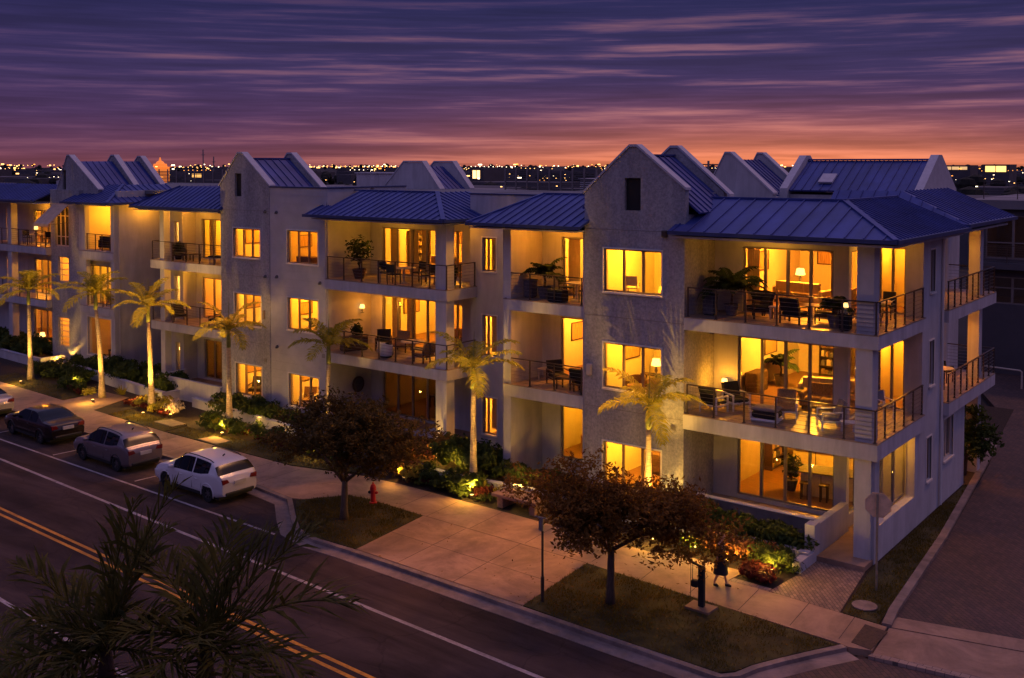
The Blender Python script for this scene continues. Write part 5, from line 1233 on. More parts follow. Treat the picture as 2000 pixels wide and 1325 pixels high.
# far building and alley furniture
t = thing('apartment_building', 'dark unlit building with rows of framed windows across the alley at the right edge', 'building', (-8,76,0), 0, 'buildings behind the row')
fo = [(-16.4,-13.2,7.1,9.8),(-12.9,-9.8,7.1,9.8),(-16.2,-13.4,4.3,6.0),(-13.1,-10.3,4.3,6.0),(-9.5,-6.4,7.1,9.8),(-9.5,-6.4,4.3,6.0)]
mb = MB(); wall_panel(mb, 'x', 70, .3, -17.2, 12, -.3, 10.2, fo); mb.box(-17.2,70.3,-.3,-16.9,84,10.2); mb.build('wall', M['farwall'], t)
mb = MB(); mb.box(-17.6,69.6,10.2,12,84,10.75); mb.build('roof', M['farwall2'], t)
for a in fo: window(t, 'x', 70, *a, n=2, fm='dframe', trim=False, rows=[a[2]+1.0], gm='glass', fw=.09)
room(t, -16.85, 10, 70.4, 75, 4.2, 10.1, 'farwall', 'farwall'); lamp(-12.2, 73, 8.2, 8)
railing(t, [(-17,69.4),(10,69.4)], 6.9, [(-17+2*i,69.4) for i in range(10)])
mb = MB(); mb.box(-17.2,69.3,6.5,12,69.98,6.88); mb.build('balcony_slab', M['farwall'], t)
railing(t, [(-17,72),(10,72)], 10.75, [(-17+2*i,72) for i in range(10)])
t = thing('handrail', 'bent metal handrail at the far end of the alley', 'handrail', (-14.4,65.8,0))
mb = MB(); mb.tube([(-15.45,66,-.05),(-15.45,66,.98),(-15.4,66,1.03),(-13.4,65.9,1.0),(-13.33,65.9,.92),(-13.33,65.9,-.05)], .05, 8); mb.build('rail', M['lframe'], t)
# ------------------------------------------------------------------ roofs of the rear row
def reargable(name, label, x0, x1, y0, y1, zl, za, xa, roofx=1, flat=.3, base=0.0, zr=None, mid=None):
    t = thing(name, label, 'building', ((x0+x1)/2, (y0+y1)/2, base), 0, 'gabled roofs of the rear row')
    zr = zr or zl
    mb = MB(); mb.box(x0+.02, y0+.42, base, x1-.02, y1-.42, zl-.3); mb.build('wall', M['slab'], t)
    for y in (y0, y1-.4):
        g = MB(); g.prism([(x0,base),(x1,base),(x1,zr),(xa+flat,za),(xa-flat,za),(x0,zl)], 'y', y, y+.4); gg = g.build('gable_wall', M['slab'], t)
        c = MB()
        for (a, b), (p, q) in (((x0-.05,zl-.05),(xa-flat,za)),((xa-flat,za),(xa+flat,za)),((xa+flat,za),(x1+.05,zr-.05))): c.prism([(a,b+.005),(p,q+.005),(p,q+.1),(a,b+.1)], 'y', y-.05, y+.45)
        c.build('gable_coping', M['coping'], gg)
    r = MB()
    roof_slope(r, (x1+.15,y0+.42,zr-.45), (x1+.15,y1-.42,zr-.45), (xa,y1-.42,za-.3), (xa,y0+.42,za-.3), .08, .42)
    roof_slope(r, (x0-.15,y1-.42,zl-.45), (x0-.15,y0+.42,zl-.45), (xa,y0+.42,za-.3), (xa,y1-.42,za-.3), .08, .42)
    r.build('roof', M['roof'], t)
    return t
reargable('rear_townhouse', 'rear gabled roof right of the tall tower gable, behind the corner block', -24.4, -20.9, 48, 52.2, 11.7, 13.5, -23.3, zr=11.55, flat=.15)
reargable('rear_townhouse', 'rear gabled roof with a clipped flat-topped gable behind the siding balconies', -51.1, -45.9, 52, 55.5, 11.3, 13.1, -48.3, flat=.85)
# third: ridge parallel to the street
t = thing('rear_townhouse', 'long blue rear roof between two white end parapets above the corner block', 'building', (-17.2,51,0), 0, 'gabled roofs of the rear row')
mb = MB(); mb.box(-21.2,49.3,0,-13.9,54.3,11.5); mb.build('wall', M['slab'], t)
r = MB(); roof_slope(r, (-20.55,49.05,11.72), (-14.55,49.05,11.72), (-14.55,51.6,13.15), (-20.55,51.6,13.15), .08, .45); roof_slope(r, (-14.55,54.2,11.72), (-20.55,54.2,11.72), (-20.55,51.6,13.15), (-14.55,51.6,13.15), .08, .45)
r.bar((-20.55,51.6,13.2),(-14.55,51.6,13.2),.2,.08); r.build('roof', M['roof'], t)
for x in (-20.95, -14.5):
    g = MB(); g.prism([(48.9,11.2),(54.4,11.2),(54.4,11.75),(51.85,13.42),(51.35,13.42),(48.9,11.8)], 'x', x, x+.38); gg = g.build('gable_wall', M['coping'], t)
mb = MB()
n = Vector((0,-1.43,2.55)).normalized(); c = Vector((-18.9,49.9,12.2))
u = Vector((1,0,0)); v = Vector((0,2.55,1.43)).normalized()
vs = [c+u*a+v*b+n*d for d in (.05,.14) for a, b in ((-.35,-.4),(.35,-.4),(.35,.4),(-.35,.4))]
mb.add(vs, [(3,2,1,0),(4,5,6,7),(0,1,5,4),(1,2,6,5),(2,3,7,6),(3,0,4,7)]); mb.build('skylight', M['coping'], t)
# rooftop screens and plant
def screen(x0, x1, y, z0, z1, n, label):
    t = thing('rooftop_screen', label, 'roof screen', ((x0+x1)/2, y, z0), 0, 'slatted rooftop screens')
    mb = MB(); k = int((z1-z0)/.13)
    for i in range(k): mb.box(x0, y-.015, z0+.05+i*.13, x1, y+.015, z0+.12+i*.13)
    mb.build('slat_panel', M['farwall'], t)
    for i in range(n+1):
        p = MB(); x = x0+(x1-x0)*i/n; p.box(x-.05, y-.09, z0, x+.05, y-.02, z1+.1); p.build('post', M['dframe'], t)
screen(-43.5,-36.2,56,11.0,12.6,8,'dark slatted rooftop screen between the clipped gable and the tall tower')
screen(-86,-74.0,57,10.9,12.4,9,'dark slatted rooftop screen between the left gables')
screen(-27.6,-24.6,50.5,11.3,13.05,3,'pale slatted screen beside the right rear gable')
t = thing('rear_townhouse', 'flat-roofed rear block with pale parapet between the gabled roofs', 'building', (-45,58,0), 0, 'flat roofs of the rear row')
mb = MB(); mb.box(-100,55.8,0,-52,70,10.9); mb.box(-45.5,56.2,0,-24,70,10.9); mb.build('wall', M['farwall2'], t)
mb = MB(); mb.box(-100,55.5,10.9,-52,55.8,11.3); mb.box(-45.6,55.7,10.9,-24,56.0,11.1); mb.build('parapet', M['slab'], t)
for i, (x, y, w, h) in enumerate(((-62,60,5,1.3),(-55.5,58,2.6,1.1),(-33,58,2,.9),(-39.5,59,2.6,1.0))):
    t = thing('roof_plant', ('wide pale plant housing on the left rear roof','small pale plant housing left of the clipped gable','small plant box behind the right slatted screen','pale louvred plant box behind the long slatted screen')[i], 'roof plant', (x,y,10.9), 0, 'plant housings on the rear roofs')
    mb = MB(); mb.rbox(x,y,10.9,x+w,y+2.2,10.9+h,.04); mb.box(x-.1,y-.1,10.9+h+.003,x+w+.1,y+2.3,10.9+h+.1); mb.build('housing', M['slab'], t)
# parapet walls between buildings on the front row
# ------------------------------------------------------------------ distant city
RND.seed(5)
def dirpt(px, dist, z):
    """spread around the bearing of the view"""
    al = rad(37.5); ax = Vector((-math.sin(al), math.cos(al), 0)); rt = Vector((math.cos(al), math.sin(al), 0))
    p = ax*dist+rt*dist*px; return Vector((p.x, p.y, z))
mb = MB()
for i in range(420):
    d = RND.uniform(130, 1500); s = RND.uniform(-.85,.85); p = dirpt(s, d, 0); w = RND.uniform(8,26); h = RND.uniform(3.5,8.5)*(1+.25*(d > 700))
    mb.box(p.x-w/2, p.y-w/2, -.3, p.x+w/2, p.y+w/2, h)
o = mb.build('distant_city', M['farwall']); o['kind'] = 'stuff'; o['label'] = 'low dark blocks of the city fading to the horizon'
mb = MB()
for i in range(1500):
    d = RND.choice((RND.uniform(150,600), RND.uniform(500,1700))); s = RND.uniform(-.85,.85); z = RND.uniform(2.5,7.5)+(3.2 if d > 900 else 0); p = dirpt(s, d, z)
    r = RND.uniform(3.0,8.0)*.5; 
    mb.ell(p, (r,r*.6,r*.7), 6, 4)
o = mb.build('distant_trees', M['fartree']); o['kind'] = 'stuff'; o['label'] = 'dark far tree masses among the city roofs'
cols = [('amber', (1,.50,.14), 9), ('white', (1,.80,.52), 11), ('deep', (1,.34,.05), 7)]
lm = [emat('city_light_'+n, c, s*.45) for n, c, s in cols]
mb = MB()
for i in range(850):
    d = RND.choice((RND.uniform(170,500), RND.uniform(400,1400), RND.uniform(800,1700))); s = RND.uniform(-.8,.8)
    z = RND.uniform(5.5, 12.4); p = dirpt(s, d, z); r = d*RND.choice((.00018,.00025,.00035,.0005)); k = RND.choice((0,0,0,1,1,2))
    w = RND.choice((1,1,1.6,2.6,4))
    mb.box(p.x-r*w, p.y-r, p.z-r, p.x+r*w, p.y+r, p.z+r, k)
for st_ in range(60):
    d = RND.uniform(250,1500); s0 = RND.uniform(-.75,.75); z = RND.uniform(7,11.8); k = RND.choice((0,0,2,1)); sl = RND.uniform(-6,6); n_ = RND.randint(5,16)
    for i in range(n_):
        p = dirpt(s0+i*.0042, d+i*sl, z+RND.uniform(-.2,.2)); r = d*.00026; mb.box(p.x-r, p.y-r, p.z-r, p.x+r, p.y+r, p.z+r, k)
o = mb.build('city_lights', lm); o['kind'] = 'stuff'; o['label'] = 'scattered amber lamps of the city below the horizon'
# the few large lit far buildings
def farlit(px, d, w, h, z, label, col=(1,.62,.22), st=3.2):
    p = dirpt(px, d, 0); t = thing('distant_building', label, 'building', (p.x,p.y,0), 0, 'lit buildings on the skyline')
    m = MB(); m.box(p.x-w/2-1, p.y-4, -.3, p.x+w/2+1, p.y+8, z+h+.6); m.build('wall', M['farwall'], t)
    k = max(2, int(w/3))
    for i in range(k):
        a = p.x-w/2+w*i/k; g = MB(); g.box(a+.15, p.y-4.06, z, a+w/k-.15, p.y-4.01, z+h); g.build('window', emat('far_window', col, st), t)
farlit(.463, 400, 7.6, 2.2, 9.9, 'far hall with a broad yellow lit front near the right horizon', (1,.58,.16), 2.2)
farlit(-.0255, 300, 2.9, 2.3, 8.8, 'far small bright lit building beside the slatted screen', (1,.55,.22), 3)
farlit(.425, 420, 9, 1.2, 10.6, 'far dim hall left of the yellow lit hall', (1,.6,.25), .8)
farlit(.075, 150, 5, .9, 8.0, 'far low yellow lit front left of the tall gable', (1,.55,.1), 2)
farlit(-.29, 330, 5, 1.2, 8.6, 'far lit front behind the clipped gable', (1,.5,.12), 2.2)
p = dirpt(-.335, 420, 0); t = thing('distant_dome', 'far domed building glowing orange on the left horizon', 'building', (p.x,p.y,0))
m = MB(); m.lathe([(3.6,-.3),(3.6,11.4),(4.0,11.45),(4.0,11.7),(2.8,11.8),(2.6,12.9),(1.8,13.0),(1.3,13.8),(.5,14.2),(.2,15.5)], (p.x,p.y,0), 16); m.build('dome', emat('self_glowing_dome', (1,.26,.04), .75), t)  # floodlighting put into the dome as emission; no lamp shines on it
for k, (px, lab) in enumerate(((-.294,'thin lattice mast on the left horizon, taller one'),(-.284,'thin lattice mast on the left horizon, shorter one'))):
    p = dirpt(px, 600, 0); t = thing('radio_mast', lab, 'mast', (p.x,p.y,0), 0, 'masts on the left horizon')
    m = MB(); hh = 21-4*k; m.bar((p.x,p.y,0),(p.x,p.y,hh),.45); m.build('mast', M['farwall2'], t)
    m = MB(); m.bar((p.x-1.5,p.y,hh-3),(p.x+1.5,p.y,hh-3),.3); m.build('cross_arm', M['farwall2'], t)
RND.seed(21)
# ------------------------------------------------------------------ furniture (front faces -Y in local space); copies share meshes
FPROTO = {}
def place(key, maker, name, label, cat, loc, rz=0., group=None, scale=None):
    rz = rad(rz)
    if key in FPROTO:
        return dup_as(FPROTO[key], loc, rz, label, cat, group, scale)
    t = thing(name, label, cat, loc, rz, group)
    maker(t)
    if scale: t.scale = scale
    FPROTO[key] = t
    return t
def dup_as(root, loc, rz, label, cat, group, scale):
    r = dup(root, loc, rz, label, None, scale or (1,1,1))
    for k in ('group',):
        if k in r: del r[k]
    tag(r, label, cat, group); return r
def mk_lounge(fm, cm):
    def f(t):
        for x in (-.36,.36):
            for y in (-.34,.34):
                mb = MB(); mb.bar((x,y,0),(x,y,.56 if y < 0 else .60),.05); mb.build('leg', M[fm], t, local=True)
            mb = MB(); mb.bar((x,-.36,.58),(x,.36,.60),.07,.04); mb.build('armrest', M[fm], t, local=True)
        mb = MB(); mb.bar((-.36,-.34,.28),(.36,-.34,.28),.05); mb.bar((-.36,.34,.28),(.36,.34,.28),.05); mb.bar((-.36,-.34,.28),(-.36,.34,.28),.05); mb.bar((.36,-.34,.28),(.36,.34,.28),.05); mb.build('seat_frame', M[fm], t, local=True)
        mb = MB(); mb.rbox(-.33,-.36,.30,.33,.30,.43,.04); mb.build('seat', M[cm], t, local=True)
        mb = MB(); mb.prism([(.20,.43),(.33,.43),(.50,.92),(.38,.94)], 'x', -.33, .33); mb.build('backrest', M[cm], t, local=True)
    return f
def mk_dining(fm, cm):
    def f(t):
        for x in (-.21,.21):
            mb = MB(); mb.bar((x,-.21,0),(x,-.21,.45),.035); mb.build('leg', M[fm], t, local=True)
            mb = MB(); mb.bar((x,.21,0),(x,.22,.45),.035); mb.bar((x,.22,.45),(x,.30,.92),.035); mb.build('leg', M[fm], t, local=True)
            mb = MB(); mb.bar((x*1.08,-.2,.66),(x*1.08,.26,.68),.04,.03); mb.bar((x*1.08,-.2,.45),(x*1.08,-.2,.66),.03); mb.build('armrest', M[fm], t, local=True)
        mb = MB(); mb.rbox(-.24,-.24,.44,.24,.22,.49,.02); mb.build('seat', M[cm], t, local=True)
        mb = MB(); mb.prism([(.22,.56),(.255,.56),(.325,.94),(.29,.94)], 'x', -.22, .22); mb.build('backrest', M[cm], t, local=True)
    return f
def mk_rtable(tm, r=.5, h=.73):
    def f(t):
        mb = MB(); mb.lathe([(r-.02,h-.03),(r,h-.02),(r,h-.005),(r-.02,h)], n=22); mb.build('tabletop', M[tm], t, local=True)
        mb = MB(); mb.lathe([(.24,0),(.24,.02),(.05,.06),(.04,h-.031)], n=14); mb.build('pedestal', M[tm], t, local=True)
    return f
def mk_table(tm, w=1.2, d=.7, h=.42):
    def f(t):
        mb = MB(); mb.rbox(-w/2,-d/2,h-.05,w/2,d/2,h,.015); mb.build('tabletop', M[tm], t, local=True)
        for x in (-1,1):
            for y in (-1,1): mb = MB(); mb.bar((x*(w/2-.06),y*(d/2-.06),0),(x*(w/2-.06),y*(d/2-.06),h-.051),.055); mb.build('leg', M[tm], t, local=True)
    return f
def mk_sofa(cm, w=2.0, fm='dkwood'):
    def f(t):
        mb = MB(); mb.rbox(-w/2,-.42,.12,w/2,.44,.32,.03); mb.build('base', M[cm], t, local=True)
        k = 3 if w > 1.7 else 2
        for i in range(k):
            a = -w/2+.16+(w-.32)*i/k; b = a+(w-.32)/k-.01
            mb = MB(); mb.rbox(a,-.44,.325,b,.22,.47,.05); mb.build('seat_cushion', M[cm], t, local=True)
            mb = MB(); mb.prism([(.20,.475),(.40,.475),(.44,.86),(.28,.88)], 'x', a, b); mb.build('back_cushion', M[cm], t, local=True)
        for s_ in (-1,1): mb = MB(); mb.rbox(min(s_*w/2,s_*(w/2-.15)),-.42,.12,max(s_*w/2,s_*(w/2-.15)),.44,.62,.04); mb.build('armrest', M[cm], t, local=True)
        for x in (-1,1):
            for y in (-.34,.36): mb = MB(); mb.bar((x*(w/2-.1),y,0),(x*(w/2-.1),y,.121),.05); mb.build('leg', M[fm], t, local=True)
    return f
def mk_chaise(fm, cm):
    def f(t):
        mb = MB(); mb.bar((-.3,-.8,.30),(-.3,.5,.30),.06); mb.bar((.3,-.8,.30),(.3,.5,.30),.06); mb.bar((-.3,-.8,.30),(.3,-.8,.30),.06); mb.build('frame', M[fm], t, local=True)
        mb = MB(); mb.rbox(-.29,-.82,.335,.29,.22,.43,.03); mb.build('seat', M[cm], t, local=True)
        mb = MB(); mb.prism([(.18,.36),(.28,.36),(.78,.90),(.68,.95)], 'x', -.29, .29); mb.build('backrest', M[cm], t, local=True)
        for x in (-.28,.28):
            for y in (-.72,.42): mb = MB(); mb.bar((x,y,0),(x,y,.29),.05); mb.build('leg', M[fm], t, local=True)
    return f
def mk_tub(bm, cm):
    def f(t):
        mb = MB(); n = 18; vs = []; fs = []
        for r, z in ((.36,.10),(.42,.34),(.42,.62),(.36,.62),(.35,.36)):
            for k in range(n+1): a = math.pi*(-.12)+math.pi*1.24*k/n; vs.append((r*math.cos(a), r*math.sin(a)*.95, z+(.12*math.sin(max(0,min(math.pi,a))) if z > .5 else 0)))
        for i in range(4):
            for k in range(n): fs.append((i*(n+1)+k,i*(n+1)+k+1,(i+1)*(n+1)+k+1,(i+1)*(n+1)+k))
        mb.add(vs, fs); mb.build('shell', M[bm], t, local=True)
        mb = MB(); mb.lathe([(.34,.10),(.355,.14),(.355,.38),(.32,.42)], n=18); mb.build('seat', M[cm], t, local=True)
        mb = MB(); mb.lathe([(.27,0),(.28,.02),(.28,.099)], n=14); mb.build('base', M['plastic'], t, local=True)
    return f
def mk_ottoman(t):
    mb = MB(); mb.rbox(-.46,-.36,.10,.46,.36,.36,.08); mb.build('base', M['black'], t, local=True)
    mb = MB(); mb.rbox(-.5,-.4,.0,.5,.4,.098,.04); mb.build('plinth', M['white'], t, local=True)
    mb = MB(); mb.rbox(-.47,-.37,.362,.47,.37,.47,.05); mb.build('cushion', M['grey'], t, local=True)
    for x in (-.47,.47):
        for y in (-.37,.37): mb = MB(); mb.bar((x,y,.1),(x,y,.36),.05); mb.build('leg', M['white'], t, local=True)
def mk_lamp(h=.55, r=.17):
    def f(t):
        mb = MB(); mb.lathe([(.09,0),(.09,.02),(.03,.04),(.06,.15),(.03,h*.5),(.012,h*.55),(.012,h*.62)], n=12); mb.build('base', M['stone'], t, local=True, smooth=True)
        mb = MB(); mb.lathe([(r,h*.58),(r*.72,h)], n=16); mb.build('lamp_shade', M['lampshade'], t, local=True)
    return f
def mk_floorlamp(t):
    mb = MB(); mb.lathe([(.15,0),(.15,.02),(.015,.03),(.015,1.35)], n=12); mb.build('stand', M['rail'], t, local=True)
    mb = MB(); mb.lathe([(.17,1.3),(.14,1.68)], n=16); mb.build('lamp_shade', M['lampshade'], t, local=True)
def mk_potpalm(h=1.2, pot='stone', n=11, L=1.0):
    def f(t):
        mb = MB(); mb.lathe([(.17,0),(.25,.35),(.27,.42),(.24,.42),(.23,.38)], n=14); mb.build('pot', M[pot], t, local=True)
        mb = MB(); mb.tube([(0,0,.36),(.03,0,h*.5),(0,0,h*.62)], [.05,.04,.035], 7); mb.build('stem', M['foretrunk'], t, local=True)
        mb = MB()
        for i in range(n): frond(mb, (0,0,h*.6), 2*math.pi*i/n+RND.uniform(-.2,.2), RND.uniform(.4,1.25), L*RND.uniform(.8,1.1), RND.uniform(1.2,2.0), .36, 12, .075, rr=.012)
        mb.build('foliage', M['potleaf'], t, local=True)
    return f
def mk_potbush(h=1.3, r=.5, pot='stone', spiky=False):
    def f(t):
        mb = MB(); mb.lathe([(.16,0),(.24,.36),(.25,.42),(.22,.42),(.21,.38)], n=14); mb.build('pot', M[pot], t, local=True)
        mb = MB(); mb.tube([(0,0,.36),(.02,.02,h*.6)], [.03,.02], 6); mb.tube([(0,0,.5),(.18,.05,h*.75)], [.02,.012], 5); mb.tube([(0,0,.5),(-.18,-.05,h*.8)], [.02,.012], 5); mb.build('stem', M['foretrunk'], t, local=True)
        mb = MB()
        for i in range(340):
            v = Vector((RND.gauss(0,1),RND.gauss(0,1),RND.gauss(0,1))).normalized()*RND.uniform(.3,1)
            leafquad(mb, (v.x*r, v.y*r, h*.72+v.z*h*.36), .19, v+Vector((0,0,.4)))
        mb.build('foliage', M['potleaf'], t, local=True)
    return f
def mk_box(w, d, h, m):
    def f(t):
        mb = MB(); mb.rbox(-w/2,-d/2,.03,w/2,d/2,h-.05,.03); mb.build('body', M[m], t, local=True)
        mb = MB(); mb.rbox(-w/2-.02,-d/2-.02,h-.049,w/2+.02,d/2+.02,h,.015); mb.build('top', M[m], t, local=True)
        mb = MB(); mb.box(-w/2+.04,-d/2+.04,0,w/2-.04,d/2-.04,.031); mb.build('plinth', M['plastic'], t, local=True)
    return f
def mk_curtain(w, h, k=7):
    def f(t):
        mb = MB(); n = k*6; vs = []; fs = []
        for i in range(n+1):
            x = -w/2+w*i/n; y = .035*math.sin(2*math.pi*k*i/n)+.01*math.sin(3.1*i)
            vs += [(x,y,0.02),(x,y*.7,h)]
        for i in range(n): fs.append((2*i,2*i+2,2*i+3,2*i+1))
        m2 = len(vs); vs += [(a,b+.012,c) for a,b,c in vs]; fs += [tuple(m2+q for q in f_[::-1]) for f_ in list(fs)]
        mb.add(vs, fs); mb.build('cloth', M['curtain'], t, local=True, smooth=True)
        mb = MB(); mb.bar((-w/2-.05,0,h+.02),(w/2+.05,0,h+.02),.03); mb.build('rod', M['rail'], t, local=True)
    return f
def mk_picture(w, h, m):
    def f(t):
        mb = MB(); 
        for a in ((-w/2,-h/2,w/2,-h/2+.05),(-w/2,h/2-.05,w/2,h/2),(-w/2,-h/2+.05,-w/2+.05,h/2-.05),(w/2-.05,-h/2+.05,w/2,h/2-.05)): mb.box(a[0],-.04,a[1],a[2],0,a[3])
        mb.build('frame', M['dkwood'], t, local=True)
        mb = MB(); mb.box(-w/2+.05,-.02,-h/2+.05,w/2-.05,-.003,h/2-.05); mb.build('canvas', M[m], t, local=True)
    return f
def mk_island(t):
    mb = MB(); mb.rbox(-1.1,-.45,0,1.1,.45,.88,.02); mb.build('cabinet', M['linen'], t, local=True)
    mb = MB(); mb.rbox(-1.2,-.55,.882,1.2,.55,.93,.015); mb.build('worktop', M['stone'], t, local=True)
    for x in (-.35,.35): mb = MB(); mb.box(x-.012,-.462,.08,x+.012,-.452,.84); mb.build('panel_joint', M['dkwood'], t, local=True)
def mk_shelf(w=1.4, h=2.0):
    def f(t):
        mb = MB()
        mb.box(-w/2,0,0,-w/2+.04,.34,h); mb.box(w/2-.04,0,0,w/2,.34,h); mb.box(-w/2+.04,.31,0,w/2-.04,.34,h)
        mb.build('frame', M['dkwood'], t, local=True)
        for i in range(6):
            z = .06+i*(h-.1)/5; mb = MB(); mb.box(-w/2+.041,.0,z-.015,w/2-.041,.309,z+.015); mb.build('shelf', M['dkwood'], t, local=True)
        mb = MB()
        for i in range(5):
            z = .08+i*(h-.1)/5; x = -w/2+.08
            while x < w/2-.2:
                ww = RND.uniform(.03,.16); mb.box(x,.05,z,x+ww,.25,z+RND.uniform(.12,.27), RND.randint(0,2)); x += ww+RND.uniform(.0,.12)
        mb.build('ornaments', [M['linen'],M['stripe'],M['stone']], t, local=True)
    return f
def bedmk(t):
    mb = MB(); mb.rbox(-.8,-1.0,.12,.8,1.0,.38,.03); mb.build('base', M['dkwood'], t, local=True)
    mb = MB(); mb.rbox(-.8,-1.0,.382,.8,.98,.58,.07); mb.build('mattress', M['linen'], t, local=True)
    mb = MB(); mb.rbox(-.85,1.0,0,.85,1.08,1.15,.03); mb.build('headboard', M['brown'], t, local=True)
    for x in (-.4,.4): mb = MB(); mb.rbox(x-.32,.5,.585,x+.32,.92,.74,.06); mb.build('pillow', M['white'], t, local=True)
def mk_chest(t):
    mb = MB(); mb.rbox(-.55,-.24,.06,.55,.24,.84,.02); mb.build('carcass', M['brown'], t, local=True)
    for i in range(3): mb = MB(); mb.rbox(-.51,-.262,.11+i*.24,.51,-.241,.32+i*.24,.008); mb.build('drawer', M['dkwood'], t, local=True)
P_ = place
z3, z2, z1 = F3+.001, F2+.001, F1+.022
LG = 'lounge_chair'
# corner block, top balcony
P_('box_s', mk_box(.42,.42,.75,'stone'), 'planter_box', 'dark square planter in the left corner of the top corner balcony', 'planter', (-17.45,34.6,z3))
P_('ppalm_b', mk_potpalm(1.5,'stone',24,1.45), 'potted_palm', 'big bushy potted palm on the top corner balcony', 'potted plant', (-16.75,34.9,z3), 0, None, (1.05,1.05,1.0))
P_('lg_black', mk_lounge('dkwood','black'), LG, 'dark lounge chair beside the big potted palm on the top corner balcony', 'chair', (-15.75,35.0,z3), -40, 'dark lounge chairs')
P_('lg_black', None, LG, 'dark lounge chair in the middle of the top corner balcony, back to the street', 'chair', (-14.2,34.5,z3), 175, 'dark lounge chairs')
P_('lg_black', None, LG, 'dark lounge chair facing left near the doors of the top corner balcony', 'chair', (-13.3,35.2,z3), -80, 'dark lounge chairs')
P_('stable', mk_table('linen',.5,.5,.48), 'side_table', 'pale square side table between the dark chairs on the top corner balcony', 'side table', (-15.0,34.95,z3))
P_('ppalm_s', mk_potpalm(1.0,'stone',9,.75), 'potted_palm', 'small drooping potted palm beside the pillar on the top corner balcony', 'potted plant', (-12.75,34.45,z3))
P_('box_t', mk_box(.34,.34,.55,'black'), 'lantern_stand', 'low dark stand carrying a candle lamp by the pillar of the top corner balcony', 'stand', (-12.25,34.05,z3))
P_('lamp_s', mk_lamp(.36,.09), 'table_lamp', 'small candle lamp on the low dark stand by the top pillar', 'lamp', (-12.25,34.05,z3+.551))
P_('rt', mk_rtable('linen',.45,.73), 'round_table', 'round table behind the pillar on the side of the top corner balcony', 'table', (-12.0,36.6,z3))
P_('dn_black', mk_dining('rail','black'), 'dining_chair', 'dark dining chair near side of the round table on the top side balcony', 'chair', (-11.75,35.8,z3), 170, 'dark dining chairs')
P_('dn_black', None, 'dining_chair', 'dark dining chair far side of the round table on the top side balcony', 'chair', (-12.0,37.45,z3), 0, 'dark dining chairs')
# corner block, middle balcony
P_('lg_white', mk_lounge('white','black'), LG, 'white-framed lounge chair with dark cushions in the left corner of the middle corner balcony', 'chair', (-17.2,34.45,z2), 170, 'white-framed lounge chairs')
P_('lg_white', None, LG, 'white-framed lounge chair beside the glowing lamp on the middle corner balcony', 'chair', (-16.75,35.35,z2), 60, 'white-framed lounge chairs')
P_('stable', None, 'side_table', 'small table holding the bright lamp on the middle corner balcony', 'side table', (-17.35,35.55,z2), 0, None, (1,.8,1.2))
P_('lamp_w', mk_lamp(.42,.13), 'table_lamp', 'bright lamp throwing light up the wall of the middle corner balcony', 'lamp', (-17.35,35.62,z2+.58))
lamp(-17.35, 35.35, z2+1.0, 20, r=.08)
P_('otto', mk_ottoman, 'ottoman', 'boxy white-framed ottoman near the railing of the middle corner balcony', 'ottoman', (-15.15,34.45,z2), 8)
P_('lg_stripe', mk_lounge('white','stripe'), LG, 'lounge chair with a tan striped back on the middle corner balcony', 'chair', (-14.75,35.2,z2), 20)
P_('lg_grey', mk_lounge('white','grey'), LG, 'white lounge chair with grey cushions near the pillar of the middle corner balcony', 'chair', (-13.0,34.75,z2), -55)
P_('stool', mk_table('white',.5,.45,.38), 'footstool', 'white slatted footstool beside the pillar of the middle corner balcony', 'stool', (-12.25,34.45,z2), 30)
P_('dn_white', mk_dining('white','grey'), 'dining_chair', 'pale chair on the side of the middle corner balcony', 'chair', (-11.95,37.2,z2), 60)
# rooms of the corner block
P_('sofa_c', mk_sofa('linen',2.2), 'sofa', 'long cream sofa seen through the middle corner doors', 'sofa', (-14.6,38.9,z2+.02), 195)
P_('sofa_s', mk_sofa('stripe',1.5), 'sofa', 'short tan sofa nearer the glass in the middle corner room', 'sofa', (-14.2,37.2,z2+.02), 10)
P_('ctab', mk_table('dkwood',1.3,.7,.42), 'coffee_table', 'dark coffee table between the sofas in the middle corner room', 'table', (-15.4,38.0,z2+.02), 15)
P_('lamp_t', mk_lamp(.62,.2), 'table_lamp', 'table lamp glowing at the back of the middle corner room', 'lamp', (-14.0,40.6,z2+.62))
P_('cons', mk_table('dkwood',1.4,.45,.6), 'console_table', 'dark console table under the lamp at the back of the middle corner room', 'table', (-14.2,40.6,z2+.02))
P_('chest', mk_chest, 'chest_of_drawers', 'chest with drawers against the left wall of the middle corner room', 'chest', (-17.3,38.3,z2+.02), 90)
P_('shelf', mk_shelf(), 'shelf_unit', 'dark shelf unit on the back wall of the middle corner room', 'shelf', (-15.9,43.0,z2+.02))
P_('sofa_c', None, 'sofa', 'cream sofa seen through the top corner doors', 'sofa', (-15.9,39.4,z3+.02), 170)
P_('lamp_t', None, 'table_lamp', 'white-shaded lamp seen through the top corner doors, left pane', 'lamp', (-16.6,40.9,z3+.62))
P_('cons', None, 'console_table', 'console table carrying the lamp in the top corner room', 'table', (-16.5,40.9,z3+.02))
P_('sofa_s', None, 'sofa', 'short tan sofa at the right side of the top corner room', 'sofa', (-13.9,38.2,z3+.02), -80)
P_('shelf', None, 'shelf_unit', 'dark shelf unit at the back of the top corner room', 'shelf', (-14.2,42.9,z3+.02))
P_('pic', mk_picture(1.2,.8,'stripe'), 'wall_picture', 'framed picture on the back wall of the top corner room', 'picture', (-16.3,43.48,z3+1.6))
for x, w, lab in ((-16.6,.5,'left'),(-13.45,.4,'right')): P_('cur%.1f' % w, mk_curtain(w,2.3), 'curtain', 'cream curtain at the %s end of the top corner doors' % lab, 'curtain', (x,36.42,z3+.02), 0, 'cream curtains')
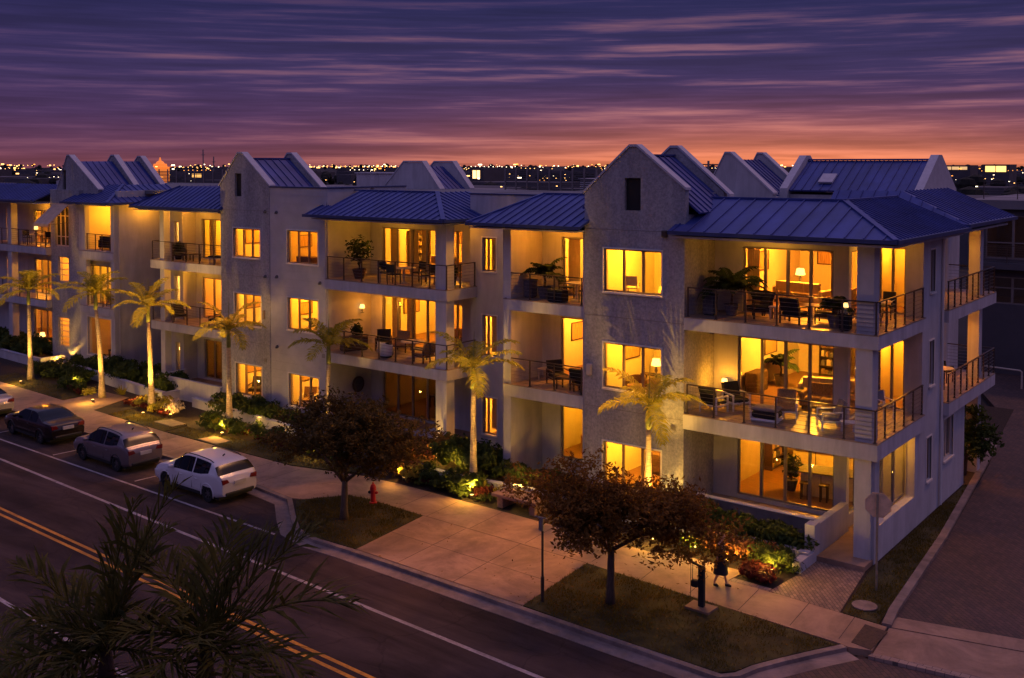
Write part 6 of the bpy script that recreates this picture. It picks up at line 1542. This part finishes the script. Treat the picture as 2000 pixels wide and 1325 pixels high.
P_('isl', mk_island, 'kitchen_island', 'pale kitchen island seen through the ground floor corner doors', 'kitchen island', (-14.2,38.3,z1), 12)
P_('isl', None, 'kitchen_island', 'longer pale counter behind the island in the ground floor corner room', 'kitchen island', (-15.4,41.2,z1), 5, None, (1.25,1,1))
P_('pic', None, 'wall_picture', 'framed picture on the back wall of the ground floor corner room', 'picture', (-14.4,43.48,z1+1.5))
P_('potb', mk_potbush(1.3,.45), 'potted_plant', 'dark bushy plant inside the ground floor corner doors', 'potted plant', (-15.7,38.0,z1))
for k, x in enumerate((-14.9,-14.2,-13.6)): P_('stool2', mk_table('dkwood',.36,.36,.62), 'bar_stool', 'dark bar stool in front of the pale kitchen island', 'stool', (x,37.35+.1*k,z1), 12, 'bar stools at the kitchen island')
mb = MB(); mb.box(-17.6,43.2,z1+2.15,-13.3,43.3,z1+2.2); 
P_('strip', lambda t: (MB_strip(t)), 'strip_light', 'long thin strip light glowing above the back counter of the ground floor corner room', 'light', (-15.0,43.3,z1+2.1)) if False else None
# rear flank balconies
P_('dn_black', None, 'dining_chair', 'dark chair on the middle flank balcony by the alley, nearer one', 'chair', (-11.9,43.4,z2), 40, 'dark chairs on the flank balcony')
P_('dn_black', None, 'dining_chair', 'dark chair on the middle flank balcony by the alley, farther one', 'chair', (-12.0,45.0,z2), 160, 'dark chairs on the flank balcony')
P_('rt', None, 'round_table', 'round table on the middle flank balcony by the alley', 'table', (-11.9,44.2,z2))
# recessed bay
P_('box_s', None, 'planter_box', 'dark square planter in the left corner of the top recessed balcony', 'planter', (-25.6,34.6,z3))
P_('ppalm_m', mk_potpalm(1.25,'stone',10,1.0), 'potted_palm', 'potted palm with arching fronds on the top recessed balcony', 'potted plant', (-24.95,34.7,z3), 0, None, (1.2,1.2,1.15))
P_('dn_black', None, 'dining_chair', 'dark chair with its back to the tower on the top recessed balcony', 'chair', (-22.9,34.7,z3), -90, 'dark chairs on the top recessed balcony')
P_('dn_black', None, 'dining_chair', 'dark chair facing the tower on the top recessed balcony', 'chair', (-24.2,35.2,z3), 80, 'dark chairs on the top recessed balcony')
P_('rt', None, 'round_table', 'round table between the dark chairs on the top recessed balcony', 'table', (-23.5,34.9,z3))
P_('box_l', mk_box(.7,.5,.5,'black'), 'storage_box', 'low black box by the railing of the top recessed balcony', 'box', (-23.9,34.15,z3))
P_('floorlamp', mk_floorlamp, 'floor_lamp', 'tall floor lamp with a white shade in the top recessed room', 'lamp', (-23.3,37.2,z3+.02))
P_('cur.6', mk_curtain(.6,2.3), 'curtain', 'cream curtain at the left edge of the top recessed doors', 'curtain', (-24.65,36.42,z3+.02), 0, 'cream curtains')
P_('lg_stripe', None, LG, 'lounge chair with tan back on the middle recessed balcony', 'chair', (-23.6,35.2,z2), -60)
P_('lg_wblack', mk_lounge('brown','black'), LG, 'low dark chair in the middle recessed balcony beside the tower', 'chair', (-22.95,34.5,z2), 180)
P_('lg_wblack', None, LG, 'low dark chair left of centre on the middle recessed balcony', 'chair', (-24.4,34.9,z2), 60)
P_('stable', None, 'side_table', 'small pale table at the left of the middle recessed balcony', 'side table', (-25.4,35.4,z2), 0)
P_('ctab', None, 'coffee_table', 'dark low table on the middle recessed balcony', 'table', (-23.5,34.3,z2), 0, None, (.7,.7,1.2))
P_('sofa_s', None, 'sofa', 'tan sofa inside the middle recessed doors', 'sofa', (-24.2,38.0,z2+.02), 30)
P_('cons', None, 'console_table', 'console table in the ground floor recessed room', 'table', (-23.4,38.8,z1))
for zz, lv in ((z3,'top'),(z2,'middle'),(z1-.02,'ground floor')): P_('cur.35', mk_curtain(.35,1.75), 'curtain', 'cream curtain in the %s narrow window left of the recessed balconies' % lv, 'curtain', (-29.25,36.85,zz+.5), 0, 'cream curtains')
# tower rooms
P_('dn_linen', mk_dining('linen','linen'), 'dining_chair', 'pale armchair inside the top window of the rough stucco tower', 'chair', (-20.9,34.9,z3+.25), 200)
P_('bed', bedmk, 'bed', 'bed seen through the top window of the rough stucco tower', 'bed', (-19.6,36.6,z3+.02), -60)
P_('tub', mk_tub('brown','stripe'), 'tub_chair', 'rounded tub chair inside the middle window of the rough stucco tower', 'chair', (-20.8,35.0,z2+.02), 20)
P_('lamp_t', None, 'table_lamp', 'lamp inside the middle window of the rough stucco tower', 'lamp', (-20.7,36.4,z2+.62)); P_('cons', None, 'console_table', 'console table under the lamp in the middle tower window', 'table', (-20.6,36.4,z2+.02))
P_('bed', None, 'bed', 'bed behind the middle right pane of the rough stucco tower', 'bed', (-19.2,37.0,z2+.02), -90)
# middle building, top siding balcony
P_('tree_p', mk_potbush(1.75,.55,'brown'), 'potted_tree', 'leafy potted tree on the top siding balcony', 'potted plant', (-36.3,35.3,z3), 0, None, (1.35,1.35,1.12))
P_('dn_grey', mk_dining('steel','black'), 'dining_chair', 'metal framed chair with black sling back on the top siding balcony, left of the table', 'chair', (-34.3,34.9,z3), 60)
P_('rt', None, 'round_table', 'round table on the top siding balcony', 'table', (-33.2,35.1,z3), 0, None, (1.25,1.25,1))
P_('dn_black', None, 'dining_chair', 'dark dining chair behind the table on the top siding balcony', 'chair', (-33.0,35.9,z3), 0, 'dark chairs on the top siding balcony')
P_('dn_black', None, 'dining_chair', 'dark dining chair near the pillar on the top siding balcony', 'chair', (-31.9,35.3,z3), -80, 'dark chairs on the top siding balcony')
P_('dn_black', None, 'dining_chair', 'dark dining chair nearest the railing on the top siding balcony', 'chair', (-33.3,34.55,z3), 190, 'dark chairs on the top siding balcony')
P_('potb_s', mk_potbush(.95,.3,'black'), 'potted_plant', 'small plant on a dark stand beside the right post of the top siding balcony', 'potted plant', (-30.9,35.8,z3))
for x in (-36.4,-35.1,-34.3,-33.2): P_('cur.6', None, 'curtain', 'tall cream curtain hanging behind the top siding balcony doors', 'curtain', (x,37.85,z3+.02), 0, 'cream curtains of the top siding room')
P_('sofa_c', None, 'sofa', 'cream sofa behind the top siding doors', 'sofa', (-34.6,39.6,z3+.02), 180)
P_('pic', None, 'wall_picture', 'framed picture on the back wall behind the top siding doors', 'picture', (-36.0,42.98,z3+1.6))
# middle siding balcony
P_('box_w', mk_box(1.3,.45,.7,'brown'), 'planter_box', 'long brown planter at the left end of the middle siding balcony', 'planter', (-36.7,35.3,z2), 70)
P_('potb_s', None, 'potted_plant', 'small dark plant in the long brown planter of the middle siding balcony', 'potted plant', (-36.7,35.5,z2+.28))
P_('tub_g', mk_tub('white','grey'), 'tub_chair', 'round woven tub chair near the railing of the middle siding balcony', 'chair', (-34.2,34.95,z2), 160)
P_('rt', None, 'round_table', 'round table on the middle siding balcony', 'table', (-33.3,35.8,z2), 0, None, (1.3,1.3,1))
P_('lg_brown', mk_lounge('brown','stripe'), LG, 'brown lounge chair by the doors of the middle siding balcony', 'chair', (-34.7,36.5,z2), 20)
P_('lg_brown', None, LG, 'brown lounge chair with a pale cushion beside the pillar on the middle siding balcony', 'chair', (-32.0,35.2,z2), -100)
P_('lg_wblack', None, LG, 'low dark chair at the left wall of the middle siding balcony', 'chair', (-35.7,36.3,z2), 40)
lamp(-36.7, 36.6, z2+1.9, 15, r=.1)
P_('lamp_w', None, 'wall_lamp', 'small lamp on the siding wall of the middle siding balcony', 'lamp', (-37.45,36.6,z2+1.6))
P_('shelf', None, 'shelf_unit', 'shelf with ornaments behind the right door of the middle siding balcony', 'shelf', (-33.2,42.4,z2+.02), 0, None, (1.5,1,1.1))
P_('cur.6', None, 'curtain', 'cream curtain behind the left door of the middle siding balcony', 'curtain', (-36.3,37.85,z2+.02), 0, 'cream curtains'); P_('cur.6', None, 'curtain', 'cream curtain behind the second door of the middle siding balcony', 'curtain', (-35.3,37.85,z2+.02), 0, 'cream curtains')
P_('sofa_s', None, 'sofa', 'tan sofa in the middle siding room', 'sofa', (-33.6,39.6,z2+.02), 200)
# ground floor of the siding block
t = thing('round_wall_ornament', 'round dark slatted ornament on the siding wall of the ground floor terrace', 'wall ornament', (-37.63,36.45,2.05))
mb = MB(); n = 26
for k in range(n):
    a, b = 2*math.pi*k/n, 2*math.pi*(k+1)/n; mb.bar((-37.60,36.45+.36*math.cos(a),2.05+.36*math.sin(a)),(-37.60,36.45+.36*math.cos(b),2.05+.36*math.sin(b)),.05,.07)
mb.build('ring', M['rail'], t)
mb = MB()
for k in range(-4,5): h = .34*math.sqrt(max(0,1-(k/4.8)**2)); mb.box(-37.615,36.45+k*.075-.022,2.05-h,-37.59,36.45+k*.075+.022,2.05+h)
mb.build('slats', M['stone'], t)
P_('lamp_t', None, 'table_lamp', 'dim lamp behind the ground floor terrace doors of the siding block', 'lamp', (-35.2,40.0,z1+.6)); P_('cons', None, 'console_table', 'console table behind the ground floor terrace doors of the siding block', 'table', (-35.2,40.0,z1))
P_('lantern', mk_box(.28,.28,.6,'black'), 'lantern', 'black floor lantern beside the curved terrace wall', 'lantern', (-31.1,34.98,.0))
# tower rooms of the middle building
P_('lamp_t', None, 'table_lamp', 'lit lamp in the right pane of the top window of the left tower', 'lamp', (-42.9,35.6,z3+.62)); P_('cons', None, 'console_table', 'console table under the lamp in the top window of the left tower', 'table', (-43.1,35.6,z3+.02), 0, None, (.6,1,1))
P_('chest', None, 'chest_of_drawers', 'chest with drawers in the top siding window', 'chest', (-40.0,35.3,z3+.02), 180); P_('lg_stripe', None, LG, 'tan chair seen in the top siding window', 'chair', (-38.9,36.0,z3+.1), 200)
P_('bed', None, 'bed', 'bed behind the middle siding window', 'bed', (-39.6,36.9,z2+.02), 0); P_('lg_stripe', None, LG, 'tan chair against the right pane of the middle siding window', 'chair', (-38.6,35.4,z2+.3), 190)
P_('bed', None, 'bed', 'bed behind the middle window of the left tower', 'bed', (-44.0,37.0,z2+.02), 0); P_('box_tv', mk_box(.7,.12,1.3,'black'), 'screen', 'dark screen in the right pane of the middle window of the left tower', 'screen', (-42.95,35.3,z2+.3))
P_('lg_wblack', None, LG, 'low dark chair in the left pane of the ground floor window of the left tower', 'chair', (-44.4,35.6,z1+.2), 30)
P_('dn_black', None, 'dining_chair', 'dark chair in the right pane of the ground floor window of the left tower', 'chair', (-43.0,35.7,z1+.2), -40); P_('stable', None, 'side_table', 'low table in the ground floor window of the left tower', 'side table', (-43.8,36.0,z1+.1), 0)
P_('lg_stripe', None, LG, 'tan chair in the ground floor siding window', 'chair', (-40.2,35.5,z1+.2), 30); P_('stable', None, 'side_table', 'small table in the ground floor siding window', 'side table', (-39.3,35.8,z1+.2), 0)
# left bay of the middle building
P_('lg_black', None, LG, 'dark lounge chair beside the left pillar of the top left bay', 'chair', (-51.5,35.9,z3), 60, 'dark chairs of the left bay'); P_('ctab', None, 'coffee_table', 'dark low table on the top left bay', 'table', (-50.5,36.0,z3), 0, None, (.8,.8,1))
P_('potb_s', None, 'potted_plant', 'dark plant beside the left pillar on the top left bay', 'potted plant', (-51.9,36.1,z3))
P_('chaise', mk_chaise('linen','black'), 'chaise_longue', 'reclined dark chaise longue against the tower on the top left bay', 'chaise', (-47.6,36.0,z3), -70)
P_('lg_black', None, LG, 'dark lounge chair next to the tower on the top left bay', 'chair', (-46.6,36.3,z3), -60, 'dark chairs of the left bay')
P_('lg_wblack', None, LG, 'low dark chair at the left of the middle left bay', 'chair', (-51.6,35.9,z2), 70); P_('lg_black', None, LG, 'dark lounge chair near the tower on the middle left bay', 'chair', (-48.2,36.0,z2), -60, 'dark chairs of the left bay')
P_('cur.6', None, 'curtain', 'cream curtain behind the top left bay doors', 'curtain', (-50.9,37.75,z3+.02), 0, 'cream curtains')
for zz, lv in ((z3,'top'),(z2,'middle'),(z1,'ground floor')):
    for x0, side in ((-38.6,'right'),): P_('cur.35', None, 'curtain', 'cream curtain at the %s edge of the %s siding window' % (side, lv), 'curtain', (x0,34.98,zz+.5), 0, 'cream curtains')
    P_('pic', None, 'wall_picture', 'framed picture on the side wall of the %s room of the left tower' % lv, 'picture', (-45.48,36.4,zz+1.6), 90)
    P_('pic', None, 'wall_picture', 'framed picture on the side wall of the %s siding room' % lv, 'picture', (-41.58,36.6,zz+1.5), 90, None, (.7,1,.8))
P_('pic', None, 'wall_picture', 'framed picture on the left wall of the middle corner room', 'picture', (-17.68,40.5,z2+1.6), 90)
P_('pic', None, 'wall_picture', 'framed picture on the left wall of the top corner room', 'picture', (-17.68,39.6,z3+1.6), 90)
P_('pic', None, 'wall_picture', 'framed picture on the left wall of the middle siding room', 'picture', (-37.48,40.2,z2+1.6), 90)
P_('pic', None, 'wall_picture', 'framed picture on the left wall of the middle recessed room', 'picture', (-25.88,38.6,z2+1.6), 90)
P_('pic', None, 'wall_picture', 'framed picture in the middle window of the rough stucco tower', 'picture', (-21.93,36.6,z2+1.5), 90)
P_('chest', None, 'chest_of_drawers', 'chest in the ground floor window of the rough stucco tower', 'chest', (-20.6,36.8,z1), 0)
P_('shelf', None, 'shelf_unit', 'tall dark shelf against the left wall of the top siding room', 'shelf', (-37.1,40.6,z3+.02), 90)
P_('shelf', None, 'shelf_unit', 'tall dark shelf against the left wall of the ground floor corner room', 'shelf', (-17.3,40.6,z1), 90)
P_('sofa_s', None, 'sofa', 'tan sofa in the ground floor recessed room', 'sofa', (-24.6,38.4,z1), 60)
P_('ppalm_m', None, 'potted_palm', 'potted palm inside the middle corner room beside the chest', 'potted plant', (-17.1,40.2,z2+.02))
P_('dn_black', None, 'dining_chair', 'dark chair by the doors at the left of the top corner balcony', 'chair', (-16.0,35.6,z3), 200)
P_('rt', None, 'round_table', 'small round table between lounge chairs on the top corner balcony', 'table', (-13.9,35.4,z3), 0, None, (.7,.7,.8))
# left building
P_('sofa_b', mk_sofa('black',1.9), 'sofa', 'dark sofa on the open lit balcony of the awning block', 'sofa', (-60.9,37.5,z3+.02), 180)
P_('chest_w', mk_box(.9,.45,.8,'linen'), 'cabinet', 'pale cabinet at the right of the open lit balcony of the awning block', 'cabinet', (-59.8,37.2,z3+.02)); P_('box_l', None, 'storage_box', 'black box on top of the pale cabinet of the awning block', 'box', (-59.75,37.2,z3+.83))
P_('rt', None, 'round_table', 'round table on the far left top balcony', 'table', (-69.0,36.8,z3)); P_('dn_black', None, 'dining_chair', 'dark chair left of the table on the far left top balcony', 'chair', (-70.0,36.7,z3), 80, 'dark chairs of the far left balcony'); P_('dn_black', None, 'dining_chair', 'dark chair right of the table on the far left top balcony', 'chair', (-67.6,36.7,z3), -80, 'dark chairs of the far left balcony')
P_('lamp_s', None, 'table_lamp', 'small lamp on the table of the far left top balcony', 'lamp', (-69.0,36.8,z3+.731), 0, None, (1.5,1.5,1.5))
P_('lamp_t', None, 'table_lamp', 'domed lamp glowing in the large ground floor window of the awning block', 'lamp', (-60.4,37.4,z1+.62), 0, None, (1.6,1.6,1)); P_('cons', None, 'console_table', 'console table under the domed lamp of the awning block', 'table', (-60.4,37.4,z1))
P_('lamp_t', None, 'table_lamp', 'lamp in the ground floor of the far left bay', 'lamp', (-68.6,36.9,.9)); P_('cons', None, 'console_table', 'console table under the lamp in the far left bay', 'table', (-68.6,36.9,.3))
P_('dn_black', None, 'dining_chair', 'dark chair on the middle balcony of the awning block', 'chair', (-60.3,37.0,z2), 120); 

# ------------------------------------------------------------------ sky, sun, camera
w = bpy.data.worlds.new('World'); SC.world = w; w.use_nodes = True
nt = w.node_tree; n = nt.nodes; l = nt.links; bg = n['Background']
tc = n.new('ShaderNodeTexCoord'); sep = n.new('ShaderNodeSeparateXYZ'); l.new(tc.outputs['Generated'], sep.inputs[0])
def math_(op, a, b=None, c=None):
    m = n.new('ShaderNodeMath'); m.operation = op
    for i, v in enumerate((a, b, c)):
        if v is None: continue
        if isinstance(v, (int, float)): m.inputs[i].default_value = v
        else: l.new(v, m.inputs[i])
    return m.outputs[0]
z = sep.outputs['Z']
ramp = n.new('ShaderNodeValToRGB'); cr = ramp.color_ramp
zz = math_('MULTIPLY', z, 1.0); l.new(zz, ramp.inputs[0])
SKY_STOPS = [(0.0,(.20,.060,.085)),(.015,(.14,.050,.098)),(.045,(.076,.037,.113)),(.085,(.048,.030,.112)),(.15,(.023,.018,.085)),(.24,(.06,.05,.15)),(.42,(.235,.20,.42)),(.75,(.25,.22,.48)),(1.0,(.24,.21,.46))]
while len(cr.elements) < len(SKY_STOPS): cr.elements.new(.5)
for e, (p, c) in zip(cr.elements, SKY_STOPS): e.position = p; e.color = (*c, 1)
# glow of the set sun: azimuth right of the view axis
az = rad(37.5-14.5)  # measured from +Y towards -X
gx, gy = -math.sin(az), math.cos(az)
dotx = math_('ADD', math_('MULTIPLY', sep.outputs['X'], gx), math_('MULTIPLY', sep.outputs['Y'], gy))
gl = math_('POWER', math_('MAXIMUM', dotx, 0.0), 22.0)
ge = math_('POWER', math_('SUBTRACT', 1.0, math_('MINIMUM', math_('ABSOLUTE', math_('MULTIPLY', z, 12.0)), 1.0)), 2.2)
glow = math_('MULTIPLY', gl, ge)
gmix = n.new('ShaderNodeMix'); gmix.data_type = 'RGBA'; gmix.blend_type = 'ADD'; gmix.inputs[0].default_value = 1
gcol = n.new('ShaderNodeMix'); gcol.data_type = 'RGBA'; gcol.inputs[6].default_value = (0,0,0,1); gcol.inputs[7].default_value = (.75,.20,.02,1)
l.new(glow, gcol.inputs[0]); l.new(ramp.outputs[0], gmix.inputs[6]); l.new(gcol.outputs[2], gmix.inputs[7])
# streaked clouds: long horizontal bands
hz = n.new('ShaderNodeCombineXYZ')
ang = math_('ARCTAN2', sep.outputs['X'], sep.outputs['Y'])
l.new(math_('MULTIPLY', ang, 2.7), hz.inputs[0]); l.new(math_('MULTIPLY', z, 66.0), hz.inputs[1])
cn = n.new('ShaderNodeTexNoise'); cn.inputs['Scale'].default_value = 1.15; cn.inputs['Detail'].default_value = 7; cn.inputs['Roughness'].default_value = .58; cn.inputs['Distortion'].default_value = .15
l.new(hz.outputs[0], cn.inputs['Vector'])
hz2 = n.new('ShaderNodeCombineXYZ'); l.new(math_('MULTIPLY', ang, 11.0), hz2.inputs[0]); l.new(math_('MULTIPLY', z, 210.0), hz2.inputs[1])
cn2 = n.new('ShaderNodeTexNoise'); cn2.inputs['Scale'].default_value = 1.0; cn2.inputs['Detail'].default_value = 6; cn2.inputs['Roughness'].default_value = .6
l.new(hz2.outputs[0], cn2.inputs['Vector'])
cmb = math_('ADD', math_('MULTIPLY', cn.outputs['Fac'], .8), math_('MULTIPLY', cn2.outputs['Fac'], .2))
st = n.new('ShaderNodeMapRange'); st.inputs[1].default_value = .49; st.inputs[2].default_value = .72; st.interpolation_type = 'SMOOTHSTEP'; l.new(cmb, st.inputs[0])
fade = n.new('ShaderNodeMapRange'); fade.inputs[1].default_value = .17; fade.inputs[2].default_value = .10; l.new(z, fade.inputs[0])
side = n.new('ShaderNodeMapRange'); side.inputs[1].default_value = .80; side.inputs[2].default_value = .98; side.inputs[3].default_value = .35; side.inputs[4].default_value = 1.0; l.new(dotx, side.inputs[0])
sm = math_('MULTIPLY', math_('MULTIPLY', st.outputs[0], fade.outputs[0]), side.outputs[0])
cmix = n.new('ShaderNodeMix'); cmix.data_type = 'RGBA'; cmix.blend_type = 'ADD'; cmix.inputs[0].default_value = 1
ccol = n.new('ShaderNodeMix'); ccol.data_type = 'RGBA'; ccol.inputs[6].default_value = (0,0,0,1); ccol.inputs[7].default_value = (.28,.105,.058,1)
l.new(sm, ccol.inputs[0]); l.new(gmix.outputs[2], cmix.inputs[6]); l.new(ccol.outputs[2], cmix.inputs[7])
# dark cloud bands
dk = n.new('ShaderNodeMapRange'); dk.inputs[1].default_value = .40; dk.inputs[2].default_value = .56; dk.inputs[3].default_value = .7; dk.inputs[4].default_value = 1.08; l.new(cmb, dk.inputs[0])
dmix = n.new('ShaderNodeMix'); dmix.data_type = 'RGBA'; dmix.blend_type = 'MULTIPLY'; dmix.inputs[0].default_value = 1
l.new(cmix.outputs[2], dmix.inputs[6]); l.new(dk.outputs[0], dmix.inputs[7])
# physical twilight sky added on top
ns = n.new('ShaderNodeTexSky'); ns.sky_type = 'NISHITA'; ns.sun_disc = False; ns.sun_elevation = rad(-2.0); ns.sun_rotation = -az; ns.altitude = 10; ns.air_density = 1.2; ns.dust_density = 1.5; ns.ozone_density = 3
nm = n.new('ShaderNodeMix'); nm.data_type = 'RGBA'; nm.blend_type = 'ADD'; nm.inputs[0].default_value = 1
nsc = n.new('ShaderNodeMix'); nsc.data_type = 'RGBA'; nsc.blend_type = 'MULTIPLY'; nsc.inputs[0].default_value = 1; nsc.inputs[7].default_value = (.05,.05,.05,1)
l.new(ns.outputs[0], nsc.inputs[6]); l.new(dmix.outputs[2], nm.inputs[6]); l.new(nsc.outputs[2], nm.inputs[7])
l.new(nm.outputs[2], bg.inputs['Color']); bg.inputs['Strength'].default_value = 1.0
sd = bpy.data.lights.new('sun', 'SUN'); sd.energy = .5; sd.angle = rad(6); sd.color = (1, .44, .20)
so = bpy.data.objects.new('sun', sd); COL.objects.link(so)
sv_ = Vector((.28, .62, 1.0)).normalized(); so.rotation_euler = sv_.to_track_quat('Z', 'Y').to_euler(); so.location = (0, 60, 60)
cd = bpy.data.cameras.new('camera'); co = bpy.data.objects.new('camera', cd); COL.objects.link(co); SC.camera = co
co.location = (0, 0, 13); co.rotation_euler = (rad(90-2.2), 0, rad(37.5)); cd.sensor_width = 36; cd.lens = 2050/2000*36; cd.shift_y = -(662.5-398.75)/2000
cd.clip_start = .1; cd.clip_end = 6000
SC.view_settings.view_transform = 'Standard'; SC.view_settings.look = 'None'; SC.view_settings.exposure = 0; SC.view_settings.gamma = 1
SC.cycles.use_denoising = True
SC.cycles.max_bounces = 8; SC.cycles.diffuse_bounces = 3; SC.cycles.glossy_bounces = 3; SC.cycles.transparent_max_bounces = 16; SC.cycles.transmission_bounces = 4
SC.cycles.caustics_reflective = False; SC.cycles.caustics_refractive = False; SC.cycles.sample_clamp_indirect = 4
SC.cycles.use_light_tree = True
